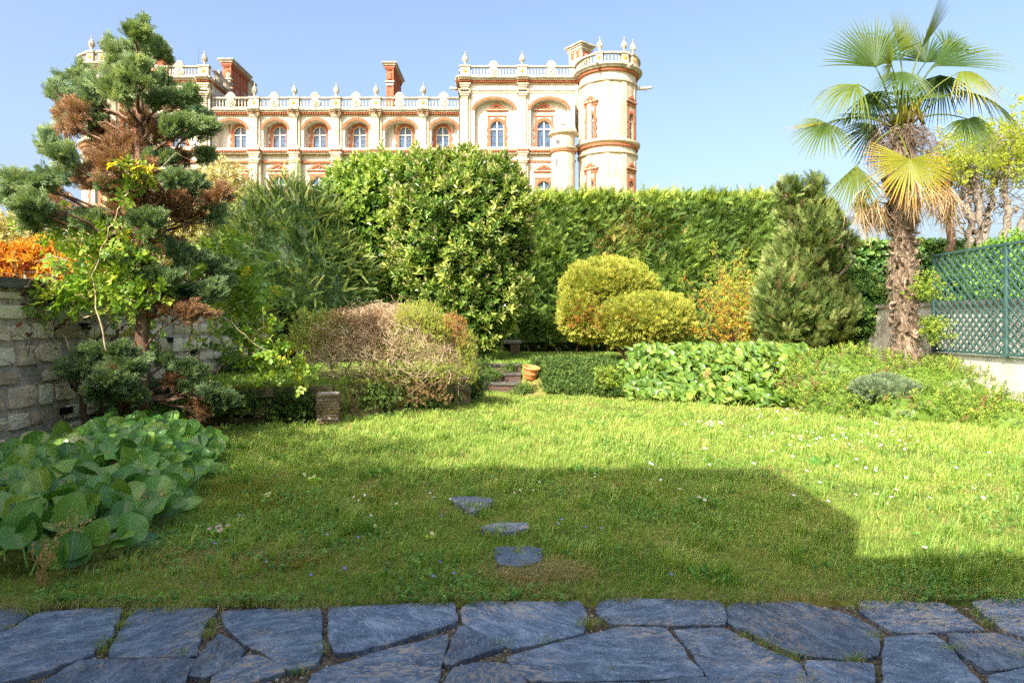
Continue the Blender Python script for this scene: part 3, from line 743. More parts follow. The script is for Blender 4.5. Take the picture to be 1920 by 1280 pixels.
# ---- middle wing -----------------------------------------------------------------
T = plane_T(YW)
wx = lambda x: ux(x, YW)
wz = lambda y: uz(y, YW)
YR = YW + 1.3                                          # back of the recesses
wing = MB(); wf_ = Face(wing, T)
wing.bx(wx(396), wx(866), YR + 0.6, 98, -1, wz(207), PL)    # the body behind
bays = [(400, 466, 450.5), (489, 543, 524), (565, 620, 599), (642, 696, 674), (717, 784, 760), (804, 862, 830)]
pils = [(469, 489), (544, 563), (622, 641), (696, 716), (785, 804)]
edges = [398] + [p for q in pils for p in q] + [865]
v_str, v_cor = wz(281), wz(213)
for i, (a, b, c) in enumerate(bays):
    u0, u1 = wx(edges[2 * i]), wx(edges[2 * i + 1])
    hole = (wx(a + 4.5), wx(b - 4.5), v_str, wz(243), wz(226))
    wf_.plate(u0, u1, v_str, v_cor, hole, 0, PL)
    wf_.reveal(hole, -1.3, 0, PL)
    mb = MB(); fb = Face(mb, T); fb.ring(hole[0], hole[1], hole[3], hole[4], 0.36, 0, 0.10, BR); mb.build('arch', CM, CASTLE)
    # window in the back wall, at its own distance
    hw = 12.0
    wh = (ux(c - hw, YR), ux(c + hw, YR), uz(283, YR), uz(251, YR), uz(238, YR))
    TB = plane_T(YR)
    fw = Face(wing, TB)
    fw.plate(hole[0] - 0.3, hole[1] + 0.3, v_str - 0.4, hole[4] + 0.3, wh, 0, PL)
    fw.reveal(wh, -0.35, 0, PL)
    fw.q([(wh[0] - 0.3, wh[2] - 0.2, -0.36), (wh[1] + 0.3, wh[2] - 0.2, -0.36), (wh[1] + 0.3, wh[4] + 0.2, -0.36), (wh[0] - 0.3, wh[4] + 0.2, -0.36)], LE)
    surround(TB, wh, 0.44, 0, 0.09)
    window(TB, wh, -0.16, -0.28)
    mb = MB(); fb = Face(mb, TB)
    for sg, xx in ((-1, wh[0] - 0.62), (1, wh[1] + 0.50)):      # brick strips up to the arch
        top = arch_pts(hole[0], hole[1], hole[3], hole[4], 40)
        kx = np.interp(xx + 0.1, top[:, 0], top[:, 1]) if hole[0] < xx < hole[1] else None
        if kx is not None:
            mb = MB(); fb = Face(mb, TB); fb.box(xx, xx + 0.14, wh[3], kx - 0.02, 0, 0.05, BR); mb.build('brick_strip', CM, CASTLE)
    # storey below: pedimented window under the string course
    YL_ = YW + 0.5; TL = plane_T(YL_)
    lh = (ux(c - 1.5 - 13, YL_), ux(c - 1.5 + 13, YL_), uz(392, YL_), uz(344, YL_), uz(331, YL_))
    fl = Face(wing, TL)
    fl.plate(u0 - 0.02, u1 + 0.02, -1, v_str, lh, 0, PL); fl.reveal(lh, -0.4, 0, PL)
    fl.q([(lh[0] - 0.2, lh[2] - 0.2, -0.42), (lh[1] + 0.2, lh[2] - 0.2, -0.42), (lh[1] + 0.2, lh[4] + 0.2, -0.42), (lh[0] - 0.2, lh[4] + 0.2, -0.42)], LE)
    surround(TL, lh, 0.45, 0, 0.09, (uz(326, YL_), uz(320, YL_), uz(306, YL_), 1.55))
    window(TL, lh, -0.18, -0.30)
for a, b in pils:
    pilaster(T, wx(a), wx(b), wz(279), wz(214))
    pilaster(T, wx(a - 1), wx(b + 1), wz(420), wz(300), 0.55)
    pilaster(T, wx(a - 1), wx(b + 1), wz(300), wz(287), 0.5)
    gargoyle((wx((a + b) / 2), YW - 0.7, wz(211)), (0, -1, 0.05), 0.9)
brk = [(wx(a - 1), wx(b + 1)) for a, b in pils]
band('string_course', T, wx(397), wx(866), [(wz(283.5), wz(279), 0.42, ST), (wz(286.5), wz(283.6), 0.28, 'dent'), (wz(289), wz(286.6), 0.16, ST), (wz(304.5), wz(300.5), 0.04 - 0.42, BR)], brk, 0.5)
band('cornice', T, wx(397), wx(866), [(wz(209.5), wz(205.5), 0.75, WE), (wz(212.5), wz(209.6), 0.55, ST), (wz(216), wz(212.6), 0.32, 'dent'), (wz(218), wz(216.1), 0.12, ST)], brk, 0.4)
wing.bx(wx(397), wx(866), YW - 0.2, 98, wz(206), wz(205.6), LE)
wing.build('wing_wall', CM, CASTLE)
v0, v1 = wz(205.4), wz(184.5)
TBAL = plane_T(YW - 0.25)
ped_u = [wx((a + b) / 2) for a, b in pils]
for u in ped_u: pedestal(TBAL, u, v0, v1)
lim = [wx(399)] + [q for u in ped_u for q in (u - 0.62, u + 0.62)] + [wx(862)]
for i in range(6):
    balustrade(TBAL, lim[2 * i], lim[2 * i + 1], v0, v1, True, i)

# ---- end pavilions ---------------------------------------------------------------
def pavilion(x0, x1, pil, bays_, side_x, urns, balx):
    T = plane_T(YP); X = lambda x: ux(x, YP); Z = lambda y: uz(y, YP); YB = YP + 0.9
    mb = MB(); f = Face(mb, T)
    xa, xb = X(x0), X(x1)
    mb.bx(xa + 0.02, xb, YB + 0.5, 97.6, -1, Z(150), PL)
    for s_ in (xa, xb):                                          # side walls of the front slab
        f.q([(s_, -1, 0), (s_, -1, -1.5), (s_, Z(150), -1.5), (s_, Z(150), 0)], PL)
    ed = [x0] + [q for p in pil for q in p] + [x1]
    ed = [(ed[i], ed[i + 1]) for i in range(len(ed) - 1)]
    k = 0
    vs, vc = Z(278), Z(153)
    for (ea, eb) in ed:
        if any(abs(ea - p[0]) < 0.5 for p in pil):
            pilaster(T, X(ea), X(eb), Z(277), Z(175), 0.45)
            pilaster(T, X(ea), X(eb), Z(175), Z(158), 0.35)
            pilaster(T, X(ea), X(eb), Z(420), Z(300), 0.5)
            pilaster(T, X(ea), X(eb), Z(300), Z(286), 0.45)
            continue
        if k >= len(bays_): continue
        a, b, c = bays_[k]; k += 1
        hole = (X(a + 5), X(b - 5), vs, Z(206), Z(186))
        f.plate(X(ea), X(eb), vs, vc, hole, 0, PL); f.reveal(hole, -0.9, 0, PL)
        m2 = MB(); Face(m2, T).ring(hole[0], hole[1], hole[3], hole[4], 0.35, 0, 0.10, BR); m2.build('arch', CM, CASTLE)
        TB = plane_T(YB); zb = lambda y: uz(y, YB)
        wh = (ux(c - 13, YB), ux(c + 13, YB), zb(281), zb(240), zb(226.5))
        fb = Face(mb, TB); fb.plate(hole[0] - 0.3, hole[1] + 0.3, vs - 0.4, hole[4] + 0.3, wh, 0, PL); fb.reveal(wh, -0.4, 0, PL)
        fb.q([(wh[0] - 0.2, wh[2] - 0.2, -0.42), (wh[1] + 0.2, wh[2] - 0.2, -0.42), (wh[1] + 0.2, wh[4] + 0.2, -0.42), (wh[0] - 0.2, wh[4] + 0.2, -0.42)], LE)
        surround(TB, wh, 0.46, 0, 0.10, (zb(217), zb(207.5), zb(194), 1.45)); window(TB, wh, -0.18, -0.30)
        TL = plane_T(YP + 0.3); zl = lambda y: uz(y, YP + 0.3)
        lh = (ux(c - 13, YP + .3), ux(c + 13, YP + .3), zl(394), zl(352), zl(339.5))
        fl = Face(mb, TL); fl.plate(X(ea) - 0.02, X(eb) + 0.02, -1, vs, lh, 0, PL); fl.reveal(lh, -0.4, 0, PL)
        fl.q([(lh[0] - 0.2, lh[2] - 0.2, -0.42), (lh[1] + 0.2, lh[2] - 0.2, -0.42), (lh[1] + 0.2, lh[4] + 0.2, -0.42), (lh[0] - 0.2, lh[4] + 0.2, -0.42)], LE)
        surround(TL, lh, 0.46, 0, 0.10, (zl(333), zl(322), zl(308.5), 1.45)); window(TL, lh, -0.18, -0.30)
    mb.build('pavilion_wall', CM, CASTLE)
    bk = [(X(p[0] - 0.5), X(p[1] + 0.5)) for p in pil]
    band('string_course', T, xa - 0.15, xb + 0.15, [(Z(282.5), Z(277.5), 0.42, ST), (Z(286), Z(282.6), 0.28, 'dent'), (Z(289), Z(286.1), 0.16, ST), (Z(304), Z(300), -0.24, BR)], bk, 0.4)
    band('frieze', T, xa - 0.1, xb + 0.1, [(Z(171), Z(169), 0.22, ST), (Z(175), Z(171.1), 0.10, ST)], bk, 0.35)
    band('cornice', T, xa - 0.45, xb + 0.3, [(Z(150), Z(146.6), 0.85, WE), (Z(153), Z(150.1), 0.62, ST), (Z(156.5), Z(153.1), 0.36, 'dent'), (Z(158.5), Z(156.6), 0.14, ST)], bk, 0.35)
    v0, v1 = Z(146.5), Z(126)
    TB_ = plane_T(YP - 0.3)
    us = sorted(X(q) for q in urns)
    us.sort()
    for u in us: pedestal(TB_, u, v0, v1)
    bs = [X(balx[0])] + [q for u in us for q in (u - 0.62, u + 0.62)] + [X(balx[1])]
    n_ = 0
    for i in range(0, len(bs), 2):
        if bs[i + 1] - bs[i] > 1.0:
            balustrade(TB_, bs[i], bs[i + 1], v0, v1, True, n_); n_ += 1
    # the side above the wing: cornice, brick band and a balustrade running back
    sx = X(side_x); sg = 1 if side_x < 600 else -1
    TS = lambda u, v, w_: (sx + sg * w_, u, v)
    band('cornice', TS, YP, 97.6, [(Z(150), Z(146.6), 0.55, WE), (Z(153), Z(150.1), 0.40, ST), (Z(156.5), Z(153.1), 0.25, 'dent')]); band('frieze', TS, YP, 97.6, [(Z(175), Z(170), 0.15, ST)])
    TS2 = lambda u, v, w_: (sx - sg * 0.1 + sg * w_, u, v)
    for q in (88.6, 93.2, 97.3): pedestal(TS2, q, v0, v1)
    for q0, q1 in ((84.1, 88.0), (89.2, 92.6), (93.8, 96.7)): balustrade(TS2, q0, q1, v0, v1, True, 0)
    gargoyle((sx + sg * 0.4, 86.3, Z(150)), (sg, 0, 0.02), 1.2)


pavilion(861, 1078, [(861, 882), (970, 990)], [(884.5, 969, 932), (990, 1070, 1020)], 861, [872.5, 979], (876, 1078))
pavilion(255, 395, [(275, 293), (373, 395)], [(200, 200, 0), (300, 366, 338)][1:] if False else [(257, 273, 264), (300, 368, 335)], 395, [386, 292], (262, 383))

# ---- round corner towers -----------------------------------------------------------
def tower(cx, cy, r, wins, urn_angles, zoff=0.0, seg_a=4.0):
    Zt = lambda y: uz(y, cy - r) + zoff
    mb = MB()
    holes = []
    for ang, hb, hs, ht, hw in wins: holes.append((R(ang) - hw / r, R(ang) + hw / r, hb, ht))
    an = sorted(set([R(a) for a in np.arange(0, 360, seg_a)] + [h[0] for h in holes] + [h[1] for h in holes]))
    an = [a % (2 * math.pi) for a in an]; an = sorted(an)
    levels = sorted(set([-1.0, Zt(152)] + [h[2] for h in holes] + [h[3] for h in holes]))
    pt = lambda a, z, q: (cx + q * math.cos(a), cy + q * math.sin(a), z)
    for i in range(len(an)):
        a, b = an[i], an[(i + 1) % len(an)]
        m_ = (a + ((b - a) % (2 * math.pi)) / 2) % (2 * math.pi)
        for z0, z1 in zip(levels[:-1], levels[1:]):
            zm = (z0 + z1) / 2
            inside = any(((m_ - h[0]) % (2 * math.pi)) < (h[1] - h[0]) and h[2] < zm < h[3] for h in holes)
            if inside: continue
            mb.add([pt(a, z0, r), pt(b, z0, r), pt(b, z1, r), pt(a, z1, r)], [(0, 1, 2, 3)], ST, smooth=False)
    mb.lathe([(r - 0.75, -1), (r - 0.75, Zt(150))], (cx, cy, 0), 40, LE)
    mb.lathe([(0.01, Zt(124)), (r, Zt(124))], (cx, cy, 0), 40, LE)
    # pilaster strips
    for ang in range(0, 360, 36):
        a = R(ang + 8)
        for z0, z1 in ((Zt(258), Zt(152)), (-1, Zt(287))):
            mb.box((cx + r * math.cos(a), cy + r * math.sin(a), (z0 + z1) / 2), (0.22, 0.62, z1 - z0), ST, rz=a)
    mb.build('tower_wall', CM, CASTLE)
    ringm = MB()
    def rg(prof, m_):
        ringm.lathe([(r + o, z) for o, z in prof], (cx, cy, 0), 64, m_, smooth=False)
    rg([(0, Zt(268.5)), (0.30, Zt(266.5)), (0.52, Zt(264)), (0.52, Zt(260)), (0.0, Zt(258.5))], ST)
    rg([(0, Zt(272)), (0.26, Zt(271.8)), (0.26, Zt(267)), (0, Zt(266.9))], BR)
    ringm.build('string_course', CM, CASTLE); ringm = MB()
    rg([(0, Zt(287)), (0.25, Zt(285)), (0.25, Zt(281)), (0, Zt(279))], ST)
    ringm.build('moulding', CM, CASTLE); ringm = MB()
    rg([(0, Zt(152)), (0.22, Zt(150)), (0.22, Zt(146)), (0, Zt(144))], ST)
    rg([(0, Zt(144)), (0.0, Zt(132.5))], PL)
    rg([(0, Zt(132.4)), (0.30, Zt(132)), (0.30, Zt(127.6)), (0.2, Zt(127.5))], BR)
    rg([(0, Zt(127.5)), (0.5, Zt(127)), (0.62, Zt(124)), (0.78, Zt(123)), (0.78, Zt(120.5)), (0.2, Zt(120.4))], WE)
    ringm.build('cornice', CM, CASTLE)
    # ring balustrade
    bm_ = MB(); z0, z1 = Zt(120.4), Zt(99.5); rr = r + 0.35
    bm_.lathe([(rr - 0.2, z0), (rr + 0.2, z0), (rr + 0.2, z0 + 0.2), (rr - 0.2, z0 + 0.2)], (cx, cy, 0), 64, ST, False)
    bm_.lathe([(rr - 0.2, z1 - 0.2), (rr + 0.22, z1 - 0.2), (rr + 0.22, z1), (rr - 0.22, z1), (rr - 0.2, z1 - 0.2)], (cx, cy, 0), 64, WE, False)
    h = z1 - z0 - 0.4; nb = 56
    for k in range(nb):
        a = 2 * math.pi * k / nb
        if any(abs(((a - R(q) + math.pi) % (2 * math.pi)) - math.pi) < 0.13 for q in urn_angles): continue
        bm_.lathe([(q * 1.0, zz * h) for q, zz in BAL], (cx + rr * math.cos(a), cy + rr * math.sin(a), z0 + 0.2), 6, ST)
    bm_.build('balustrade', CM, CASTLE)
    for q in urn_angles:
        a = R(q)
        e = np.array([-math.sin(a), math.cos(a)]); o_ = np.array([math.cos(a), math.sin(a)])
        Tq = lambda u, v, w_, e=e, o_=o_: (cx + o_[0] * (rr + w_) + e[0] * u, cy + o_[1] * (rr + w_) + e[1] * u, v)
        pedestal(Tq, 0, z0, z1, 0.42)
    for ang, hb, hs, ht, hw in wins:
        a = R(ang)
        e = np.array([-math.sin(a), math.cos(a)]); o_ = np.array([math.cos(a), math.sin(a)])
        rw = r * math.cos(hw / r)
        Tq = lambda u, v, w_, e=e, o_=o_: (cx + o_[0] * (rw + w_) + e[0] * u, cy + o_[1] * (rw + w_) + e[1] * u, v)
        hole = (-hw * 0.98, hw * 0.98, hb, hs, ht)
        m3 = MB(); f3 = Face(m3, Tq); f3.plate(-hw - 0.1, hw + 0.1, hb - 0.05, ht + 0.1, hole, 0.06, BR); f3.reveal(hole, -0.6, 0.06, ST); m3.build('window_reveal', CM, CASTLE)
        surround(Tq, hole, 0.42, -0.1, 0.12, (hs + (ht - hs) + 1.15, ht + 1.45, ht + 2.25, hw + 0.62)); window(Tq, hole, -0.25, -0.4)


RT = 3.62
rcx, rcy = ux(1139, 82.4), 82.4
zt = lambda y: uz(y, rcy - RT)
def ang_for(xp, cx, cy, r):
    """Angle on the tower (from +X) whose surface point is seen in the column xp."""
    best = min(range(180, 361), key=lambda a: abs((cx + r * math.cos(R(a))) / (cy + r * math.sin(R(a))) * F + CX - xp))
    return best
wl, wr_ = ang_for(1108, rcx, rcy, RT), ang_for(1183, rcx, rcy, RT)
tower(rcx, rcy, RT, [(wl, zt(261), zt(219), zt(209), 0.50), (wr_, zt(261), zt(219), zt(209), 0.50), (wl, zt(392), zt(346), zt(336), 0.50), (wr_, zt(392), zt(346), zt(336), 0.50)],
      [ang_for(1125, rcx, rcy, RT + .4), ang_for(1170, rcx, rcy, RT + .4), ang_for(1187, rcx, rcy, RT + .4), 60, 120])
gargoyle((rcx + RT * math.cos(R(-18)) + 0.5, rcy + RT * math.sin(R(-18)), zt(152)), (1, -0.2, -0.02), 1.6)
a_ = R(ang_for(1125, rcx, rcy, RT)); gargoyle((rcx + (RT + 0.4) * math.cos(a_), rcy + (RT + 0.4) * math.sin(a_), zt(124.5)), (math.cos(a_), math.sin(a_), 0), 1.3)
a_ = R(ang_for(1172, rcx, rcy, RT)); gargoyle((rcx + (RT + 0.4) * math.cos(a_), rcy + (RT + 0.4) * math.sin(a_), zt(125.5)), (math.cos(a_), math.sin(a_), 0), 1.3)
lcx, lcy = ux(218, 82.4), 82.4
tower(lcx, lcy, RT, [(ang_for(178, lcx, lcy, RT), zt(392), zt(336), zt(326), 0.5), (ang_for(178, lcx, lcy, RT), zt(261), zt(219), zt(209), 0.5), (ang_for(240, lcx, lcy, RT), zt(261), zt(219), zt(209), 0.5)],
      [ang_for(172, lcx, lcy, RT + .4), ang_for(193, lcx, lcy, RT + .4), ang_for(232, lcx, lcy, RT + .4), 120])

# ---- stair turret in the corner ----------------------------------------------------
mb = MB(); tx, ty, tr_ = ux(1056, 80.6), 80.6, 1.50
q = lambda y: uz(y, ty - tr_)
mb.lathe([(tr_, -1), (tr_, q(280)), (tr_ + .15, q(279)), (tr_ + .3, q(276)), (tr_ + .3, q(274.5)), (tr_ - 0.02, q(272.5)), (tr_ - 0.02, q(252)), (tr_ + .12, q(250)), (tr_ + .35, q(248)), (tr_ + .4, q(245)), (tr_ + .05, q(243.5)), (tr_ - .05, q(241)), (tr_ - .25, q(237)), (tr_ - .6, q(233)), (0.35, q(231)), (0.12, q(230)), (0.12, q(228))], (tx, ty, 0), 40, ST, False)
mb.lathe([(tr_, q(282.6)), (tr_ + 0.18, q(282.5)), (tr_ + 0.18, q(280.1)), (tr_, q(280))], (tx, ty, 0), 32, BR, False)
mb.lathe([(0.10, q(229)), (0.32, q(227)), (0.32, q(225)), (0.12, q(223.5)), (0.10, q(221.5)), (0.02, q(220))], (tx, ty, 0), 10, WE)
for k in range(14):                                             # little crest over the turret cornice
    a = 2 * math.pi * k / 14
    mb.box((tx + (tr_ + .1) * math.cos(a), ty + (tr_ + .1) * math.sin(a), q(240)), (0.12, 0.22, 0.55), WE, rz=a)
for xx, ya, yb_ in ((1044, 297, 311), (1044, 350, 362)):
    a = R(ang_for(xx, tx, ty, tr_)); mb.box((tx + tr_ * math.cos(a), ty + tr_ * math.sin(a), (q(ya) + q(yb_)) / 2), (0.06, 0.22, q(ya) - q(yb_)), LE, rz=a)
a = R(ang_for(1046, tx, ty, tr_)); o_ = np.array([math.cos(a), math.sin(a)]); e = np.array([-math.sin(a), math.cos(a)])
cc = [(tx + o_[0] * (tr_ + 0.03) + e[0] * 0.28 * math.cos(t), ty + o_[1] * (tr_ + 0.03) + e[1] * 0.28 * math.cos(t), q(265) + 0.28 * math.sin(t)) for t in np.linspace(0, 2 * math.pi, 15)[:-1]]
mb.add(cc, [tuple(range(14))], LE)
mb.build('stair_turret', CM, CASTLE)

# ---- chimneys ----------------------------------------------------------------------
def chimney(x0, x1, y0, y1, z0, z1, rz=0.0, brick=True):
    mb = MB(); cx, cy = (x0 + x1) / 2, (y0 + y1) / 2; w_, l_ = x1 - x0, y1 - y0
    m_ = BR if brick else ST
    mb.box((cx, cy, (z0 + z1) / 2), (w_, l_, z1 - z0), m_, rz)
    c_, s_ = math.cos(rz), math.sin(rz)
    pos = lambda a, b: (cx + a * c_ - b * s_, cy + a * s_ + b * c_)
    n = max(2, int(l_ / 1.1))
    for k in range(n + 1):
        b = -l_ / 2 + l_ * k / n
        for sg in (-1, 1):
            p = pos(sg * w_ / 2, b * 0.97); mb.box((*p, (z0 + z1) / 2 - 0.2), (0.26, 0.34, z1 - z0 - 0.8), m_, rz)
    for e, za, zb, mm in ((0.18, z1 - 1.0, z1 - 0.8, m_), (0.30, z1 - 0.8, z1 - 0.45, m_), (0.44, z1 - 0.45, z1 - 0.2, ST), (0.62, z1 - 0.2, z1, WE)):
        mb.box((cx, cy, (za + zb) / 2), (w_ + 2 * e, l_ + 2 * e, zb - za), mm, rz)
    p = pos(0, -l_ / 2 + 0.05)
    mb.box((*p, z1 - 3.1), (w_ + 0.25, 0.5, 0.3), ST, rz); mb.box((*p, z1 - 2.7), (w_ + 0.5, 0.7, 0.2), ST, rz)
    mb.box((*p, z1 - 1.9), (0.5, 0.6, 0.9), m_, rz)
    mb.box((cx, cy, z1 + 0.12), (0.7, 0.7, 0.25), WE, rz)
    mb.build('chimney', CM, CASTLE)


chimney(-17.65, -16.85, 90.4, 96.4, 28, uz(116, 90))
chimney(-39.9, -39.0, 88.6, 94.2, 28, uz(109, 88))
mb = MB(); mb.bx(-41.2, -39.2, 94.9, 97.5, 28, uz(150, 95), ST); mb.bx(-41.5, -38.9, 94.7, 97.7, uz(150, 95), uz(146, 95), WE); mb.bx(-40.4, -39.9, 94.84, 94.95, uz(168, 95), uz(158, 95), BR); mb.build('roof_turret', CM, CASTLE)
cxr = ux(1088, 90); chimney(cxr - 0.85, cxr + 0.85, 89, 91.2, 28, uz(88, 90), R(38), False)
mb = MB(); mb.box((cxr, 90.1, uz(102, 90)), (1.9, 2.4, 1.4), BR, R(38)); mb.build('chimney_brick_band', CM, CASTLE)
cxl = ux(300, 92); chimney(cxl - 0.6, cxl + 0.9, 91, 94, 28, uz(104, 92), R(20))
mb = MB(); mb.tube([(ux(372, 88), 88, 33), (ux(372, 88), 88, uz(93, 88))], [0.05, 0.025], 5, LE); mb.build('lightning_rod', CM, CASTLE)
# ------------------------------------------------------------------ foliage kit
def nrm(a):
    a = np.asarray(a, float)
    return a / (np.linalg.norm(a, axis=-1, keepdims=True) + 1e-9)


class Tm:
    """A template shoot along +Z of about unit size: small leaves of one or two polygons each."""

    def __init__(s): s.v = []; s.f = []; s.t = []; s.u = []; s.m = []

    def kite(s, b, d, nl, L, W, t=0.0, mid=0.45, m=0, bend=0.0):
        b, d = np.array(b, float), nrm(d); sd = nrm(np.cross(d, nl)); nn = nrm(np.cross(sd, d))
        k = len(s.v)
        s.v += [b, b + d * L * mid + sd * W / 2 + nn * bend * L * .3, b + d * L + nn * bend * L, b + d * L * mid - sd * W / 2 + nn * bend * L * .3]
        s.f.append((k, k + 1, k + 2, k + 3)); s.t += [t, t, t + 0.04, t]; s.u += [(0, 0)] * 4; s.m.append(m)

    def leaf(s, b, d, nl, L, W, t=0.0, fold=0.25, bend=-0.25, m=0):
        """A six-sided leaf folded along its midrib."""
        b, d = np.array(b, float), nrm(d); sd = nrm(np.cross(d, nl)); nn = nrm(np.cross(sd, d))
        k = len(s.v)
        h = W / 2
        s.v += [b, b + d * L * .3 + sd * h * .9 + nn * h * fold, b + d * L * .7 + sd * h * .8 + nn * (h * fold + bend * L * .4), b + d * L * .97 + nn * bend * L,
                b + d * L * .7 - sd * h * .8 + nn * (h * fold + bend * L * .4), b + d * L * .3 - sd * h * .9 + nn * h * fold]
        s.f += [(k, k + 1, k + 2, k + 3), (k, k + 3, k + 4, k + 5)]; s.t += [t] * 6
        s.u += [(0, 0), (.9, .3), (.8, .7), (0, 1), (-.8, .7), (-.9, .3)]; s.m += [m, m]

    def done(s):
        s.V = np.array(s.v, float); s.TT = np.array(s.t, float); s.UU = np.array(s.u, float)
        s.LL = np.array([i for f in s.f for i in f], np.int32); s.KK = np.array([len(f) for f in s.f], np.int32); s.MM = np.array(s.m, np.int32)
        return s


def scatter(mb, tms, pos, dirs, size, tint, roll=None, up=None, rng=RG):
    """Sets one of the template shoots at every place. 'up' keeps the flat side of a shoot turned that way."""
    pos = np.asarray(pos, float); N = len(pos)
    if N == 0: return
    dirs = nrm(np.broadcast_to(np.asarray(dirs, float), (N, 3)))
    size = np.broadcast_to(np.asarray(size, float), (N,)); tint = np.broadcast_to(np.asarray(tint, float), (N,))
    if up is None:
        a = nrm(rng.normal(size=(N, 3)))
    else:
        a = np.broadcast_to(np.asarray(up, float), (N, 3)) + rng.normal(size=(N, 3)) * 0.25
    X = nrm(np.cross(a, dirs)); Y = np.cross(dirs, X)
    if not isinstance(tms, (list, tuple)): tms = [tms]
    which = rng.integers(0, len(tms), N)
    for k, t in enumerate(tms):
        i = np.nonzero(which == k)[0]
        if not len(i): continue
        M = np.stack([X[i], Y[i], dirs[i]], 2) * size[i][:, None, None]
        V = np.einsum('nij,vj->nvi', M, t.V) + pos[i][:, None, :]
        nv = len(t.V)
        L = (np.arange(len(i))[:, None] * nv + t.LL[None]).ravel()
        mb.raw(V.reshape(-1, 3), L, np.tile(t.KK, len(i)), np.tile(t.MM, len(i)), (tint[i][:, None] + t.TT[None]).ravel(), np.tile(t.UU, (len(i), 1)))


def crown_pts(blobs, N, r0=0.72, r1=1.05, inner=0.8, lump=0.10, rng=RG, zmin=None):
    """Places on and just under the skin of a group of ellipsoids, with their outward direction."""
    C_ = np.array([b[:3] for b in blobs], float); Rr = np.array([b[3:6] for b in blobs], float)
    ar = (Rr[:, 0] * Rr[:, 1] + Rr[:, 1] * Rr[:, 2] + Rr[:, 0] * Rr[:, 2]); ar = ar / ar.sum()
    w_ = rng.choice(len(blobs), N, p=ar)
    u = nrm(rng.normal(size=(N, 3)))
    k = r0 + (r1 - r0) * rng.random(N) ** 0.6
    k = k * (1 + lump * _hash_noise(u[:, 0] * 3 + w_ * 1.7, u[:, 2] * 3 + u[:, 1] * 2, 1.6))
    p = C_[w_] + u * Rr[w_] * k[:, None]
    n = nrm(u / Rr[w_])
    keep = np.ones(N, bool)
    for j in range(len(blobs)):
        q = np.linalg.norm((p - C_[j]) / Rr[j], axis=1)
        keep &= (q > inner) | (w_ == j)
    if zmin is not None: keep &= p[:, 2] > zmin
    return p[keep], n[keep], k[keep]


def core(mb, blobs, s=0.68, mat=0, tint=0.25):
    """The dense inside of a bush: lumpy masses well under the leaves."""
    for b in blobs:
        n, m = 14, 9
        V = []
        for i in range(m + 1):
            th = math.pi * i / m
            for j in range(n):
                ph = 2 * math.pi * j / n
                d = np.array([math.sin(th) * math.cos(ph), math.sin(th) * math.sin(ph), math.cos(th)])
                V.append(np.array(b[:3]) + d * np.array(b[3:6]) * s * (1 + 0.12 * math.sin(5 * ph + 3 * th) + RG.uniform(-.06, .06) * (0 < i < m)))
        f = [(i * n + j, (i + 1) * n + j, (i + 1) * n + (j + 1) % n, i * n + (j + 1) % n) for i in range(m) for j in range(n)]
        mb.add(V, f, mat, tint)


def limb(mb, a, b, r0, r1, sag=0.0, wob=0.05, n=6, seg=6, mat=0, tint=0.5, rng=RG):
    a, b = np.array(a, float), np.array(b, float); L = np.linalg.norm(b - a)
    t = np.linspace(0, 1, n)
    p = a + (b - a) * t[:, None] + np.array([0, 0, 1]) * (sag * L * np.sin(t * math.pi))[:, None]
    p[1:-1] += rng.normal(size=(n - 2, 3)) * wob * L
    mb.tube(p, r0 + (r1 - r0) * t, seg, mat, tint)
    return p


T_ = {}
def spiral(n, a=2.39996): return [(math.cos(i * a), math.sin(i * a)) for i in range(n)]

# needle shoot: flat double comb, gently arched
def t_needles(n, L, W, arch, rs):
    t = Tm(); r = np.random.default_rng(rs)
    for i in range(n):
        z = i / (n - 1); x = arch * z * z
        for sg in (-1, 1):
            ang = 0.85 - 0.35 * z
            d = (0.25 * arch * z + r.normal(0, .12), sg * math.sin(ang) , math.cos(ang) + r.normal(0, .1))
            t.kite((x, 0, z * 0.95), d, (1, 0, 0), L * (1 - 0.45 * z), W, 0.10 * (z - 0.5) * 2)
    return t.done()
T_['yew'] = [t_needles(14, 0.17, 0.05, a, k) for k, a in enumerate((0.1, 0.25, -0.1))]

# flat cypress fan: branchlets along a midrib, each branchlet again divided
def t_fan(rs, n=6):
    t = Tm(); r = np.random.default_rng(rs)
    for i in range(n):
        z = 0.12 + 0.75 * i / n
        for sg in (-1, 1):
            a = R(r.uniform(28, 48)); L = 0.46 * (1 - 0.62 * i / n) * r.uniform(.85, 1.15)
            d = np.array([r.normal(0, .1), sg * math.sin(a), math.cos(a)])
            t.kite((0, 0, z), d, (1, 0, 0), L, 0.06, 0.04 * i / n)
            for q in (0.4, 0.7):
                a2 = a + sg * 0 + R(24)
                d2 = np.array([r.normal(0, .1), sg * math.sin(a2), math.cos(a2)])
                t.kite(np.array([0, 0, z]) + d * L * q, d2, (1, 0, 0), L * 0.42, 0.05, 0.05)
                d3 = np.array([r.normal(0, .1), sg * math.sin(a - R(22)), math.cos(a - R(22))])
                t.kite(np.array([0, 0, z]) + d * L * q, d3, (1, 0, 0), L * 0.42, 0.05, 0.08)
    t.kite((0, 0, 0), (0, 0, 1), (1, 0, 0), 1.0, 0.05, 0.06)
    return t.done()
T_['fan'] = [t_fan(k) for k in (1, 2, 3)]

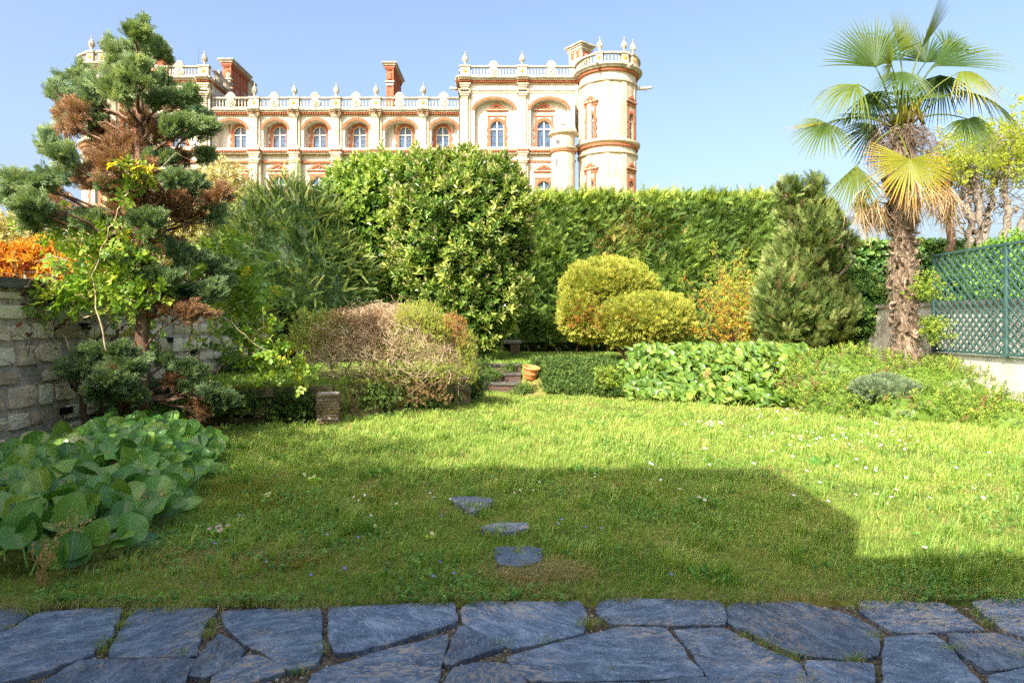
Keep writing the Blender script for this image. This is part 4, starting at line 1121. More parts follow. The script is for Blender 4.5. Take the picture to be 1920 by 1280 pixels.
# long narrow plume of a cypress hedge
def t_plume(rs, n=9, a0=34, w=0.034, L0=0.30):
    t = Tm(); r = np.random.default_rng(rs)
    for i in range(n):
        z = 0.06 + 0.84 * i / n; L = L0 * (1 - .55 * i / n)
        for sg in (-1, 1):
            if r.random() < .12: continue
            a = R(a0 + r.normal(0, 8)); tq = r.normal(0, .09)
            d = np.array([r.normal(0, .16), sg * math.sin(a), math.cos(a)])
            t.kite((0, 0, z), d, (1, 0, 0), L * r.uniform(.8, 1.15), w, tq + .06 * z)
            t.kite(np.array([0, 0, z]) + d * L * .45, d + np.array([r.normal(0, .3), sg * .35, .1]), (1, 0, 0), L * .5, w * .9, tq + .05)
            t.kite(np.array([0, 0, z]) + d * L * .35, d + np.array([r.normal(0, .3), -sg * .3, .35]), (1, 0, 0), L * .5, w * .9, tq + .08)
    t.kite((0, 0, 0), (0, 0, 1), (1, 0, 0), 1.0, w, .08)
    return t.done()
T_['plume'] = [t_plume(k) for k in (1, 2, 3, 4)]
T_['plume_wide'] = [t_plume(k, 8, 44, .045, .36) for k in (5, 6, 7)]

# scale-leaved tuft: short fingers all round
def t_tuft(rs, n=17, L=0.42, W=0.11, sp=0.9):
    t = Tm(); r = np.random.default_rng(rs)
    for i, (c, s_) in enumerate(spiral(n)):
        z = i / n; a = sp * (1 - 0.6 * z) * r.uniform(.7, 1.2)
        d = np.array([c * math.sin(a), s_ * math.sin(a), math.cos(a)])
        t.kite((c * .03, s_ * .03, z * 0.62), d, (s_, -c, 0.2), L * r.uniform(.75, 1.2) * (1 - .3 * z), W, 0.12 * (z - .4))
    return t.done()
T_['tuft'] = [t_tuft(k) for k in (1, 2, 3)]
T_['feather'] = [t_tuft(k, 24, 0.34, 0.075, 1.0) for k in (4, 5, 6)]
T_['moss'] = [t_tuft(k, 12, 0.5, 0.2, 1.1) for k in (7, 8)]

# broad-leaved shoots
def t_shoot(rs, n=8, L=0.5, W=0.2, a0=1.25, a1=0.35, z1=0.55, bend=-0.2, fold=0.3, spike=False):
    t = Tm(); r = np.random.default_rng(rs)
    for i, (c, s_) in enumerate(spiral(n)):
        z = i / max(1, n - 1); a = (a0 + (a1 - a0) * z) * r.uniform(.85, 1.15)
        d = np.array([c * math.sin(a), s_ * math.sin(a), math.cos(a)])
        t.leaf((c * .02, s_ * .02, z * z1), d, np.array([-c * math.cos(a), -s_ * math.cos(a), math.sin(a)]), L * r.uniform(.8, 1.15) * (1 - .25 * z), W * r.uniform(.85, 1.1), 0.16 * (z - .5), fold, bend * r.uniform(.3, 1.5))
    if spike:
        for k in range(3):
            dx, dy = r.normal(0, .16, 2)
            b = np.array([0, 0, z1 * .8]); d = nrm(np.array([dx, dy, 1.0]))
            for q in range(4):
                c, s_ = math.cos(q * 1.57 + k), math.sin(q * 1.57 + k)
                t.kite(b, d, (c, s_, 0), 0.62, 0.13, 0.2 * q / 4, 0.55, 1)
    return t.done()
T_['laurel'] = [t_shoot(k) for k in (1, 2, 3)]
T_['laurel_flower'] = [t_shoot(k, spike=True) for k in (4, 5)]
T_['small'] = [t_shoot(k, 7, 0.42, 0.24, 1.3, 0.4, 0.75, -0.15, 0.2) for k in (1, 2, 3)]
T_['box'] = [t_shoot(k, 10, 0.26, 0.12, 1.2, 0.3, 0.7, -0.1, 0.2) for k in (1, 2, 3)]
T_['ivy'] = [t_shoot(k, 5, 0.55, 0.5, 1.35, 0.8, 0.5, -0.3, 0.15) for k in (1, 2, 3)]
T_['lance'] = [t_shoot(k, 7, 0.6, 0.16, 1.2, 0.35, 0.4, -0.35, 0.3) for k in (1, 2, 3)]
def t_one(W=0.6, fold=.2, bend=-.2):
    t = Tm(); t.leaf((0, 0, 0), (0, 0, 1), (1, 0, 0), 1.0, W, 0, fold, bend); return t.done()
T_['leaf'] = [t_one(0.55), t_one(0.7, .3, -.35), t_one(0.5, .1, .1)]
def t_rose(rs):
    t = Tm(); r = np.random.default_rng(rs)
    for z in (0.25, 0.55):
        for sg in (-1, 1):
            t.leaf((0, 0, z), (r.normal(0, .15), sg, 0.45), (1, 0, 0), 0.36, 0.27, r.uniform(-.05, .05), .15, -.2)
    t.leaf((0, 0, .7), (0, 0, 1), (1, 0, 0), 0.42, 0.32, 0, .15, -.2)
    return t.done()
T_['rose'] = [t_rose(k) for k in (1, 2, 3)]

BARK = surf('brown_bark', [(0.06, 0.045, 0.032), (0.15, 0.11, 0.08), (0.26, 0.20, 0.15)], 9, 6, 0.95, 0.7, 24, (1, 1, 0.25))
REDBARK = surf('red_brown_bark', [(0.09, 0.05, 0.03), (0.20, 0.12, 0.075), (0.32, 0.21, 0.14)], 11, 6, 0.95, 0.8, 26, (1, 1, 0.2))
PALEBARK = surf('pale_twig_bark', [(0.36, 0.25, 0.13), (0.56, 0.42, 0.25), (0.72, 0.59, 0.40)], 8, 5, 0.9, 0.3, 20)
GREYBARK = surf('grey_smooth_bark', [(0.15, 0.12, 0.09), (0.27, 0.22, 0.17), (0.37, 0.31, 0.25)], 5, 6, 0.9, 0.5, 14, (1, 1, 0.4))
# ------------------------------------------------------------------ clipped hedges and shrubs along the back
LM = {}
LM['thuja'] = leafmat('thuja_green', [(0.0, (0.24, 0.145, 0.05)), (0.16, (0.16, 0.13, 0.035)), (0.28, (0.026, 0.055, 0.013)), (0.55, (0.068, 0.12, 0.024)), (0.8, (0.14, 0.19, 0.03)), (1.0, (0.24, 0.27, 0.045))], 0.25, 0.6, nscale=0.7)
LM['yew'] = leafmat('yew_green', [(0.0, (0.009, 0.022, 0.006)), (0.5, (0.021, 0.045, 0.010)), (0.85, (0.056, 0.085, 0.016)), (1.0, (0.115, 0.135, 0.030))], 0.2, 0.5, nscale=0.9)
LM['laurel'] = leafmat('laurel_leaf', [(0.0, (0.012, 0.034, 0.006)), (0.5, (0.036, 0.082, 0.012)), (0.8, (0.08, 0.14, 0.020)), (1.0, (0.15, 0.20, 0.038))], 0.25, 0.32, 0.5, nscale=0.8)
LM['laurel_old'] = leafmat('laurel_olive_leaf', [(0.0, (0.013, 0.034, 0.007)), (0.5, (0.044, 0.090, 0.014)), (0.8, (0.10, 0.15, 0.024)), (1.0, (0.17, 0.20, 0.045))], 0.22, 0.32, 0.5, nscale=0.8)
LM['candle'] = leafmat('laurel_flower_spikes', [(0.0, (0.09, 0.11, 0.028)), (0.6, (0.15, 0.155, 0.055)), (1.0, (0.22, 0.205, 0.095))], 0.15, 0.8, 0.1)
LM['gold'] = leafmat('golden_juniper', [(0.0, (0.22, 0.09, 0.02)), (0.13, (0.18, 0.11, 0.028)), (0.24, (0.040, 0.066, 0.012)), (0.55, (0.092, 0.118, 0.018)), (0.85, (0.155, 0.172, 0.024)), (1.0, (0.23, 0.225, 0.045))], 0.22, 0.7, 0.15, nscale=1.1, namp=.3)
LM['loose'] = leafmat('loose_cypress', [(0.0, (0.12, 0.075, 0.03)), (0.14, (0.08, 0.065, 0.022)), (0.25, (0.022, 0.045, 0.011)), (0.55, (0.050, 0.085, 0.020)), (0.8, (0.09, 0.125, 0.030)), (1.0, (0.15, 0.18, 0.055))], 0.25, 0.6, nscale=1.3)
LM['spirea'] = leafmat('orange_new_leaves', [(0.0, (0.22, 0.07, 0.015)), (0.35, (0.27, 0.13, 0.02)), (0.6, (0.22, 0.19, 0.025)), (1.0, (0.13, 0.19, 0.03))], 0.35, 0.6, nscale=1.5)
LM['ivy'] = leafmat('ivy_leaf', [(0.0, (0.016, 0.042, 0.012)), (0.5, (0.045, 0.10, 0.022)), (0.85, (0.10, 0.17, 0.035)), (1.0, (0.22, 0.26, 0.07))], 0.22, 0.35, 0.5, nscale=1.2)


def fnoise(p, s): return _hash_noise(p[:, 0] + p[:, 1] * .3, p[:, 2] + p[:, 1] * .4, s)


# tall clipped hedge at the very back
hx0, hx1, hy, hz = -2.6, 10.3, 22.6, 6.15
hedge = thing('clipped_hedge', 'tall clipped evergreen hedge with a level top closing the back of the garden', 'hedge', ((hx0 + hx1) / 2, hy + .7, .5))
mb = MB(); mb.bx(hx0 + .2, hx1 - .15, hy + 0.42, hy + 1.7, 0.9, hz - 0.45, 0, tint=0.35); mb.bx(hx0 + .2, hx1 - .15, hy + 1.2, hy + 1.69, 0.35, 0.95, 0, tint=0.35)
n = 20000
x = RG.uniform(hx0, hx1, n); z = 0.75 + (hz - 0.75) * RG.random(n) ** 0.9
p = np.stack([x, hy + RG.uniform(0.0, 0.42, n), z], 1)
lump = fnoise(p, 1.4); p[:, 1] += -0.24 * lump + 0.16 * fnoise(p, 4.0)
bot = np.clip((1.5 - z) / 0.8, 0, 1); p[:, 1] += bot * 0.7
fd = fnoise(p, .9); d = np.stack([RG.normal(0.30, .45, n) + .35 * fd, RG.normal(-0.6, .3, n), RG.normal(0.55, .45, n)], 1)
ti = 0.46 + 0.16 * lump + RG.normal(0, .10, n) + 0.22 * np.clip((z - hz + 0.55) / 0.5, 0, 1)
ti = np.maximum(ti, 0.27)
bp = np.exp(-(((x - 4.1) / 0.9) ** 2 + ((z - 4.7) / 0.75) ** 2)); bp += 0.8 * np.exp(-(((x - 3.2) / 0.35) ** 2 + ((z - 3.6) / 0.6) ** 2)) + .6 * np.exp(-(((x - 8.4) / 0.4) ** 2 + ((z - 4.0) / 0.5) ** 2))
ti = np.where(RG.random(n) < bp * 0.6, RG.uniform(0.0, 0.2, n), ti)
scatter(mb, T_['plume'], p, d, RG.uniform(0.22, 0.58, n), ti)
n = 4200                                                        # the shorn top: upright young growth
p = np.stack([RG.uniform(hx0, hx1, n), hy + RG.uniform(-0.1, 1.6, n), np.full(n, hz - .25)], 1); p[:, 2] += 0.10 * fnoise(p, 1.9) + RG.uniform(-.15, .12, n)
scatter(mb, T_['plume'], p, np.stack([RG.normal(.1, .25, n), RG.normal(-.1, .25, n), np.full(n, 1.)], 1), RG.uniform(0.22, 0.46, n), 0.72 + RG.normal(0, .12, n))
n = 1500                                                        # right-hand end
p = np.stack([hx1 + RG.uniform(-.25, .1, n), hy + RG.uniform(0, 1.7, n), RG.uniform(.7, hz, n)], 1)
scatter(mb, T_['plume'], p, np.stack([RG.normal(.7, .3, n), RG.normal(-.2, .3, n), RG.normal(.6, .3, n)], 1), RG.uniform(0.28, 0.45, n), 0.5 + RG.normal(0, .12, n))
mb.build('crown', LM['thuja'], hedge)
mb = MB()
for k in range(22):
    xx = hx0 + 0.3 + k * 0.58; limb(mb, (xx, hy + 0.8, 0.4), (xx + RG.normal(0, .1), hy + .9, 1.6), 0.06, 0.05, 0, .03)
mb.build('trunk', BARK, hedge)

def px_blobs(lst, d, sy=1.0):
    s_ = d / F
    out = []
    for q in lst:
        x, y, rx, ry = q[:4]; dd = q[4] if len(q) > 4 else 0
        c = P(x, y, d + dd); out.append((c[0], c[1], c[2], rx * s_, min(rx, ry) * s_ * sy, ry * s_))
    return out


# yew on the left
def bush(name, label, cat, base, blobs, tm, n, size, mat, tint, dirmix, trunk=True, r0=0.7, corescale=0.7, lump=0.10, bark=BARK, extra=None, zmin=0.03, inner=.8, tfun=None, coretint=.3):
    o = thing(name, label, cat, base)
    mb = MB(); core(mb, blobs, corescale, 0, coretint)
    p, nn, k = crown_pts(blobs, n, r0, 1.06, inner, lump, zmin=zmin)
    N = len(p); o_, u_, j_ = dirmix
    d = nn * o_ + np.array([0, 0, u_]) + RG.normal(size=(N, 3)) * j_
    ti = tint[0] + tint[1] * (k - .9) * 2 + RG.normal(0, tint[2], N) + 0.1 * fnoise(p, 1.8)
    if tfun is not None: ti = tfun(p, nn, ti)
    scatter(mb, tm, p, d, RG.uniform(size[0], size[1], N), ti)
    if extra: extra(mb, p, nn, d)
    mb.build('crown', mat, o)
    if trunk:
        mb = MB()
        for b in blobs:
            for _ in range(3):
                limb(mb, np.array(base) + RG.normal(size=3) * np.array([.15, .15, 0]), np.array(b[:3]) + RG.normal(size=3) * np.array(b[3:6]) * .3, 0.07, 0.02, 0.05, .05)
        mb.build('trunk', bark, o)
    return o


def yew_long(mb, p, nn, d):
    i = RG.choice(len(p), 260, replace=False)
    dd = nn[i] * 0.7 + np.array([0.25, -0.1, 0.75]) + RG.normal(size=(260, 3)) * .25
    scatter(mb, T_['yew'], p[i] + nn[i] * .02, dd, RG.uniform(.28, .46, 260), 0.85 + RG.normal(0, .12, 260))


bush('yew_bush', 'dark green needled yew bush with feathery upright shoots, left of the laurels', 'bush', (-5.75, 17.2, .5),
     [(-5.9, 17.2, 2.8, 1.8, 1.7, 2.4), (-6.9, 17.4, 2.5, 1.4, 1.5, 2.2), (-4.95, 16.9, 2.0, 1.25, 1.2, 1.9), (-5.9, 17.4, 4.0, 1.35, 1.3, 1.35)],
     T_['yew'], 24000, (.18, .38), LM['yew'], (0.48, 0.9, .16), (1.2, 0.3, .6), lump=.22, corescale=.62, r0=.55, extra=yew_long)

# two cherry laurels
bush('laurel_bush', 'glossy bright green laurel without flowers, behind and left of the flowering one', 'bush', (-3.6, 19.2, .5),
     px_blobs([(690, 440, 80, 112), (655, 400, 48, 78), (745, 400, 70, 92), (692, 338, 30, 32), (742, 352, 30, 40), (645, 368, 22, 40), (690, 560, 70, 80)], 18.6, 1.0),
     T_['laurel'], 7600, (.30, .46), LM['laurel'], (0.55, 1.0, .18), (0.8, 0.8, .45), lump=.25)


def candles(mb, p, nn, d):
    sel = np.nonzero(RG.random(len(p)) < 0.34)[0]
    scatter(mb, T_['laurel_flower'], p[sel] + nn[sel] * .03, nn[sel] * .7 + np.array([.05, 0, .8]) + RG.normal(size=(len(sel), 3)) * .22, RG.uniform(.27, .42, len(sel)), 0.66 + RG.normal(0, .14, len(sel)))


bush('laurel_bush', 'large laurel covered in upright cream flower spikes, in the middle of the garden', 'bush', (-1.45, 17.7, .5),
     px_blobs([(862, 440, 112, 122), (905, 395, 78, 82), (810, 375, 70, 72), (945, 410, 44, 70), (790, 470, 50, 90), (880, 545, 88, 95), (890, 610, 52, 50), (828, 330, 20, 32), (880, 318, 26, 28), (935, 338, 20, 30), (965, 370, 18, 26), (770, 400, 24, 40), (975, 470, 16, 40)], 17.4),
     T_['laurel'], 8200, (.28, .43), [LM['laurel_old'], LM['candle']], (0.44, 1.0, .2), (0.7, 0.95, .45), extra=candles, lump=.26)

# golden cloud-clipped juniper
def goldtint(p, nn, ti):
    br = np.exp(-(((p[:, 0] - 1.95) / .36) ** 2 + ((p[:, 2] - 1.75) / .30) ** 2)) + .5 * np.exp(-(((p[:, 0] - 2.8) / .25) ** 2 + ((p[:, 2] - 1.85) / .15) ** 2))
    ti = np.maximum(ti - .12 * np.clip(-fnoise(p, 3.4), 0, 1), .27)
    return np.where(RG.random(len(p)) < br * .85, RG.uniform(0, .17, len(p)), ti)


GB0 = [(2.58, 17.2, 2.48, 1.18, 1.05, .78), (3.5, 16.5, 1.70, 1.12, .95, .62), (1.95, 16.9, 1.80, .66, .75, .66), (2.85, 16.3, 1.62, .75, .6, .52)]
GB = []
for b in GB0:
    GB.append(b)
    for _ in range(9):
        u = nrm(RG.normal(size=3)); u[2] = abs(u[2]) * .8 if RG.random() < .7 else u[2]; u[1] = -abs(u[1])
        GB.append((b[0] + u[0] * b[3] * .8, b[1] + u[1] * b[4] * .8, b[2] + u[2] * b[5] * .8, b[3] * RG.uniform(.22, .32), b[4] * .26, b[5] * RG.uniform(.24, .34)))
def stray(mb, p, nn, d):
    i = RG.choice(len(p), 900, replace=False)
    scatter(mb, T_['feather'], p[i] + nn[i] * .03, nn[i] * .7 + np.array([.1, -.1, .6]) + RG.normal(size=(900, 3)) * .35, RG.uniform(.14, .30, 900), .72 + RG.normal(0, .12, 900))


gold = bush('golden_juniper', 'rounded golden yellow juniper clipped into two cushions on bare stems', 'bush', (3.3, 16.8, .55),
     GB, T_['tuft'], 26000, (.09, .20), LM['gold'], (0.60, 1.1, .15), (1.0, 0.35, .45), trunk=False, r0=.86, corescale=.86, lump=.05, tfun=goldtint, inner=.9, coretint=.45, extra=stray)
mb = MB()
for b in ((2.5, 17.0, 2.1), (3.6, 16.6, 1.4), (2.1, 16.8, 1.5), (3.0, 16.4, 1.4), (4.1, 16.7, 1.4)):
    limb(mb, (3.25 + RG.normal(0, .12), 16.6 + RG.normal(0, .1), .45), b, .075, .03, .02, .06, 7)
mb.build('trunk', REDBARK, gold)

# loose conifer at the right end of the hedge
CB = px_blobs([(1505, 590, 62, 62), (1492, 510, 48, 62, .2), (1518, 440, 40, 50), (1495, 400, 30, 38, .2), (1527, 365, 12, 34), (1480, 360, 16, 20), (1555, 400, 12, 14), (1465, 580, 45, 70, -.2), (1560, 590, 38, 50, .3), (1548, 500, 28, 44, .2), (1556, 440, 14, 30), (1575, 430, 10, 14), (1590, 460, 10, 14)], 15.6)
conifer = bush('loose_conifer', 'shaggy grey green conifer with open feathery top, left of the palm', 'tree', tuple(P(1515, 660, 15.7)),
     CB, T_['plume_wide'], 13000, (.16, .36), LM['loose'], (0.58, .8, .16), (0.7, 0.9, .35), r0=.45, corescale=.30, lump=.25, inner=.5,
     tfun=lambda p, nn, ti: np.where(RG.random(len(p)) < .12 * (1 + fnoise(p, 2.5)), RG.uniform(0, .18, len(p)), np.maximum(ti, .28)))

bush('dark_shrub', 'dark leafy shrub filling the gap between the shaggy conifer and the palm trunk', 'bush', tuple(P(1625, 650, 16.4)), px_blobs([(1620, 585, 48, 58), (1655, 600, 36, 48, -.2), (1600, 540, 30, 30, .3)], 16.4), T_['laurel'], 2300, (.2, .32), LM['ivy'], (.45, .7, .16), (.8, .5, .5), lump=.25)
# small orange shrub in front of the hedge
o = thing('orange_shrub', 'twiggy shrub with small orange and yellow new leaves in front of the hedge', 'bush', tuple(P(1375, 655, 16.2)))
mb = MB(); mt = MB(); base = P(1378, 655, 16.2)
for k in range(60):
    tip = P(1375 + RG.normal(0, 34), 560 + RG.normal(0, 36), 16.2 + RG.normal(0, .4))
    pts = limb(mt, base + RG.normal(size=3) * np.array([.25, .2, .02]), tip, .012, .004, .06, .05, 6, 4)
    q = np.concatenate([pts[2:] + RG.normal(size=(4, 3)) * .09 for _ in range(9)])
    scatter(mb, T_['small'], q, RG.normal(size=(len(q), 3)) + np.array([0, -.2, .8]), RG.uniform(.07, .14, len(q)), np.clip(.70 + RG.normal(0, .24, len(q)) + (q[:, 2] - 2.2) * .12, 0, 1))
mb.build('leaves', LM['spirea'], o); mt.build('stems', REDBARK, o)

# ivy hedge behind the palm
ih = thing('ivy_hedge', 'dark ivy covered hedge with level top behind the palm trunk', 'hedge', (10.3, 18.3, .5))
mb = MB(); mb.bx(8.2, 13.4, 18.05, 18.8, .4, 3.6, 0, tint=.3)
n = 5200
x = RG.uniform(8.0, 13.6, n); z = RG.uniform(.4, 3.85, n); p = np.stack([x, 17.75 + RG.uniform(0, .35, n), z], 1); p[:, 1] -= .15 * fnoise(p, 1.7)
scatter(mb, T_['ivy'], p, np.stack([RG.normal(-.1, .4, n), RG.normal(-.7, .3, n), RG.normal(.4, .4, n)], 1), RG.uniform(.16, .26, n), .45 + RG.normal(0, .16, n) + .15 * (z > 3.5))
n = 1200
p = np.stack([RG.uniform(8, 13.6, n), RG.uniform(17.7, 18.9, n), 3.7 + RG.normal(0, .07, n)], 1)
scatter(mb, T_['ivy'], p, np.stack([RG.normal(0, .4, n), RG.normal(0, .4, n), np.full(n, .8)], 1), RG.uniform(.16, .26, n), .66 + RG.normal(0, .16, n))
mb.build('crown', LM['ivy'], ih)

# trees and shrubs beyond the left wall, seen between the conifer's branches
LM['pale'] = leafmat('pale_young_leaves', [(0.0, (0.14, 0.115, 0.05)), (0.4, (0.18, 0.17, 0.07)), (0.7, (0.22, 0.22, 0.11)), (1.0, (0.30, 0.28, 0.18))], 0.4, 0.6, nscale=1.0)
for lab, base, bl, n, s_ in (('pale yellow leaved tree beyond the wall at the far left of the photo', (-16.6, 22, 0), px_blobs([(40, 440, 75, 55), (-60, 430, 60, 50), (70, 400, 40, 30)], 22), 1300, (.2, .34)),
                        ('dense pale green tree standing low behind the left wall, below the castle tower', (-14, 24, 0), px_blobs([(130, 500, 130, 60), (300, 520, 120, 60), (20, 480, 80, 50), (230, 470, 60, 40), (400, 470, 60, 60)], 24), 5200, (.2, .36)),
                        ('pale blossoming tree behind the blue green conifer, below the castle', (-11.8, 21.5, 0), px_blobs([(300, 440, 110, 55), (420, 350, 55, 45), (225, 430, 80, 50), (370, 420, 70, 60)], 21.5), 3600, (.18, .32))):
    bush('pale_tree', lab, 'tree', base, bl, T_['small'], n, s_, LM['pale'], (.55, .5, .2), (.5, .4, .6), r0=.2, corescale=.0001, lump=.25, inner=.1, bark=GREYBARK)
LM['flame'] = leafmat('flame_leaves', [(0.0, (0.14, 0.02, 0.010)), (0.3, (0.20, 0.07, 0.012)), (0.55, (0.27, 0.15, 0.016)), (1.0, (0.30, 0.235, 0.04))], 0.4, 0.5, nscale=1.2, tcol=(1.4, 1.0, .4, 1))
bush('flame_shrub', 'shrub with blazing orange and red leaves showing over the left wall', 'bush', (-8.2, 11.2, 0),
     px_blobs([(20, 490, 60, 34), (75, 480, 45, 26), (125, 500, 36, 20), (70, 505, 90, 22), (-50, 490, 60, 36), (20, 520, 60, 20)], 11.2), T_['lance'], 1100, (.15, .26), LM['flame'], (.72, .3, .2), (.8, .5, .5),
     r0=.2, corescale=.0001, lump=.3, bark=GREYBARK, tfun=lambda p, nn, ti: ti - .35 * np.exp(-((p[:, 0] + 8.7) / .5) ** 2 - ((p[:, 2] - 2.5) / .3) ** 2))
bush('leafy_tree', 'leafy tree beyond the left wall whose dappled shade falls on the big round leaves', 'tree', (-7.4, 1.4, 0),
     [(-6.5, 1.5, 5.9, 1.3, 1.2, 1.0), (-7.2, 3.0, 5.2, 1.2, 1.2, .9), (-7.6, .9, 6.3, 1.3, 1.3, 1.0), (-5.6, .6, 6.6, .9, .9, .7)], T_['small'], 900, (.22, .38), LM['pale'], (.5, .4, .2), (.5, .4, .6), r0=.2, corescale=.0001, lump=.3, inner=.1, bark=GREYBARK)
LM['deep'] = leafmat('neighbour_leaf', [(0.0, (0.018, 0.05, 0.012)), (0.5, (0.06, 0.13, 0.022)), (1.0, (0.15, 0.24, 0.04))], 0.3, 0.4, nscale=1.2)
# ------------------------------------------------------------------ blue green conifer with browned inner branches
LM['blue'] = leafmat('blue_green_scales', [(0.0, (0.020, 0.050, 0.026)), (0.4, (0.052, 0.092, 0.044)), (0.7, (0.10, 0.145, 0.062)), (1.0, (0.17, 0.21, 0.095))], 0.2, 0.65, 0.15, nscale=1.5)
LM['brown'] = leafmat('dead_brown_scales', [(0.0, (0.05, 0.026, 0.013)), (0.5, (0.125, 0.07, 0.036)), (1.0, (0.20, 0.13, 0.075))], 0.2, 0.8, 0.05, nscale=2.0)
D0 = 8.5
bc = thing('blue_conifer', 'blue green conifer with browned inner branches and a bare trunk beside the left wall', 'tree', (-4.9, D0, 0))
mt = MB()
tp = np.array([P(264, 836, D0), P(266, 720, D0), P(267, 600, D0), P(262, 480, D0), P(255, 380, D0), P(262, 270, D0), P(262, 160, D0), P(256, 60, D0)])
tr_ = np.array([.105, .09, .085, .078, .07, .055, .035, .012])
tt = np.linspace(0, 7, 29)
tp2 = np.stack([np.interp(tt, range(8), tp[:, k]) for k in range(3)], 1); tp2[1:-1] += RG.normal(0, .012, (27, 3))
mt.tube(tp2, np.interp(tt, range(8), tr_), 10)
GREEN = [(256, 62, 20, 26), (265, 100, 34, 30), (216, 105, 16, 34), (298, 98, 20, 22), (250, 140, 40, 30), (300, 155, 30, 26), (150, 150, 34, 36), (112, 180, 22, 26), (172, 190, 34, 36), (215, 165, 36, 36),
         (125, 225, 24, 24), (88, 262, 22, 34), (118, 292, 24, 20), (345, 186, 30, 18), (300, 195, 34, 22), (372, 218, 22, 24), (336, 238, 34, 20), (385, 240, 14, 16), (380, 293, 20, 11), (185, 235, 26, 20),
         (38, 348, 36, 18), (18, 338, 20, 14), (70, 340, 26, 14), (128, 330, 28, 16), (55, 382, 26, 18), (12, 372, 14, 10), (95, 405, 30, 14), (60, 410, 30, 16),
         (285, 418, 34, 22), (262, 440, 30, 14), (398, 402, 20, 30), (360, 350, 22, 16), (205, 425, 34, 16), (165, 410, 28, 12), (270, 492, 46, 24), (240, 500, 30, 16), (345, 480, 34, 20), (420, 505, 22, 24), (300, 520, 44, 14), (352, 552, 46, 14), (400, 545, 26, 14), (330, 335, 22, 10), (300, 300, 26, 12), (215, 350, 26, 12),
         (196, 662, 46, 13, -.3), (160, 690, 40, 20, -.4), (235, 690, 42, 18, -.3), (205, 715, 42, 14, -.5), (250, 742, 22, 12, -.3), (185, 740, 22, 10, -.4), (310, 682, 26, 12, .2), (352, 694, 28, 13, .1), (395, 742, 22, 14, 0), (355, 730, 22, 12, .1), (300, 735, 26, 16, .2), (425, 752, 16, 10, 0)]
BROWN = [(140, 205, 30, 24), (135, 235, 26, 18), (196, 250, 34, 30), (255, 222, 26, 16), (245, 275, 50, 40), (300, 255, 44, 28), (225, 315, 46, 34), (325, 300, 36, 24), (270, 350, 56, 38), (335, 350, 46, 26), (195, 300, 24, 30), (90, 372, 36, 16), (75, 390, 26, 12), (300, 385, 56, 22), (240, 390, 40, 26), (175, 340, 22, 24), (412, 365, 24, 18),
         (350, 400, 26, 26), (300, 460, 40, 16), (345, 590, 44, 12), (300, 570, 30, 10), (230, 700, 30, 8, -.3), (330, 712, 30, 10, .1), (372, 765, 14, 16, .1), (255, 770, 16, 12, -.1)]
mg = MB(); mbn = MB()
rg = np.random.default_rng(5)
s_ = D0 / F
for lst, out, tm, dens in ((GREEN, mg, T_['feather'], 42), (BROWN, mbn, T_['feather'], 20)):
    for q in lst:
        x, y, rx, ry = q[:4]
        if y < 300: rx, ry = rx * .84, ry * .86
        dy = q[4] if len(q) > 4 else rg.normal(0, .42)
        if lst is BROWN and len(q) < 5: dy *= .6
        c = P(x, y, D0 + dy); rr = np.array([rx, .75 * (rx + ry) * .5, ry]) * s_
        zb = min(max(c[2] - .25 - .25 * abs(c[0] + 4.95), .5), 5.0)
        j = int(np.argmin(abs(tp2[:, 2] - zb)))
        pts = limb(mt, tp2[j], c - np.array([0, 0, ry * s_ * .3]), .032 if lst is GREEN else .02, .007, .04, .035, 7, 5, rng=rg)
        ax = nrm(c - np.array([tp2[j][0], D0, c[2] - .35]))
        nb = int(6 + (rx * ry) ** .5 / 3.0)
        for _ in range(nb):                                    # small side branches, each feathered to its tip
            a = pts[rg.integers(4, 7)]; u = nrm(rg.normal(size=3) + ax * .5 + np.array([0, 0, .25]))
            e = c + u * rr * rg.uniform(.35, 1.32) * (1.1 if lst is BROWN else 1.0)
            qq = limb(mt, a, e, .008, .003, rg.normal(.03, .08), .06, 6, 4, rng=rg)
            br = nrm(qq[-1] - qq[-3])
            N = int(dens * rg.uniform(.6, 1.2))
            t = rg.uniform(.35, 1.0, N) ** .8 * 5; k0 = np.minimum(t.astype(int), 4)
            p = qq[k0] + (qq[k0 + 1] - qq[k0]) * (t - k0)[:, None]
            sp = (1.25 - t / 5 * .75)[:, None]
            off = rg.normal(size=(N, 3)) * np.array([.040, .040, .034]) * sp
            p = p + off
            d = br * .9 + off * 9 + np.array([0, 0, .35]) + rg.normal(size=(N, 3)) * .3
            tone = rg.normal(0, .09)
            scatter(out, tm, p, d, rg.uniform(.07, .165, N), .42 + tone + .06 * t + rg.normal(0, .12, N) * .8 - .08 + (.10 if lst is GREEN and y < 300 else 0), rng=rg)
mt.build('trunk', REDBARK, bc); mg.build('foliage', LM['blue'], bc); o = mbn.build('dead_foliage', LM['brown'], bc)

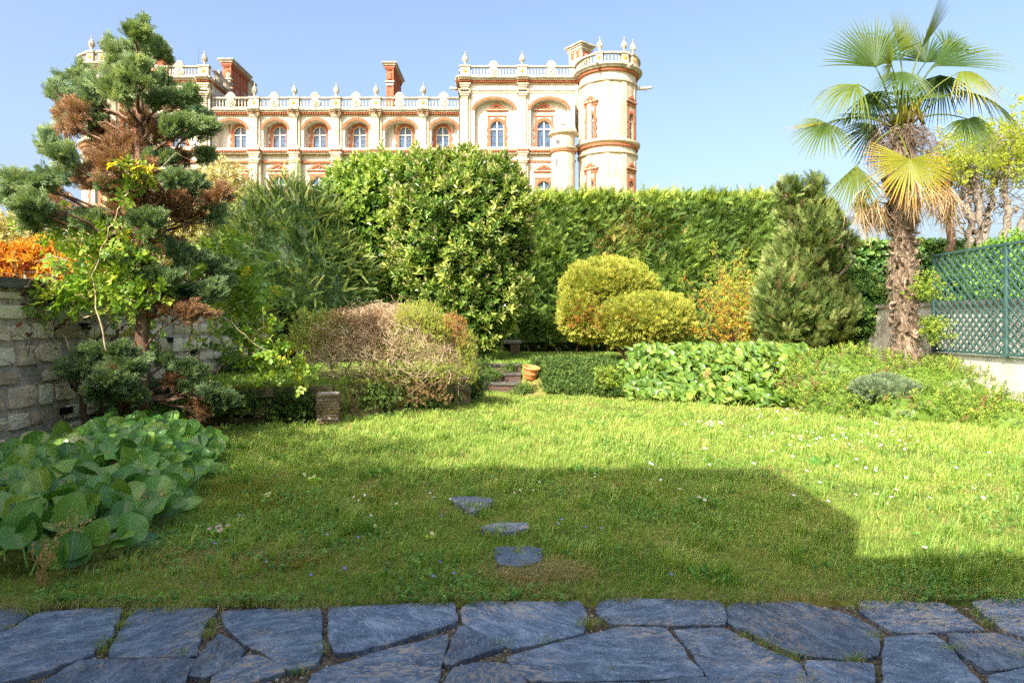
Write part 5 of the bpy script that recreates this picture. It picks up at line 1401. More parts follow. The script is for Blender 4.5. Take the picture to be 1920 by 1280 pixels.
# ------------------------------------------------------------------ palm
PD = 12.3
LM['frond'] = leafmat('palm_blade', [(0.0, (0.010, 0.026, 0.008)), (0.25, (0.026, 0.050, 0.009)), (0.5, (0.072, 0.092, 0.010)), (0.68, (0.135, 0.115, 0.010)), (0.82, (0.22, 0.10, 0.007)), (1.0, (0.24, 0.15, 0.05))], 0.28, 0.5, 0.25, nscale=3.0, namp=.16)
LM['straw'] = leafmat('dead_palm_straw', [(0.0, (0.07, 0.045, 0.024)), (0.5, (0.165, 0.115, 0.062)), (1.0, (0.26, 0.20, 0.125))], 0.2, 0.8, 0.1, nscale=3.0)
FIBRE = surf('palm_fibre', [(0.075, 0.052, 0.034), (0.22, 0.16, 0.105), (0.42, 0.33, 0.24)], 14, 6, 0.95, 0.9, 40, (1.6, 1.6, .5))
palm = thing('fan_palm', 'fan palm with shaggy fibrous trunk and a skirt of dead straw coloured fronds', 'palm', tuple(P(1700, 680, PD)))
TC = P(1690, 232, PD)
rp_ = np.random.default_rng(21)
mb = MB()
zz = np.linspace(.35, TC[2] - .1, 60)
pts = np.stack([np.interp(zz, [.3, 2.2, 5.2], [7.62, 7.52, TC[0] - .0]), np.full(60, PD), zz], 1)
rad = .185 + .02 * np.sin(zz * 3.1) + rp_.normal(0, .006, 60) + .05 * np.exp(-((zz - .4) / .35) ** 2) + .07 * np.exp(-((zz - 4.6) / .5) ** 2); rad[-8:] *= np.linspace(1, .45, 8)
mb.tube(pts, rad, 18)
tb = Tm(); tb.leaf((0, 0, 0), (0, 0, 1), (1, 0, 0), 1.0, .75, 0, .5, .35); tb.done()
n = 620                                                        # old leaf bases wrapping the trunk
h = rp_.uniform(.35, TC[2] - .15, n); a = rp_.uniform(0, 2 * math.pi, n)
cx_ = np.interp(h, pts[:, 2], pts[:, 0]); r_ = np.interp(h, zz, rad)
o3 = np.stack([np.cos(a), np.sin(a), np.zeros(n)], 1)
p = np.stack([cx_, np.full(n, PD), h], 1) + o3 * (r_[:, None] - .015)
d = o3 * rp_.uniform(.15, .75, (n, 1)) + np.array([0, 0, 1]) * rp_.uniform(.3, 1, (n, 1)) * np.where(rp_.random((n, 1)) < .75, 1, -1) + rp_.normal(size=(n, 3)) * .25
scatter(mb, tb, p, d, rp_.uniform(.07, .17, n), rp_.random(n), rng=rp_)
for _ in range(1500):                                          # loose hair
    z = rp_.uniform(.5, TC[2]); a = rp_.uniform(0, 6.283); o1 = np.array([math.cos(a), math.sin(a), 0]); r0 = np.interp(z, zz, rad)
    b = np.array([np.interp(z, pts[:, 2], pts[:, 0]), PD, z]) + o1 * r0
    mb.tube([b, b + o1 * .05 + np.array([rp_.normal(0, .03), rp_.normal(0, .03), rp_.normal(-.02, .05)]), b + o1 * .07 + np.array([rp_.normal(0, .07), rp_.normal(0, .07), rp_.normal(-.08, .07)])], [.004, .003, .0015], 3, cap=False)
mb.build('trunk', FIBRE, palm)


def frond(hub, axis, nl, rad_, spread, nseg, col, tipcol, droop=.25, pet=True, name='frond', mat='frond', split=.38, fold=.5):
    """A fan leaf: narrow folded segments spread round the hub, joined near it and drooping at their tips."""
    mb = MB(); hub = np.array(hub, float); axis = nrm(axis); sd = nrm(np.cross(axis, nl)); nn = nrm(np.cross(sd, axis))
    for k in range(nseg):
        a = R(spread) * (k / (nseg - 1) - .5) + rp_.normal(0, .012)
        L = rad_ * (.80 + .20 * math.cos(a * .8)) * rp_.uniform(.92, 1.05)
        d = axis * math.cos(a) + sd * math.sin(a); cr = nrm(np.cross(d, nn))
        W = 2 * L * math.sin(R(spread) / nseg * .5) * 1.02
        rows = []; m = 7; dr = droop * rp_.uniform(.7, 1.4); lift = .05 * L * (1 if k % 2 else -1) * 0
        for i in range(m):
            t = i / (m - 1)
            if t < split: w = W * t * 1.0 + .004
            else: w = (W * split + .004) * max(.08, (1 - ((t - split) / (1 - split)) ** 2.4) * .95)
            c = hub + d * L * t * (1 - .12 * dr * t * t) + np.array([0, 0, -1]) * dr * L * max(0, t - .25) ** 2.0 * 1.25 - nn * .08 * L * (1 - math.cos(a)) * t
            tn = col + (tipcol - col) * max(0, (t - .35) / .65) ** 1.3 + rp_.normal(0, .015)
            rows.append((c - cr * w / 2 + nn * w * fold * .5, c, c + cr * w / 2 + nn * w * fold * .5, tn))
        V = []; T = []
        for A, B, C_, tn in rows: V += [A, B, C_]; T += [tn] * 3
        f = []
        for i in range(m - 1):
            f += [(3 * i, 3 * i + 1, 3 * i + 4, 3 * i + 3), (3 * i + 1, 3 * i + 2, 3 * i + 5, 3 * i + 4)]
        mb.add(V, f, 0, T)
    if pet:
        b = TC + np.array([rp_.normal(0, .05), rp_.normal(0, .05), rp_.uniform(-.25, .0)])
        t = np.linspace(0, 1, 8); L = np.linalg.norm(hub - b)
        pp = b + (hub - b) * t[:, None] + np.array([0, 0, 1]) * (.13 * L * np.sin(t * math.pi))[:, None]
        mb.tube(pp, np.linspace(.022, .010, 8), 5, 0, min(col + .12, .5))
        mb.tube([hub - nrm(hub - pp[-2]) * .01, hub + axis * rad_ * .10], [.016, .004], 5, 0, min(col + .15, .55))
    return mb.build(name, LM[mat], palm)


def fz(x, y, dy=0.0): return P(1440 + x / 2.977, y / 2.977, PD + dy)      # read off an enlarged piece of the photograph
sc_ = PD / F / 2.977
def fr(hx_, hy_, tx, ty, rad_, spread, nseg, col, tip, droop, dy, tdy=0.0, nl=(0, -1, .15), **k):
    h = fz(hx_, hy_, dy); t = fz(tx, ty, dy + tdy)
    return frond(h, t - h, nl, rad_ * sc_ * 1.12, spread, nseg, col, tip, droop, **k)


fr(600, 375, 545, 130, 300, 150, 34, .22, .40, .10, -.25, .1)
fr(735, 290, 800, 80, 235, 95, 26, .46, .52, .08, -.1, .1, nl=(.5, -.8, .2))
fr(850, 285, 960, 60, 330, 36, 16, .44, .50, .04, -.15, .0, nl=(.75, -.6, .1))
fr(690, 365, 640, 280, 135, 170, 24, .42, .46, .10, -.55, -.3)
fr(930, 370, 1180, 270, 420, 72, 30, .18, .60, .16, -.05, .15, nl=(-.1, -.75, .6))
fr(1075, 400, 1200, 470, 225, 150, 26, .50, .74, .45, -.4, -.2, nl=(.1, -.7, .7))
fr(1120, 515, 1270, 560, 290, 130, 30, .16, .36, .55, .3, .2, nl=(.1, -.55, .8))
fr(1115, 665, 1170, 735, 235, 190, 34, .24, .52, .45, -.1, -.1, nl=(0, -.6, .8))
fr(500, 470, 330, 540, 270, 120, 30, .38, .46, .55, -.2, -.1, nl=(-.2, -.6, .75))
fr(330, 690, 250, 770, 205, 190, 30, .28, .50, .35, -.1, -.1, nl=(-.1, -.75, .6))
fr(492, 925, 480, 1090, 250, 90, 20, .42, .62, .10, -.1, .0, nl=(-.6, -.7, .2))
fr(560, 520, 590, 640, 210, 150, 26, .10, .22, .30, .25, .1)
fr(600, 700, 530, 780, 190, 130, 22, .10, .24, .30, .45, .1)
fr(880, 350, 860, 220, 250, 160, 30, .12, .26, .18, .35, .15)
fr(960, 420, 930, 560, 230, 150, 28, .10, .2, .35, .4, .2)
fr(760, 400, 700, 560, 190, 150, 26, .22, .34, .45, -.3, -.35, nl=(0, -.5, .85))
fr(640, 300, 560, 190, 260, 130, 28, .10, .24, .15, .5, .3)
fr(1000, 300, 1080, 130, 230, 90, 22, .14, .36, .2, .5, .3)
fr(790, 890, 790, 1010, 255, 235, 48, .55, .84, .06, -.62, -.12, nl=(0, -.92, .32))
fr(330, 682, 120, 722, 210, 5, 3, .62, .8, .0, -.1, .1, pet=False)
for k in range(7):
    a = rp_.uniform(0, 6.283); el = rp_.uniform(.1, 1.1); dv = np.array([math.cos(a) * math.cos(el), .8 * abs(math.sin(a)) * math.cos(el) + .1, math.sin(el)])
    h_ = TC + dv * rp_.uniform(.75, 1.0); frond(h_, dv + np.array([0, 0, -.15]), (-dv[0] * .5, -.4, .8), rp_.uniform(.5, .68), rp_.uniform(110, 170), 28, rp_.uniform(.12, .34), rp_.uniform(.3, .5), rp_.uniform(.2, .5))
# hanging dead fronds: the straw skirt
mb = MB()
for k in range(32):
    a = rp_.uniform(0, 2 * math.pi); o1 = np.array([math.cos(a), math.sin(a), 0])
    z0 = rp_.uniform(TC[2] - 1.62, TC[2] - 1.2); b0 = np.array([7.5, PD, z0]) + o1 * .24
    hub = b0 + o1 * rp_.uniform(.22, .62) + np.array([0, 0, rp_.uniform(-.12, .1)])
    mb.tube([b0, (b0 + hub) / 2 + np.array([0, 0, .06]), hub], [.012, .009, .007], 4, 0, .3)
    for s2 in range(26):
        L = rp_.uniform(.35, .72); e = hub + o1 * rp_.normal(.03, .08) + np.array([rp_.normal(0, .12), rp_.normal(0, .12), -L])
        m1 = (hub * .55 + e * .45) + o1 * rp_.uniform(.0, .09) + rp_.normal(size=3) * .02
        w = rp_.uniform(.006, .013); sd = nrm(np.array([rp_.normal(), rp_.normal(), 0])) * w; ti = rp_.uniform(.25, 1)
        mb.add([hub - sd * .5, hub + sd * .5, m1 + sd, m1 - sd, e], [(0, 1, 2, 3), (3, 2, 4)], 0, ti)
mb.build('dead_skirt', LM['straw'], palm)
mb = MB()                                                      # one dead fan hanging by itself on the left
hub = fz(520, 1060, 0)
for s2 in range(70):
    e = hub + np.array([rp_.normal(0, .12), rp_.normal(0, .08), -rp_.uniform(.45, .78)]); m1 = hub * .5 + e * .5 + np.array([rp_.normal(0, .05), rp_.normal(0, .04), 0])
    sd = nrm(np.array([rp_.normal(), rp_.normal(), 0])) * .009
    mb.add([hub - sd * .5, hub + sd * .5, m1 + sd, m1 - sd, e], [(0, 1, 2, 3), (3, 2, 4)], 0, rp_.uniform(.2, .9))
mb.build('dead_frond', LM['straw'], palm)
mb = MB()                                                      # old flower stalks and fibre around the crown
for k in range(90):
    a = rp_.uniform(0, 6.283); o1 = np.array([math.cos(a), math.sin(a), 0]); b = TC + np.array([0, 0, rp_.uniform(-.55, .05)]) + o1 * .15
    L = rp_.uniform(.25, .6); e = b + o1 * L + np.array([0, 0, rp_.uniform(-.5, .05)])
    q = limb(mb, b, e, .012, .004, .22, .06, 7, 4, rng=rp_)
    for _ in range(8):
        j = rp_.integers(3, 7); mb.tube([q[j], q[j] + rp_.normal(size=3) * .05 + np.array([0, 0, -.06]), q[j] + rp_.normal(size=3) * .08 + np.array([0, 0, -.15])], [.004, .003, .002], 3, cap=False)
mb.build('flower_stalks', FIBRE, palm)
mb = MB()
for k in range(7):                                             # pale sheathed flower buds in the heart of the crown
    b = TC + np.array([rp_.normal(0, .1), rp_.normal(-.12, .06), -.05]); e = b + np.array([rp_.normal(0, .12), rp_.normal(-.05, .05), rp_.uniform(.3, .5)])
    mb.tube([b, b * .6 + e * .4, b * .3 + e * .7, e], [.03, .05, .045, .012], 7, 0, .62)
mb.build('flower_buds', LM['frond'], palm)

# ------------------------------------------------------------------ pollarded tree behind the trellis
LM['fresh'] = leafmat('fresh_spring_leaves', [(0.0, (0.06, 0.11, 0.014)), (0.5, (0.15, 0.19, 0.018)), (1.0, (0.24, 0.25, 0.03))], 0.4, 0.5, 0.3, nscale=1.5)
QD = 15.8
rq = np.random.default_rng(9)
pt_ = thing('pollarded_tree', 'pollarded tree with knobbly pale stems and fresh yellow green leaves behind the trellis', 'tree', tuple(P(1850, 560, QD)))
mt = MB(); mf = MB()
for st in ([(1822, 545), (1815, 470), (1822, 430), (1815, 380), (1808, 330)], [(1840, 545), (1842, 460), (1855, 400), (1865, 345), (1872, 300)], [(1830, 540), (1835, 470), (1838, 420), (1830, 360), (1826, 320)],
           [(1860, 540), (1880, 450), (1890, 400), (1884, 355), (1886, 300)], [(1870, 550), (1905, 450), (1925, 390), (1935, 330), (1930, 280)], [(1790, 545), (1786, 480), (1782, 430), (1778, 380), (1776, 340)], [(1880, 550), (1930, 470), (1960, 400), (1975, 330), (1985, 280)]):
    ddy = rq.normal(0, .35)
    pts = np.array([P(x, y, QD + ddy) for x, y in st]); t = np.linspace(0, 4, 17)
    p2 = np.stack([np.interp(t, range(5), pts[:, k]) for k in range(3)], 1) + rq.normal(0, .022, (17, 3))
    rr = np.interp(t, range(5), [.13, .105, .09, .08, .065]) * rq.uniform(.65, 1.05) * (1 + .15 * rq.normal(size=17)); rr[-1] *= 1.25
    mt.tube(p2, np.abs(rr), 9, 0 if rq.random() < .6 else 1)
    for _ in range(9):                                         # knuckles
        j = rq.integers(6, 17); c = p2[j] + rq.normal(size=3) * .05; mt.tube([c, c + rq.normal(size=3) * .05, c + rq.normal(size=3) * .07], [.045, .06, .025], 6, 0)
    for _ in range(26):
        j = rq.integers(7, 17); e = p2[j] + np.array([rq.normal(0, .55), rq.normal(0, .45), rq.uniform(.1, 1.3)])
        q = limb(mt, p2[j], e, rq.uniform(.008, .020), .004, rq.normal(0, .1), .06, 6, 4, 0, rng=rq)
        for _ in range(2):
            limb(mt, q[rq.integers(2, 5)], e + rq.normal(size=3) * .4, .007, .003, 0, .07, 5, 3, 0, rng=rq)
        if e[2] > P(0, 335, QD)[2] - .15:
            nl_ = 9; pp = e + rq.normal(size=(nl_, 3)) * np.array([.3, .3, .12])
            scatter(mf, T_['small'], pp, rq.normal(size=(nl_, 3)) + np.array([0, 0, .7]), rq.uniform(.12, .22, nl_), .6 + rq.normal(0, .18, nl_), rng=rq)
n = 900
xx = rq.uniform(1745, 1990, n); yy = 325 - (xx - 1745) * .26 + rq.normal(0, 24, n) + 14 * np.sin(xx * .09)
pp = np.stack([(xx - CX) / F * QD, QD + rq.normal(0, .5, n), EYE + (HZ - yy) / F * QD], 1)
scatter(mf, T_['small'], pp, rq.normal(size=(n, 3)) * np.array([1, 1, .4]) + np.array([0, 0, .5]), rq.uniform(.12, .24, n), .62 + rq.normal(0, .17, n), rng=rq)
mt.build('trunk', [GREYBARK, REDBARK], pt_); mf.build('leaves', LM['fresh'], pt_)
sb = [(10.9, 14.2, 2.2, 1.2, 1.2, 1.0), (12.4, 14.6, 2.6, 1.3, 1.2, 1.1), (10.4, 12.6, 2.0, .7, 1.2, .8), (11.9, 12.2, 1.9, 1.0, 1.3, 1.0)]
bush('neighbour_shrub', 'leafy green shrub in the next garden seen through the trellis', 'bush', (11.2, 13.4, 0), sb, T_['laurel'], 3200, (.24, .4), LM['deep'], (.5, .6, .16), (.8, .5, .5))

# ------------------------------------------------------------------ half dead clipped shrub in the middle
ds = thing('half_dead_shrub', 'half dead rounded shrub of bare pale twigs with a few yellow green leafy patches', 'bush', (-2.3, 12.0, .45))
LM['boxy'] = leafmat('yellowing_small_leaves', [(0.0, (0.20, 0.09, 0.03)), (0.2, (0.16, 0.11, 0.035)), (0.35, (0.08, 0.105, 0.02)), (0.65, (0.14, 0.165, 0.026)), (1.0, (0.22, 0.225, 0.04))], 0.25, 0.6, nscale=1.5)
LM['reddead'] = leafmat('withered_brown_leaves', [(0.0, (0.085, 0.042, 0.016)), (0.5, (0.13, 0.080, 0.034)), (1.0, (0.19, 0.13, 0.065))], 0.15, 0.8, 0.1, nscale=2)
rd = np.random.default_rng(31)
mt = MB(); DD = 11.9
def dome(u, ph):
    """A point on the clipped dome."""
    return np.array([-2.33 + 1.70 * math.sin(u) * math.cos(ph), DD + 1.0 * math.sin(u) * math.sin(ph), .75 + 1.18 * math.cos(u) ** .8 if math.cos(u) > 0 else .75])
tips = []
def grow(p, tgt, r, depth):
    q = limb(mt, p, tgt, r, r * .55, rd.normal(.0, .06), .05, 5, 4 if r > .012 else 3, 0, rng=rd)
    if depth == 0:
        tips.append((q[-1], q[-1] - q[-2])); return
    for k in range(3 if depth > 1 else 4):
        b = q[rd.integers(2, 5)]; dirn = (tgt - p); L = np.linalg.norm(dirn)
        e = b + (nrm(dirn) + rd.normal(size=3) * .62 + np.array([0, 0, .12])) * L * rd.uniform(.42, .72)
        cen = np.array([-2.33, DD, .7]); v = (e - cen) / np.array([1.74, 1.05, 1.22]); ln = np.linalg.norm(v)
        if ln > 1: e = cen + (e - cen) / ln * rd.uniform(.93, 1.0)
        if e[2] < .5: e[2] = .5 + rd.random() * .2
        grow(b, e, max(r * .55, .0028), depth - 1)
for bx_, by_ in ((-3.25, 11.6), (-2.55, 11.7), (-2.15, 11.5), (-1.95, 12.1), (-1.6, 11.6), (-2.9, 12.3), (-1.3, 12.2)):
    for k in range(3):
        ph = rd.uniform(0, 6.283); tgt = dome(rd.uniform(.2, 1.25), ph); tgt = np.array([bx_, by_, .45]) * .38 + tgt * .62
        tgt[0] += rd.normal(0, .15)
        grow(np.array([bx_ + rd.normal(0, .05), by_ + rd.normal(0, .05), .42]), tgt, .020, 3)
n = 3400                                                       # the web of fine twigs at the clipped face
for _ in range(n):
    u = rd.uniform(.15, 1.62); ph = rd.uniform(2.9, 6.5)
    e = dome(min(u, 1.5), ph) if u < 1.5 else dome(1.5, ph) - np.array([0, 0, rd.uniform(0, .3)])
    if rd.random() < .35 * (e[0] < -2.7): continue
    b = e + (np.array([-2.3, DD, .5]) - e) * rd.uniform(.08, .32) + rd.normal(size=3) * .14
    mt.tube([b, (b + e) / 2 + rd.normal(size=3) * .035, e + rd.normal(size=3) * .04], [.0045, .0035, .002], 3, 0, cap=False)
mt.build('twigs', PALEBARK, ds)
ml = MB(); mr = MB()
def patch(x, y, rx, ry, n, dst, t0, dy=0.0, tm='box', sz=(.08, .14)):
    d_ = DD - .55 + dy; c = P(x, y, d_); s2 = d_ / F
    u = nrm(rd.normal(size=(n, 3))); p = c + u * np.array([rx * s2, .28, ry * s2]) * rd.random((n, 1)) ** .4
    scatter(dst, T_[tm], p, u * .6 + np.array([0, -.3, .7]) + rd.normal(size=(n, 3)) * .35, rd.uniform(*sz, n), t0 + rd.normal(0, .14, n), rng=rd)
for a in ((578, 612, 34, 34, 260, ml, .52), (560, 640, 22, 22, 120, ml, .62), (610, 600, 24, 18, 120, ml, .48), (785, 596, 44, 30, 620, ml, .78), (822, 618, 34, 26, 420, ml, .72), (800, 690, 50, 30, 180, ml, .7), (720, 690, 60, 30, 120, ml, .7), (590, 650, 40, 30, 200, ml, .66), (752, 630, 26, 26, 150, ml, .55), (765, 650, 60, 24, 160, ml, .60), (875, 650, 18, 34, 200, ml, .62), (884, 690, 12, 34, 130, ml, .58), (640, 610, 28, 22, 110, ml, .45),
          (850, 690, 30, 30, 120, ml, .5), (700, 598, 52, 18, 190, mr, .5), (690, 620, 46, 26, 110, mr, .55), (640, 596, 24, 14, 120, mr, .6), (850, 612, 24, 24, 230, ml, .08), (868, 640, 14, 20, 90, ml, .08), (800, 740, 50, 26, 130, mr, .7), (625, 640, 40, 20, 90, ml, .12)):
    patch(*a)
ml.build('leaves', LM['boxy'], ds); mr.build('withered_leaves', LM['reddead'], ds)

# ------------------------------------------------------------------ climbers on the left wall
LM['rose'] = leafmat('fresh_rose_leaves', [(0.0, (0.035, 0.085, 0.013)), (0.5, (0.095, 0.165, 0.02)), (0.85, (0.17, 0.22, 0.026)), (1.0, (0.26, 0.235, 0.026))], 0.4, 0.45, 0.4, nscale=2)
LM['redtip'] = leafmat('dark_red_leaves', [(0.0, (0.07, 0.015, 0.012)), (0.6, (0.16, 0.045, 0.03)), (1.0, (0.26, 0.10, 0.05))], 0.3, 0.4, 0.4)
rs_ = np.random.default_rng(77)
wis = thing('old_climber', 'old dark twisted climber stems growing up against the left stone wall', 'climber', (-5.7, 8.6, 0))
mt = MB()
def pxpath(mbx, pts, r0, r1, seg=7, n=None, wob=.015, mat=0):
    """A stem through places given as (x, y, distance)."""
    A = np.array([P(*q) for q in pts]); k = len(A); n = n or k * 5
    t = np.linspace(0, k - 1, n); p = np.stack([np.interp(t, range(k), A[:, j]) for j in range(3)], 1)
    for _ in range(2): p[1:-1] = .25 * p[:-2] + .5 * p[1:-1] + .25 * p[2:]
    p[1:-1] += rs_.normal(0, wob, (n - 2, 3)); mbx.tube(p, np.linspace(r0, r1, n), seg, mat); return p
WD = [([(172, 820, 8.6), (158, 790, 8.6), (156, 745, 8.6), (135, 715, 8.55), (125, 695, 8.5), (85, 672, 8.45), (60, 640, 8.4), (42, 625, 8.3), (40, 632, 8.2), (60, 645, 8.2)], .045, .02),
      ([(205, 815, 8.7), (194, 790, 8.7), (195, 760, 8.7), (160, 745, 8.65), (140, 700, 8.6), (125, 690, 8.55), (60, 690, 8.3), (0, 694, 7.9), (-60, 690, 7.6)], .042, .022),
      ([(125, 692, 8.5), (90, 668, 8.4), (50, 692, 8.2), (0, 672, 7.8), (-60, 650, 7.5)], .032, .02), ([(38, 690, 8.2), (60, 650, 8.3), (110, 615, 8.4), (130, 590, 8.4), (150, 560, 8.5), (185, 520, 8.6)], .024, .010),
      ([(205, 650, 8.9), (225, 610, 8.9), (228, 615, 8.95), (245, 605, 9)], .022, .012), ([(150, 690, 8.7), (180, 640, 8.8), (210, 600, 8.9)], .018, .010), ([(110, 610, 8.4), (180, 590, 8.5), (250, 575, 8.8)], .014, .007), ([(0, 660, 7.9), (40, 640, 8.1), (85, 640, 8.3), (110, 655, 8.4)], .010, .006),
      ([(20, 540, 8.0), (10, 600, 7.9), (25, 660, 8.0)], .008, .005), ([(285, 770, 10.2), (330, 720, 10.3), (370, 660, 10.6), (410, 600, 11)], .016, .006), ([(330, 560, 10), (300, 620, 10), (290, 680, 10)], .010, .006)]
for pts_, a, b in WD: pxpath(mt, pts_, a, b, 8, wob=.012)
for _ in range(60):
    x, y = rs_.uniform(20, 440), rs_.uniform(500, 700); d_ = 6.0 / (CX - x) * F * .985
    d_ = min(d_, 13.5)
    pxpath(mt, [(x, y, d_), (x + rs_.normal(0, 30), y - rs_.uniform(10, 40), d_ * .99), (x + rs_.normal(0, 55), y - rs_.uniform(30, 90), d_ * .985)], .006, .003, 4, 9, .012)
mt.build('stems', BARK, wis)
mr = MB()
for c in ((22, 590, 7.8), (30, 620, 7.9), (50, 560, 8.0), (10, 545, 7.7), (75, 555, 8.2), (35, 650, 7.9), (95, 560, 8.3)):
    p = P(*c) + rs_.normal(size=(9, 3)) * .10; scatter(mr, T_['leaf'], p, rs_.normal(size=(9, 3)) + np.array([.3, -.3, 0]), rs_.uniform(.06, .12, 9), rs_.random(9), rng=rs_)
mr.build('red_leaves', LM['redtip'], wis)

rose = thing('climbing_rose', 'climbing rose with long arching canes and fresh bright green leaves', 'climber', tuple(P(330, 800, 9.6)))
mt = MB(); ml = MB()
CANES = [([(150, 690, 8.3), (110, 612, 8.2), (200, 580, 8.2), (300, 590, 8.5), (420, 590, 8.8), (470, 640, 9), (545, 690, 9.2)], .012, .005), ([(200, 660, 8.0), (170, 520, 8.0), (220, 400, 7.9), (245, 340, 7.8), (262, 310, 7.8)], .011, .005),
         ([(330, 800, 10), (380, 640, 10), (450, 560, 9.8), (500, 600, 9.6), (520, 680, 9.5)], .013, .005), ([(330, 800, 10), (360, 600, 9.8), (400, 520, 9.6), (450, 500, 9.4), (475, 540, 9.3)], .012, .005), ([(130, 600, 8.2), (160, 520, 8.2), (190, 480, 8.3), (250, 450, 8.5)], .009, .005),
         ([(100, 620, 8.1), (70, 580, 8.0), (110, 545, 8.0), (180, 520, 8.1)], .008, .004), ([(340, 790, 10.2), (420, 680, 10.2), (470, 590, 10), (520, 545, 9.9)], .010, .004), ([(330, 780, 10), (300, 640, 9.6), (200, 560, 9), (120, 530, 8.7)], .010, .005)]
for pts_, a, b in CANES:
    p = pxpath(mt, pts_, a, b, 5, 40, .012)
    for j in range(8, 40):
        if rs_.random() < .4:
            m_ = rs_.integers(2, 5); q = p[j] + rs_.normal(size=(m_, 3)) * .05
            scatter(ml, T_['rose'], q, rs_.normal(size=(m_, 3)) + np.array([.1, -.2, .1]), rs_.uniform(.13, .24, m_), .55 + rs_.normal(0, .2, m_), rng=rs_)
for x, y, rx, ry, d_, n in ((215, 480, 55, 45, 8.2, 110), (250, 545, 40, 30, 8.2, 60), (190, 550, 60, 22, 8.2, 60), (130, 560, 45, 18, 8.1, 30), (430, 500, 45, 40, 9.5, 120), (455, 560, 35, 50, 9.4, 110), (480, 620, 40, 40, 9.3, 100), (505, 670, 40, 35, 9.3, 80), (390, 490, 40, 30, 9.5, 60), (140, 470, 50, 40, 8.4, 50), (300, 545, 40, 20, 8.5, 30), (560, 690, 25, 20, 9.4, 30), (255, 320, 26, 20, 7.8, 16), (110, 430, 45, 26, 8.6, 30), (440, 560, 50, 90, 9.9, 90)):
    c = P(x, y, d_); s2 = d_ / F; p = c + rs_.normal(size=(n, 3)) * np.array([rx * s2, .18, ry * s2]) * .6
    scatter(ml, T_['rose'], p, rs_.normal(size=(n, 3)) + np.array([.1, -.3, .1]), rs_.uniform(.13, .26, n), .55 + rs_.normal(0, .22, n) + (.3 if y < 340 else 0), rng=rs_)
    for _ in range(n // 12):
        a = c + rs_.normal(size=3) * np.array([rx * s2, .15, ry * s2]) * .5; limb(mt, a, a + rs_.normal(size=3) * .25, .005, .003, .1, .05, 5, 4, rng=rs_)
mt.build('canes', PALEBARK, rose); ml.build('leaves', LM['rose'], rose)
# ------------------------------------------------------------------ left stone wall
STONEC = leafmat('pale_limestone', [(0.0, (0.42, 0.33, 0.21)), (0.35, (0.72, 0.60, 0.41)), (0.7, (0.82, 0.73, 0.53)), (1.0, (0.85, 0.79, 0.62))], 0.0, 0.95, 0.1, nscale=7.0, namp=.5)
def add_bump(m, scale=18, strength=.7, dist=.02):
    nt = m.node_tree; b = [n for n in nt.nodes if n.type == 'BSDF_PRINCIPLED'][0]
    tc = nd(nt, 'ShaderNodeTexCoord'); no = nd(nt, 'ShaderNodeTexNoise'); no.inputs['Scale'].default_value = scale; no.inputs['Detail'].default_value = 8; no.inputs['Roughness'].default_value = .65
    bp = nd(nt, 'ShaderNodeBump'); bp.inputs['Strength'].default_value = strength; bp.inputs['Distance'].default_value = dist
    nt.links.new(tc.outputs['Object'], no.inputs['Vector']); nt.links.new(no.outputs['Fac'], bp.inputs['Height']); nt.links.new(bp.outputs['Normal'], b.inputs['Normal'])
add_bump(STONEC)
MORTAR = surf('grey_mortar', [(0.30, 0.25, 0.19), (0.50, 0.43, 0.34), (0.60, 0.53, 0.43)], 6, 8, 0.95, 0.8, 30, bdist=.03)
COPING = surf('dark_coping', [(0.035, 0.032, 0.028), (0.085, 0.078, 0.066), (0.15, 0.14, 0.12)], 4, 7, 0.9, 0.5, 22)
DARK = surf('dark_hole', [(0.01, 0.009, 0.008), (0.02, 0.018, 0.015)], 5, 2, 1, 0)
WX = -6.0
sw = thing('stone_wall', 'rubble wall of pale limestone blocks with dark coping along the left of the garden', 'wall', (WX, 9, 0))
rw_ = np.random.default_rng(13)
mb = MB()
mb.bx(WX - .42, WX - .03, 2.2, 19.0, -.2, 2.02, 1)
z = -.05; row = 0
while z < 1.95:
    h = rw_.uniform(.19, .34); h = min(h, 2.0 - z)
    y = 2.2 + rw_.uniform(0, .3)
    while y < 19:
        l = rw_.uniform(.25, .66)
        if rw_.random() < .13: y += l * .6; continue            # plastered-over patch
        hh = h * rw_.uniform(.8, 1.0) - .035; l2 = l - rw_.uniform(.03, .07)
        cy, cz = y + l / 2, z + h / 2 + rw_.normal(0, .012); pr = rw_.uniform(-.004, .026)
        n = 20; pts = []
        for k in range(n):                                     # a rounded irregular block
            a = 2 * math.pi * k / n
            ca, sa = math.cos(a), math.sin(a); e = .25
            pts.append((math.copysign(abs(ca) ** e, ca) * l2 / 2 * rw_.uniform(.92, 1.03), math.copysign(abs(sa) ** e, sa) * hh / 2 * rw_.uniform(.88, 1.03)))
        V = [(WX - .06, cy + q[0], cz + q[1]) for q in pts] + [(WX - .012 + pr * .6, cy + q[0] * .98, cz + q[1] * .97) for q in pts] + [(WX + pr + rw_.normal(0, .006), cy + q[0] * .93, cz + q[1] * .90) for q in pts] + [(WX + pr + rw_.normal(.006, .008), cy + rw_.normal(0, .03), cz + rw_.normal(0, .02))]
        f = []
        for k in range(n):
            k2 = (k + 1) % n
            f += [(k, k2, n + k2, n + k), (n + k, n + k2, 2 * n + k2, 2 * n + k), (2 * n + k, 2 * n + k2, 3 * n)]
        mb.add(V, f, 0, float(np.clip(rw_.normal(.52, .22), .02, 1)))
        y += l
    z += h; row += 1
for yy, zz in ((8.3, 1.86), (8.6, .92), (8.62, .42), (9.0, 1.55), (11.2, 1.3), (12.1, 1.05)):
    mb.bx(WX - .05, WX + .028, yy - .09, yy + .09, zz - .045, zz + .045, 2)
mb.build('wall', [STONEC, MORTAR, DARK], sw)
mb = MB(); y = 2.2
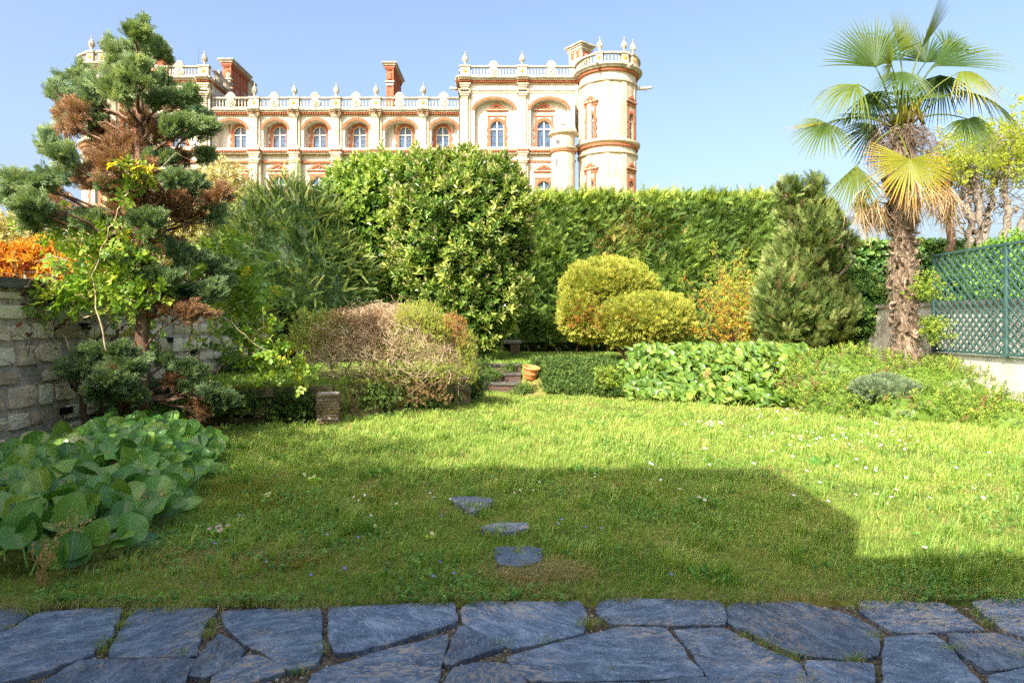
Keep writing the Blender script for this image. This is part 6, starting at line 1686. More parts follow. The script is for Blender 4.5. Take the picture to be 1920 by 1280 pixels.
while y < 19:
    l = rw_.uniform(.9, 1.2); mb.box((WX - .19, y + l / 2, 2.075 + rw_.normal(0, .004)), (.56, l - .012, .115), 0, jit=.008); y += l
mb.build('coping', COPING, sw)

# ------------------------------------------------------------------ low terrace wall, tile piers, steps
MOSSY = surf('mossy_stone', [(0.035, 0.04, 0.015), (0.10, 0.09, 0.035), (0.21, 0.17, 0.07), (0.26, 0.23, 0.13)], 5, 7, 0.95, 0.9, 20, bdist=.03)
TILE = surf('stacked_tile', [(0.12, 0.08, 0.04), (0.24, 0.17, 0.095), (0.36, 0.27, 0.16)], 5, 6, 0.9, 0.5, 30)
tw = thing('terrace_wall', 'low mossy retaining wall holding up the raised bed on the left', 'wall', (-4.4, 10.0, 0))
mb = MB()
yb_ = lambda x: float(np.interp(x, YBX, YBY))
x = -6.05
while x < -3.3:
    l = rw_.uniform(.25, .5)
    for z0 in (0.0, .14, .28, .42):
        w2 = l * rw_.uniform(.6, 1.1); mb.box((x + l / 2 + rw_.normal(0, .05), yb_(x + l / 2) - .02 + rw_.normal(0, .04), z0 + .06), (w2, .26, rw_.uniform(.11, .16)), 0, rz=.28 + rw_.normal(0, .06), jit=.03)
    x += l
x = -2.75
while x < -1.05:
    l = rw_.uniform(.25, .45); a = math.atan2(2.4, 2.05)
    for z0 in (0.0, .14, .28, .42): mb.box((x + l / 2 + rw_.normal(0, .04), yb_(x + l / 2) - .02 + rw_.normal(0, .03), z0 + .06), (l * rw_.uniform(.8, 1.4), .26, rw_.uniform(.11, .16)), 0, rz=a + rw_.normal(0, .06), jit=.03)
    x += l
mb.build('blocks', MOSSY, tw)
mb = MB(); n = 700
xx = np.concatenate([RG.uniform(-6, -3.25, n), RG.uniform(-2.7, -1.0, n // 2)])
p = np.stack([xx, np.interp(xx, YBX, YBY) + RG.normal(0, .09, len(xx)), .555 + RG.normal(0, .02, len(xx))], 1)
LM['moss'] = leafmat('ochre_moss', [(0.0, (0.075, 0.08, 0.016)), (0.5, (0.14, 0.135, 0.022)), (1.0, (0.14, 0.17, 0.03))], .2, .9, .05)
scatter(mb, T_['moss'], p, np.array([0, -.2, 1.]) + RG.normal(size=p.shape) * .3, RG.uniform(.03, .07, len(p)), RG.random(len(p)))
mb.build('moss', LM['moss'], tw)
for (px1, pyb, dd_, w_, h_, lab) in ((616, 792, 10.25, .36, .47, 'pier of stacked mossy tiles at the left of the half dead shrub'), (862, 752, 12.75, .42, .50, 'pale pier of stacked tiles behind the right side of the half dead shrub')):
    c = P(px1, pyb, dd_); mb = MB(); z = -.02
    while z < h_:
        mb.box((c[0] + rw_.normal(0, .008), dd_ + rw_.normal(0, .008), z + .012), (w_ * rw_.uniform(.94, 1.04), w_ * rw_.uniform(.94, 1.04), .026), 0, rz=rw_.normal(.15, .04), jit=.004)
        mb.box((c[0], dd_, z + .032), (w_ * .88, w_ * .88, .018), 1, rz=.15); z += .042
    tag(mb.build('tile_pier', [TILE, MORTAR]), lab, 'pier', 'piers of stacked tiles by the terrace')
STEPB = surf('step_brick', [(0.05, 0.034, 0.027), (0.10, 0.062, 0.046), (0.15, 0.10, 0.075)], 14, 4, 0.9, 0.5, 40, (.4, .4, 3))
stp = thing('garden_steps', 'three worn brick and slab steps up to the raised back lawn', 'steps', (-.35, 15.3, 0))
for k in range(3):
    y0 = 14.95 + .45 * k; z1 = .19 * (k + 1)
    mb = MB(); mb.bx(-.86, .22, y0 + .03, y0 + .5, z1 - .24, z1 - .045, 0); mb.build('riser', STEPB, stp)
    mb = MB()
    for j in range(3): mb.box((-.68 + .36 * j, y0 + .23, z1 - .022), (.35, .47, .045), 0, jit=.006)
    mb.build('tread', COPING, stp)

# ------------------------------------------------------------------ stone bench under the hedge
bn = thing('garden_bench', 'small stone bench of a slab on tile piers in the shade before the tall hedge', 'bench', (-.32, 20.6, .55))
mb = MB(); mb.box((-.32, 20.6, .98), (1.25, .42, .09), 0, jit=.008); mb.build('seat', MAT['weathered'], bn)
for xx in (-.74, .10):
    mb = MB()
    for k in range(9): mb.box((xx, 20.6, .56 + k * .043), (.30 + rw_.normal(0, .008), .32, .035), 0, jit=.004); mb.box((xx, 20.6, .58 + k * .043), (.26, .28, .02), 1)
    mb.build('leg', [TILE, MORTAR], bn)

# ------------------------------------------------------------------ terracotta pot
TERRA = surf('terracotta', [(0.50, 0.17, 0.05), (0.58, 0.22, 0.07), (0.62, 0.28, 0.11)], 6, 4, 0.75, 0.15, 30)
pc = np.array([.41, 14.72, float(ground_z(.41, 14.72)) + .0])
pot = thing('plant_pot', 'empty terracotta plant pot tilted on the bank beside the steps', 'plant pot', pc)
mb = MB()
mb.X = np.array((Matrix.Translation(Vector(pc)) @ Matrix.Rotation(R(9), 4, 'Y') @ Matrix.Rotation(R(10), 4, 'X')).normalized()); mb.X[:3, 3] = pc
mb.lathe([(0.0, .01), (.115, .01), (.12, 0), (.125, .02), (.148, .12), (.153, .125), (.153, .14), (.15, .145), (.168, .215), (.172, .22), (.172, .235), (.192, .245), (.20, .255), (.20, .285), (.192, .292), (.178, .285), (.165, .24), (.125, .06), (.0, .05)], (0, 0, 0), 36, 0)
mb.build('pot', TERRA, pot)
mb = MB(); mb.X = np.array(Matrix.Translation(Vector(pc))); mb.X[:3, 3] = pc
mb.lathe([(.0, .20), (.08, .205), (.155, .20)], (.02, .0, 0), 16, 0); mb.build('soil', MAT['joint'], pot)

# ------------------------------------------------------------------ trellis on the right boundary wall
FX = 8.3
RENDERW = surf('white_rendered_wall', [(0.55, 0.51, 0.44), (0.70, 0.66, 0.58), (0.76, 0.72, 0.65)], 1.5, 7, 0.92, 0.3, 16, fine=(3, .75))
WOODG = surf('blue_green_paint', [(0.034, 0.082, 0.072), (0.052, 0.115, 0.10), (0.078, 0.15, 0.13)], 5, 5, 0.6, 0.15, 40, spec=.3)
bw = thing('boundary_wall', 'white rendered boundary wall carrying the green trellis on the right', 'wall', (FX + .2, 10, 0))
mb = MB()
mb.bx(FX + .05, FX + .30, 3.0, 13.35, -.1, 1.02, 0)
mb.bx(FX + .62, FX + .86, 3.0, 17.4, -.1, 1.95, 0)
mb.bx(FX + .30, FX + .62, 3.0, 13.35, -.1, .985, 0)
mb.build('wall', RENDERW, bw)
mb = MB(); mb.bx(FX + .54, FX + .94, 3.0, 17.5, 1.953, 2.03, 0); mb.build('coping', MAT['weathered'], bw)
mb = MB(); mb.bx(FX - .35, FX + .34, 12.72, 12.98, -.1, 1.45, 0); mb.bx(FX - .39, FX + .38, 12.68, 13.02, 1.45, 1.52, 0); mb.build('end_pier', RENDERW, bw)
tz0, tz1 = 1.06, 2.92
bays_y = [12.6, 10.75, 8.9, 7.05, 5.2, 3.35]
tre = thing('trellis_fence', 'blue green diamond lattice trellis fence on the low white wall at the right', 'fence', (FX, 9, 1.0))
for i in range(5):
    y1, y0 = bays_y[i], bays_y[i + 1]
    yy0, yy1, z0, z1 = y0 + .03, y1 - .03, tz0 + .02, tz1 - .02
    mb = MB(); st = .165
    w2, h2 = yy1 - yy0, z1 - z0
    for sg, xo in ((1, 0.0), (-1, .013)):
        k = -h2
        while k < w2 + h2:
            # a slat along y = k + t (rising) or falling, clipped to the frame
            t0 = max(0, -k); t1 = min(h2, w2 - k)
            if t1 - t0 > .03:
                a = (FX + xo, yy0 + k + t0, z0 + t0 if sg > 0 else z1 - t0); b = (FX + xo, yy0 + k + t1, z0 + t1 if sg > 0 else z1 - t1)
                mb.bar(a, b, .034, .010, 0, up=(1, 0, 0))
            k += st
    mb.build('lattice_panel', WOODG, tre)
    for za, zb in ((tz0 - .02, tz0 + .025), (tz1 - .025, tz1 + .02)):
        mb = MB(); mb.bx(FX - .022, FX + .034, y0 + .0251, y1 - .0251, za, zb, 0); mb.build('rail', WOODG, tre)
for yv in bays_y:
    mb = MB(); mb.bx(FX - .026, FX + .038, yv - .025, yv + .025, 1.02, tz1 + .03, 0); mb.build('post', WOODG, tre)

# ------------------------------------------------------------------ the house behind the camera, whose shadow lies on the lawn
HOUSEW = surf('house_render', [(0.74, 0.71, 0.66), (0.80, 0.78, 0.73)], 1.0, 5, 0.9, 0.2, 9)
ROOF = surf('slate_roof', [(0.06, 0.065, 0.075), (0.10, 0.105, 0.12)], 4, 4, 0.6, 0.2, 20)
ho = thing('house', 'cream rendered house with slate mansard roof whose shadow falls across the lawn', 'house', (-3, -4, 0))
HY = -.55
mb = MB(); mb.bx(-10.5, -1.55, -9, HY, -.3, 4.71, 0); mb.bx(-1.55, 12, -8.8, HY, -.3, 4.71, 0); mb.build('wall', HOUSEW, ho)
mb = MB()
pr_ = [(-.56, 4.71), (-.56, 5.79), (-1.37, 7.22), (-9.2, 7.22), (-10.5, 5.79), (-10.5, 4.71)]
V = [(x, HY, z) for x, z in pr_] + [(x, HY - .35, z) for x, z in pr_]
mb.add(V, [tuple(range(6)), tuple(range(11, 5, -1))] + [(k, 6 + k, 6 + (k + 1) % 6, (k + 1) % 6) for k in range(6)], 0); mb.build('gable_parapet', HOUSEW, ho)
mb = MB(); mb.bx(-10.5, 12, -8.8, HY - .36, 4.715, 4.85, 0); mb.build('roof', ROOF, ho)
# ------------------------------------------------------------------ bergenia beds
rb = np.random.default_rng(55)
LM['berg'] = leafmat('bergenia_leaf', [(0.0, (0.014, 0.044, 0.011)), (0.45, (0.031, 0.092, 0.014)), (0.75, (0.062, 0.142, 0.019)), (1.0, (0.10, 0.16, 0.026))], 0.22, 0.30, 0.5, veins=True, nscale=2.5, namp=.25)
LM['berg_pale'] = leafmat('bergenia_faded_leaf', [(0.0, (0.13, 0.145, 0.045)), (0.5, (0.19, 0.205, 0.09)), (1.0, (0.24, 0.24, 0.135))], 0.2, 0.4, 0.4, veins=True, nscale=4)
LM['berg_sun'] = leafmat('bergenia_sunny_leaf', [(0.0, (0.016, 0.045, 0.007)), (0.45, (0.046, 0.092, 0.011)), (0.75, (0.085, 0.135, 0.017)), (1.0, (0.15, 0.18, 0.034))], 0.3, 0.28, 0.5, veins=True, nscale=2.5, namp=.25)


def t_paddle(rs, aspect=.82, cup=.18, bend=-.3, wave=.04):
    """A big round leaf on a stout stalk, cupped, with a wavy edge."""
    t = Tm(); r = np.random.default_rng(rs); nu, nv = 7, 9
    idx = {}
    for j in range(nv):
        v = j / (nv - 1)
        w = aspect * .5 * max(0, 1 - abs(2 * v ** .82 - 1) ** 2.3) ** .5
        w = max(w, .05)
        for i in range(nu):
            u = i / (nu - 1) * 2 - 1
            z = cup * (u * u) * w * 1.6 + bend * v * v + wave * math.sin(9 * v + rs) * abs(u) ** 3 + (-.02 if abs(u) < .1 else 0)
            idx[i, j] = len(t.v); t.v.append(np.array([u * w, -z, v])); t.t.append(.06 * v); t.u.append((u, v))
    for j in range(nv - 1):
        for i in range(nu - 1):
            t.f.append((idx[i, j], idx[i + 1, j], idx[i + 1, j + 1], idx[i, j + 1])); t.m.append(0)
    k = len(t.v)                                                # stalk
    for z in (-.55, .05):
        for a in range(4):
            t.v.append(np.array([.035 * math.cos(a * 1.571), .035 * math.sin(a * 1.571) - .0, z])); t.t.append(.2); t.u.append((.5, 0))
    for a in range(4): t.f.append((k + a, k + (a + 1) % 4, k + 4 + (a + 1) % 4, k + 4 + a)); t.m.append(0)
    return t.done()


T_['paddle'] = [t_paddle(1), t_paddle(2, .9, .28, -.2, .05), t_paddle(3, .75, .12, -.45, .06), t_paddle(4, .85, .35, -.1, .03), t_paddle(5, .8, .1, -.6, .05)]


def paddles(mb, pos, size, tint, lean=.7, out=None, mat=0):
    """Leaves stand on their stalks, faces turned up and outwards."""
    N = len(pos); a = rb.uniform(0, 6.283, N)
    o_ = np.stack([np.cos(a), np.sin(a), np.zeros(N)], 1)
    if out is not None: o_ = nrm(o_ + out)
    n_up = nrm(np.array([.25, -.75, .75]) + rb.normal(size=(N, 3)) * .6 + (0 if out is None else out * .25))
    d = nrm(o_ * (lean + rb.normal(0, .3, N))[:, None] * .8 + np.array([0, 0, 1.0]))
    d = nrm(d - n_up * np.sum(d * n_up, 1)[:, None])
    # template: face normal is -Y; X across
    Y = -n_up; X = np.cross(Y, d); size = np.asarray(size)
    which = rb.integers(0, 5, N)
    for k in range(5):
        i = np.nonzero(which == k)[0]
        if not len(i): continue
        t = T_['paddle'][k]; M = np.stack([X[i], Y[i], d[i]], 2) * size[i][:, None, None]
        V = np.einsum('nij,vj->nvi', M, t.V) + pos[i][:, None, :]; nv = len(t.V)
        mb.raw(V.reshape(-1, 3), (np.arange(len(i))[:, None] * nv + t.LL[None]).ravel(), np.tile(t.KK, len(i)), mat, (tint[i][:, None] + t.TT[None]).ravel(), np.tile(t.UU, (len(i), 1)), smooth=True)


LM['seed'] = leafmat('dry_flower_heads', [(0.0, (0.13, 0.08, 0.035)), (0.5, (0.28, 0.19, 0.08)), (1.0, (0.40, 0.30, 0.15))], .15, .8, .1)
def seedheads(parent, pts, h, n_f=26):
    for p in pts:
        mb = MB(); p = np.array(p)
        for k in range(8):
            e = p + np.array([rb.normal(.05, .06), rb.normal(0, .05), h * rb.uniform(.6, 1.05)])
            q = limb(mb, p - np.array([0, 0, .12]), e, .004, .002, .1, .04, 6, 4, rng=rb)
            for _ in range(n_f // 2):
                j = rb.integers(2, 6); c = q[j] + rb.normal(size=3) * .012
                scatter(mb, T_['moss'], c[None], rb.normal(size=(1, 3)) + np.array([[0, 0, .5]]), np.array([rb.uniform(.012, .024)]), rb.random(1), rng=rb)
        mb.build('flower_stalk', LM['seed'], parent)


bb = thing('bergenia_bed', 'bed of big round dark green leathery leaves in the shade at the lower left', 'plant', (-3.6, 5.6, 0))
def in_left(x, y):
    xr = np.interp(y, [3.85, 4.3, 5.0, 6.0, 7.0, 8.0, 8.8], [-2.75, -2.55, -2.72, -3.05, -3.30, -3.6, -4.3])
    xl = np.interp(y, [3.85, 6, 7.2, 8.8], [-5.9, -5.8, -5.4, -4.9])
    return (x < xr) & (x > xl)
mb = MB(); x = rb.uniform(-6, -2.4, 2600); y = rb.uniform(3.95, 8.8, 2600); k = in_left(x, y); x, y = x[k], y[k]
# poisson-like thinning
keep = []
for i in range(len(x)):
    if all((x[i] - x[j]) ** 2 + (y[i] - y[j]) ** 2 > .074 ** 2 for j in keep[-400:]): keep.append(i)
x, y = x[keep], y[keep]
xr = np.interp(y, [3.85, 4.3, 5.0, 6.0, 7.0, 8.0, 8.8], [-2.75, -2.55, -2.72, -3.05, -3.30, -3.6, -4.3]); edge = np.clip((xr - x) / .55, 0, 1)
hgt = (.06 + .20 * edge ** .8) * rb.uniform(.75, 1.2, len(x)) + .04 * np.sin(x * 3 + y * 2)
pos = np.stack([x, y, hgt], 1); out = np.stack([(1 - edge) * 1.4, -.35 * np.ones_like(x), np.zeros_like(x)], 1)
tint = np.clip(.60 + rb.normal(0, .25, len(x)), 0, 1)
pale = rb.random(len(x)) < .022
paddles(mb, pos[~pale], rb.uniform(.11, .25, (~pale).sum()), tint[~pale], .75, out[~pale])
paddles(mb, pos[pale] + np.array([0, 0, .05]), rb.uniform(.14, .22, pale.sum()), tint[pale], .9, out[pale], 1)
low = rb.choice(len(x), 160); paddles(mb, pos[low] * np.array([1, 1, .4]) + rb.normal(size=(160, 3)) * np.array([.1, .1, .0]), rb.uniform(.14, .22, 160), tint[low] - .15, 1.3, out[low])
mb.build('leaves', [LM['berg'], LM['berg_pale']], bb)
seedheads(bb, [PG(75, 1075, .1), PG(120, 1020, .15), PG(25, 930, .15), PG(265, 890, .15), PG(275, 965, .1)], .20)

sb_ = thing('bergenia_bed', 'sunlit bank of shiny light green round leaves in front of the golden juniper', 'plant', (3.4, 13.2, .3))
def bank_pts(poly, n):
    """Random places on the ground inside an outline given in metres."""
    poly = np.array(poly); lo, hi = poly.min(0), poly.max(0); P_ = rb.uniform(lo, hi, (n * 3, 2)); ins = np.zeros(len(P_), bool); j = len(poly) - 1
    for i in range(len(poly)):
        a, b = poly[i], poly[j]; c = ((a[1] > P_[:, 1]) != (b[1] > P_[:, 1])) & (P_[:, 0] < (b[0] - a[0]) * (P_[:, 1] - a[1]) / (b[1] - a[1] + 1e-12) + a[0]); ins ^= c; j = i
    return P_[ins][:n]
BP = [(2.15, 13.5), (2.6, 13.05), (3.4, 12.5), (4.6, 12.1), (5.75, 12.0), (6.1, 12.8), (6.6, 14.2), (6.7, 15.3), (4.6, 15.6), (3.6, 15.2), (2.7, 14.6)]
q = bank_pts(BP, 2300)
dist = np.clip((q[:, 1] - np.interp(q[:, 0], [2.1, 3.4, 4.6, 5.8, 6.7], [13.4, 12.5, 12.1, 12.0, 13.6])) / .8, 0, 1)
pos = np.stack([q[:, 0], q[:, 1], ground_z(q[:, 0], q[:, 1]) + (.08 + .34 * dist) * rb.uniform(.6, 1.15, len(q))], 1)
mb = MB(); paddles(mb, pos, rb.uniform(.10, .21, len(q)), np.clip(.52 + rb.normal(0, .22, len(q)), 0, 1), .8, np.broadcast_to(np.array([-.1, -.5, 0]), (len(q), 3)))
mb.build('leaves', LM['berg_sun'], sb_)
seedheads(sb_, [P(1320, 705, 13), P(1440, 700, 12.9)], .12)

# ------------------------------------------------------------------ ground cover mound on the right with a grey green cushion plant
LM['mound'] = leafmat('ground_cover_leaves', [(0.0, (0.14, 0.080, 0.032)), (0.12, (0.14, 0.095, 0.042)), (0.2, (0.04, 0.08, 0.012)), (0.5, (0.085, 0.135, 0.018)), (0.8, (0.15, 0.19, 0.025)), (1.0, (0.23, 0.25, 0.04))], .3, .45, .35, nscale=2)
gm = thing('ground_cover', 'spreading mound of small green leaves flecked with rusty orange ones, below the palm', 'plant', (7.0, 11.6, 0))
MB_ = [(6.6, 12.4, .3, 1.35, 1.0, .78), (7.6, 11.7, .15, 1.3, 1.2, .72), (6.4, 11.6, .0, 1.1, .8, .62), (7.4, 10.9, -.1, 1.3, .7, .52), (8.4, 10.6, -.1, .9, .9, .5), (8.1, 12.3, .2, .9, 1.0, .7), (5.9, 12.3, .2, .7, .8, .6), (8.0, 9.9, -.1, 1.0, .6, .38), (6.7, 10.75, 0, 1.1, .55, .46), (5.9, 11.5, 0, .7, .6, .42)]
mb = MB(); core(mb, MB_, .82, 0, .4)
p, nn, k = crown_pts(MB_, 15000, .85, 1.08, .86, .06, zmin=0.02)
p = p[:]; 
ti = .55 + rb.normal(0, .15, len(p)) + .1 * fnoise(p, 2.5); ti = np.maximum(ti, .22)
ru = (fnoise(p, 3.1) > .45) & (rb.random(len(p)) < .6); ti = np.where(ru | (rb.random(len(p)) < .05), rb.uniform(0, .16, len(p)), ti)
scatter(mb, T_['small'], p, nn * .8 + np.array([0, -.1, .6]) + rb.normal(size=p.shape) * .4, rb.uniform(.07, .13, len(p)), ti, rng=rb)
mb.build('leaves', LM['mound'], gm)
LM['thyme'] = leafmat('grey_green_needles', [(0.0, (0.034, 0.052, 0.026)), (0.5, (0.07, 0.10, 0.052)), (1.0, (0.13, 0.16, 0.09))], .2, .8, .1)
tb_ = [(*P(1632, 728, 10.9), .26, .28, .15), (*P(1690, 730, 10.9), .26, .25, .14), (*P(1660, 720, 11.1), .34, .25, .14), (*P(1660, 735, 10.8), .42, .25, .13)]
bush('lavender_cushion', 'small grey green needled cushion plant growing in the ground cover', 'plant', tuple(P(1655, 735, 10.8)), tb_, T_['tuft'], 2200, (.06, .12), LM['thyme'], (.5, .5, .2), (1, .5, .4), trunk=False, corescale=.8)

# ivy and herbs on the shady bank by the pot
LM['herb'] = leafmat('bank_herbs', [(0.0, (0.014, 0.032, 0.008)), (0.5, (0.034, 0.064, 0.013)), (1.0, (0.085, 0.125, 0.024))], .3, .5, .3, nscale=3)
iv = MB(); q = bank_pts([(.62, 14.9), (.75, 14.0), (1.6, 13.7), (2.3, 13.4), (2.5, 14.6), (1.8, 15.6), (.5, 15.9), (.45, 15.3)], 3200)
p = np.c_[q, ground_z(q[:, 0], q[:, 1]) + rb.uniform(.02, .16, len(q))]
scatter(iv, T_['small'], p, rb.normal(size=p.shape) * .5 + np.array([0, -.4, .8]), rb.uniform(.08, .17, len(p)), .5 + rb.normal(0, .2, len(p)), rng=rb)
tag(iv.build('bank_herbs', LM['herb']), 'low dark green herbs covering the shady bank right of the terracotta pot', 'ground cover', kind='stuff')
for x_, y_, d_, w_, h_, n_, lab in ((922, 706, 15.35, .22, .16, 150, 'dark weeds growing over the lower treads of the garden steps'), (905, 690, 15.9, .18, .2, 130, 'dark weeds beside the top tread of the garden steps'), (955, 694, 15.8, .12, .12, 80, 'small weeds on the right end of the upper steps'), (1140, 722, 13.6, .22, .32, 260, 'pale green leafy weed at the left end of the sunlit round leaves'), (885, 742, 13.0, .28, .40, 420, 'leafy green weed in the corner left of the steps'), (985, 738, 14.3, .22, .16, 160, 'low leafy weed growing at the foot of the terracotta pot'), (720, 800, 11.0, .9, .18, 900, 'weedy tangle at the foot of the half dead shrub'), (545, 780, 10.3, .42, .34, 800, 'clump of small leaved green weeds covering the terrace wall left of the tile pier'),
                                    (250, 790, 9.3, .45, .35, 500, 'shady weeds at the foot of the blue green conifer'), (430, 770, 9.8, .35, .25, 420, 'dark weeds below the terrace wall right of the conifer'), (680, 765, 11.0, .55, .4, 520, 'mixed weeds spilling over the terrace wall right of the left tile pier'), (800, 770, 12.0, .5, .35, 420, 'weeds and dry stems below the right side of the half dead shrub'), (450, 705, 13.2, .8, .4, 700, 'shady green plants at the foot of the yew by the wall'), (1745, 640, 12.1, .22, .42, 260, 'bright green climber at the foot of the trellis end post'), (1735, 560, 11.9, .25, .45, 160, 'slender leafy sapling between the palm and the trellis')):
    c = P(x_, y_, d_); o = thing('weed_clump', lab, 'plant', c); mb = MB()
    p = c + rb.normal(size=(n_, 3)) * np.array([w_, min(w_, .3), 0]) * .6 + np.array([0, 0, 1]) * rb.uniform(-.05, h_, (n_, 1))
    scatter(mb, T_['small'], p, rb.normal(size=p.shape) * .6 + np.array([0, -.2, .8]), rb.uniform(.07, .15, n_), .6 + rb.normal(0, .2, n_), rng=rb); mb.build('leaves', LM['mound' if 'pale' in lab or 'bright' in lab or 'sapling' in lab else 'herb'], o)
    mt = MB()
    for _ in range(max(4, n_ // 60)):
        a = c + rb.normal(size=3) * np.array([w_ * .5, .1, 0]); a[2] = c[2] - .08
        limb(mt, a, a + np.array([rb.normal(0, .08), rb.normal(0, .05), h_ * .9]), .005, .002, 0, .05, 5, 4, rng=rb)
    mt.build('stems', BARK, o)

# ------------------------------------------------------------------ grass
LM['grass'] = leafmat('lawn_grass', [(0.0, (0.27, 0.21, 0.11)), (0.14, (0.23, 0.19, 0.07)), (0.22, (0.050, 0.11, 0.016)), (0.5, (0.120, 0.190, 0.032)), (0.8, (0.20, 0.25, 0.055)), (1.0, (0.28, 0.295, 0.095))], .38, .42, .3, nscale=1.5, namp=.15, tcol=(1.3, 1.25, .5, 1))
rgx = np.random.default_rng(99)


def blades(pos, h, lean, wid, tint, az, mbx, mat=0):
    N = len(pos); d = np.stack([np.cos(az), np.sin(az), np.zeros(N)], 1); s = np.stack([-np.sin(az + .6), np.cos(az + .6), np.zeros(N)], 1) * (wid / 2)[:, None]
    up = np.array([0, 0, 1.0])
    m = pos + up * (h * .55)[:, None] + d * (h * lean * .25)[:, None]; t = pos + up * (h * (1 - .35 * lean))[:, None] + d * (h * lean * .85)[:, None]
    V = np.stack([pos - s, pos + s, m + s * .8, m - s * .8, t], 1).reshape(-1, 3)
    L = (np.arange(N)[:, None] * 5 + np.array([0, 1, 2, 3, 3, 2, 4])).ravel(); K = np.tile([4, 3], N)
    tt = tint[:, None] + np.array([-.06, -.06, 0, 0, .06])
    mbx.raw(V, L, K, mat, tt.ravel())


def bare(x, y):
    """Where the turf is thin: the stepping stones, the straw patch, the terrace edge, beds."""
    k = np.ones(len(x))
    for poly in STONES:
        q = np.array(poly); c = q.mean(0); q = c + (q - c) * .93; ins = np.zeros(len(x), bool); j = len(q) - 1
        for yo in (0.0, .05):
            j = len(q) - 1; in1 = np.zeros(len(x), bool)
            for i in range(len(q)):
                a, b = q[i], q[j]; in1 ^= ((a[1] > y + yo) != (b[1] > y + yo)) & (x < (b[0] - a[0]) * (y + yo - a[1]) / (b[1] - a[1] + 1e-12) + a[0]); j = i
            ins |= in1
        k = np.where(ins, 0, k)
    k = np.where(((x - .16) / .30) ** 2 + ((y - 4.05) / .19) ** 2 < 1, np.minimum(k, .08), k)
    sp = _hash_noise(x * 2.3 + 11, y * 2.9 + 3, 1.0) + .5 * _hash_noise(x * 5.1, y * 6.3, 1.0); k = np.where((sp > .85) & (y > 4.3), np.minimum(k, .30), k)
    k = np.where(in_left(x, y), k * .1, k)
    k = np.where((x > -.9) & (x < .25) & (y > 14.9) & (y < 16.2), 0, k)
    k = np.where((((x - 6.9) / 1.9) ** 2 + ((y - 11.8) / 1.2) ** 2 < 1), .05, k)
    return k


def dryness(x, y):
    g = np.exp(-((x + 1.95) / .6) ** 2 - ((y - 4.35) / .25) ** 2) + np.exp(-((x - .16) / .32) ** 2 - ((y - 4.12) / .22) ** 2) * 1.5 + .5 * np.exp(-((x + 2.9) / .5) ** 2 - ((y - 4.1) / .15) ** 2)
    g += .35 * np.clip(_hash_noise(x * 1.3, y * 1.1, 1.1) - .30, 0, 1)
    return np.clip(g * .6, 0, 1)


def edge_y(x): return np.interp(x, [-4, -3, -1, -.5, -.3, .4, 1.2, 3, 4], [3.60, 3.60, 3.63, 3.68, 3.73, 3.74, 3.70, 3.76, 3.78]) - .04 + .02 * np.sin(x * 7.7 + 1) + .015 * np.sin(x * 17)


gmb = MB()
zones = [(3.52, 4.6, -4.2, 4.6, 74000, .0042), (4.6, 5.8, -4.9, 5.8, 66000, .0047), (5.8, 7.6, -5.9, 7.4, 70000, .0058), (7.6, 10.4, -5.9, 8.2, 68000, .0078), (10.4, 15.2, -5.0, 8.2, 46000, .011)]
for y0, y1, x0, x1, n, wd in zones:
    x = rgx.uniform(x0, x1, n); y = rgx.uniform(y0, y1, n)
    # blades stand in tufts
    cl = rgx.integers(0, n // 14, n); cxs, cys = rgx.uniform(x0, x1, n // 14), rgx.uniform(y0, y1, n // 14); tuft = rgx.random(n) < .62
    x = np.where(tuft, cxs[cl] + rgx.normal(0, .035 + wd * 2.5, n), x); y = np.where(tuft, cys[cl] + rgx.normal(0, .03 + wd * 2, n), y)
    th = .5 + .5 * _hash_noise(x * .9 + 3, y * .9, 1.3)
    k = (rgx.random(n) < bare(x, y) * (.62 + .5 * th)) & (y > edge_y(x)) & (y < np.interp(x, YBX, YBY) + np.where(x < -.9, -.05, np.where((x > .2) & (x < 2.4), 1.1, .35)))
    x, y = x[k], y[k]; N = len(x); th = th[k]; cl = cl[k]; tuft = tuft[k]
    tuftt = rgx.normal(0, .13, n // 14 + 1)[cl] * tuft; tufth = np.exp(rgx.normal(0, .38, n // 14 + 1))[cl] ** tuft
    dr = dryness(x, y)
    h = (.034 + .030 * th) * tufth * rgx.uniform(.6, 1.25, N) * (1 + .25 * (y > 7)) * (1 - .45 * dr)
    h += .05 * np.exp(-((x + .9) / 1.3) ** 2 - ((y - 8.2) / 1.0) ** 2) * rgx.random(N) + .03 * (rgx.random(N) < .04)
    ti = np.clip(.54 + tuftt + rgx.normal(0, .12, N) + .14 * _hash_noise(x * .7 + 5, y * .8, 1.2) + .08 * np.clip((y - 6) / 3, 0, 1), .24, 1); ti = np.where(rgx.random(N) < .04 + dr * .75, rgx.uniform(0, .15, N), ti)
    lean = np.clip(rgx.normal(.55, .3, N) + dr * .6, .05, 1.4)
    az = rgx.uniform(0, 6.283, N)
    blades(np.stack([x, y, ground_z(x, np.maximum(y, 3.72)) - .004], 1), h, lean, np.full(N, wd) * rgx.uniform(.7, 1.3, N), ti, az, gmb)
# back lawns on the raised ground
for x0, x1, y0, y1, n in ((-5.8, -1.0, 10.2, 16.5, 16000), (-1.2, 3.4, 15.2, 22, 12000)):
    x = rgx.uniform(x0, x1, n); y = rgx.uniform(y0, y1, n); k = (y > np.interp(x, YBX, YBY) + np.where(x < -.9, .12, .9)) & ~((x > -.9) & (x < .25) & (y < 16.2)); x, y = x[k], y[k]; N = len(x)
    blades(np.stack([x, y, ground_z(x, y) - .005], 1), rgx.uniform(.05, .13, N), rgx.uniform(.2, .9, N), np.full(N, .012), np.clip(.5 + rgx.normal(0, .15, N), .25, 1), rgx.uniform(0, 6.283, N), gmb)
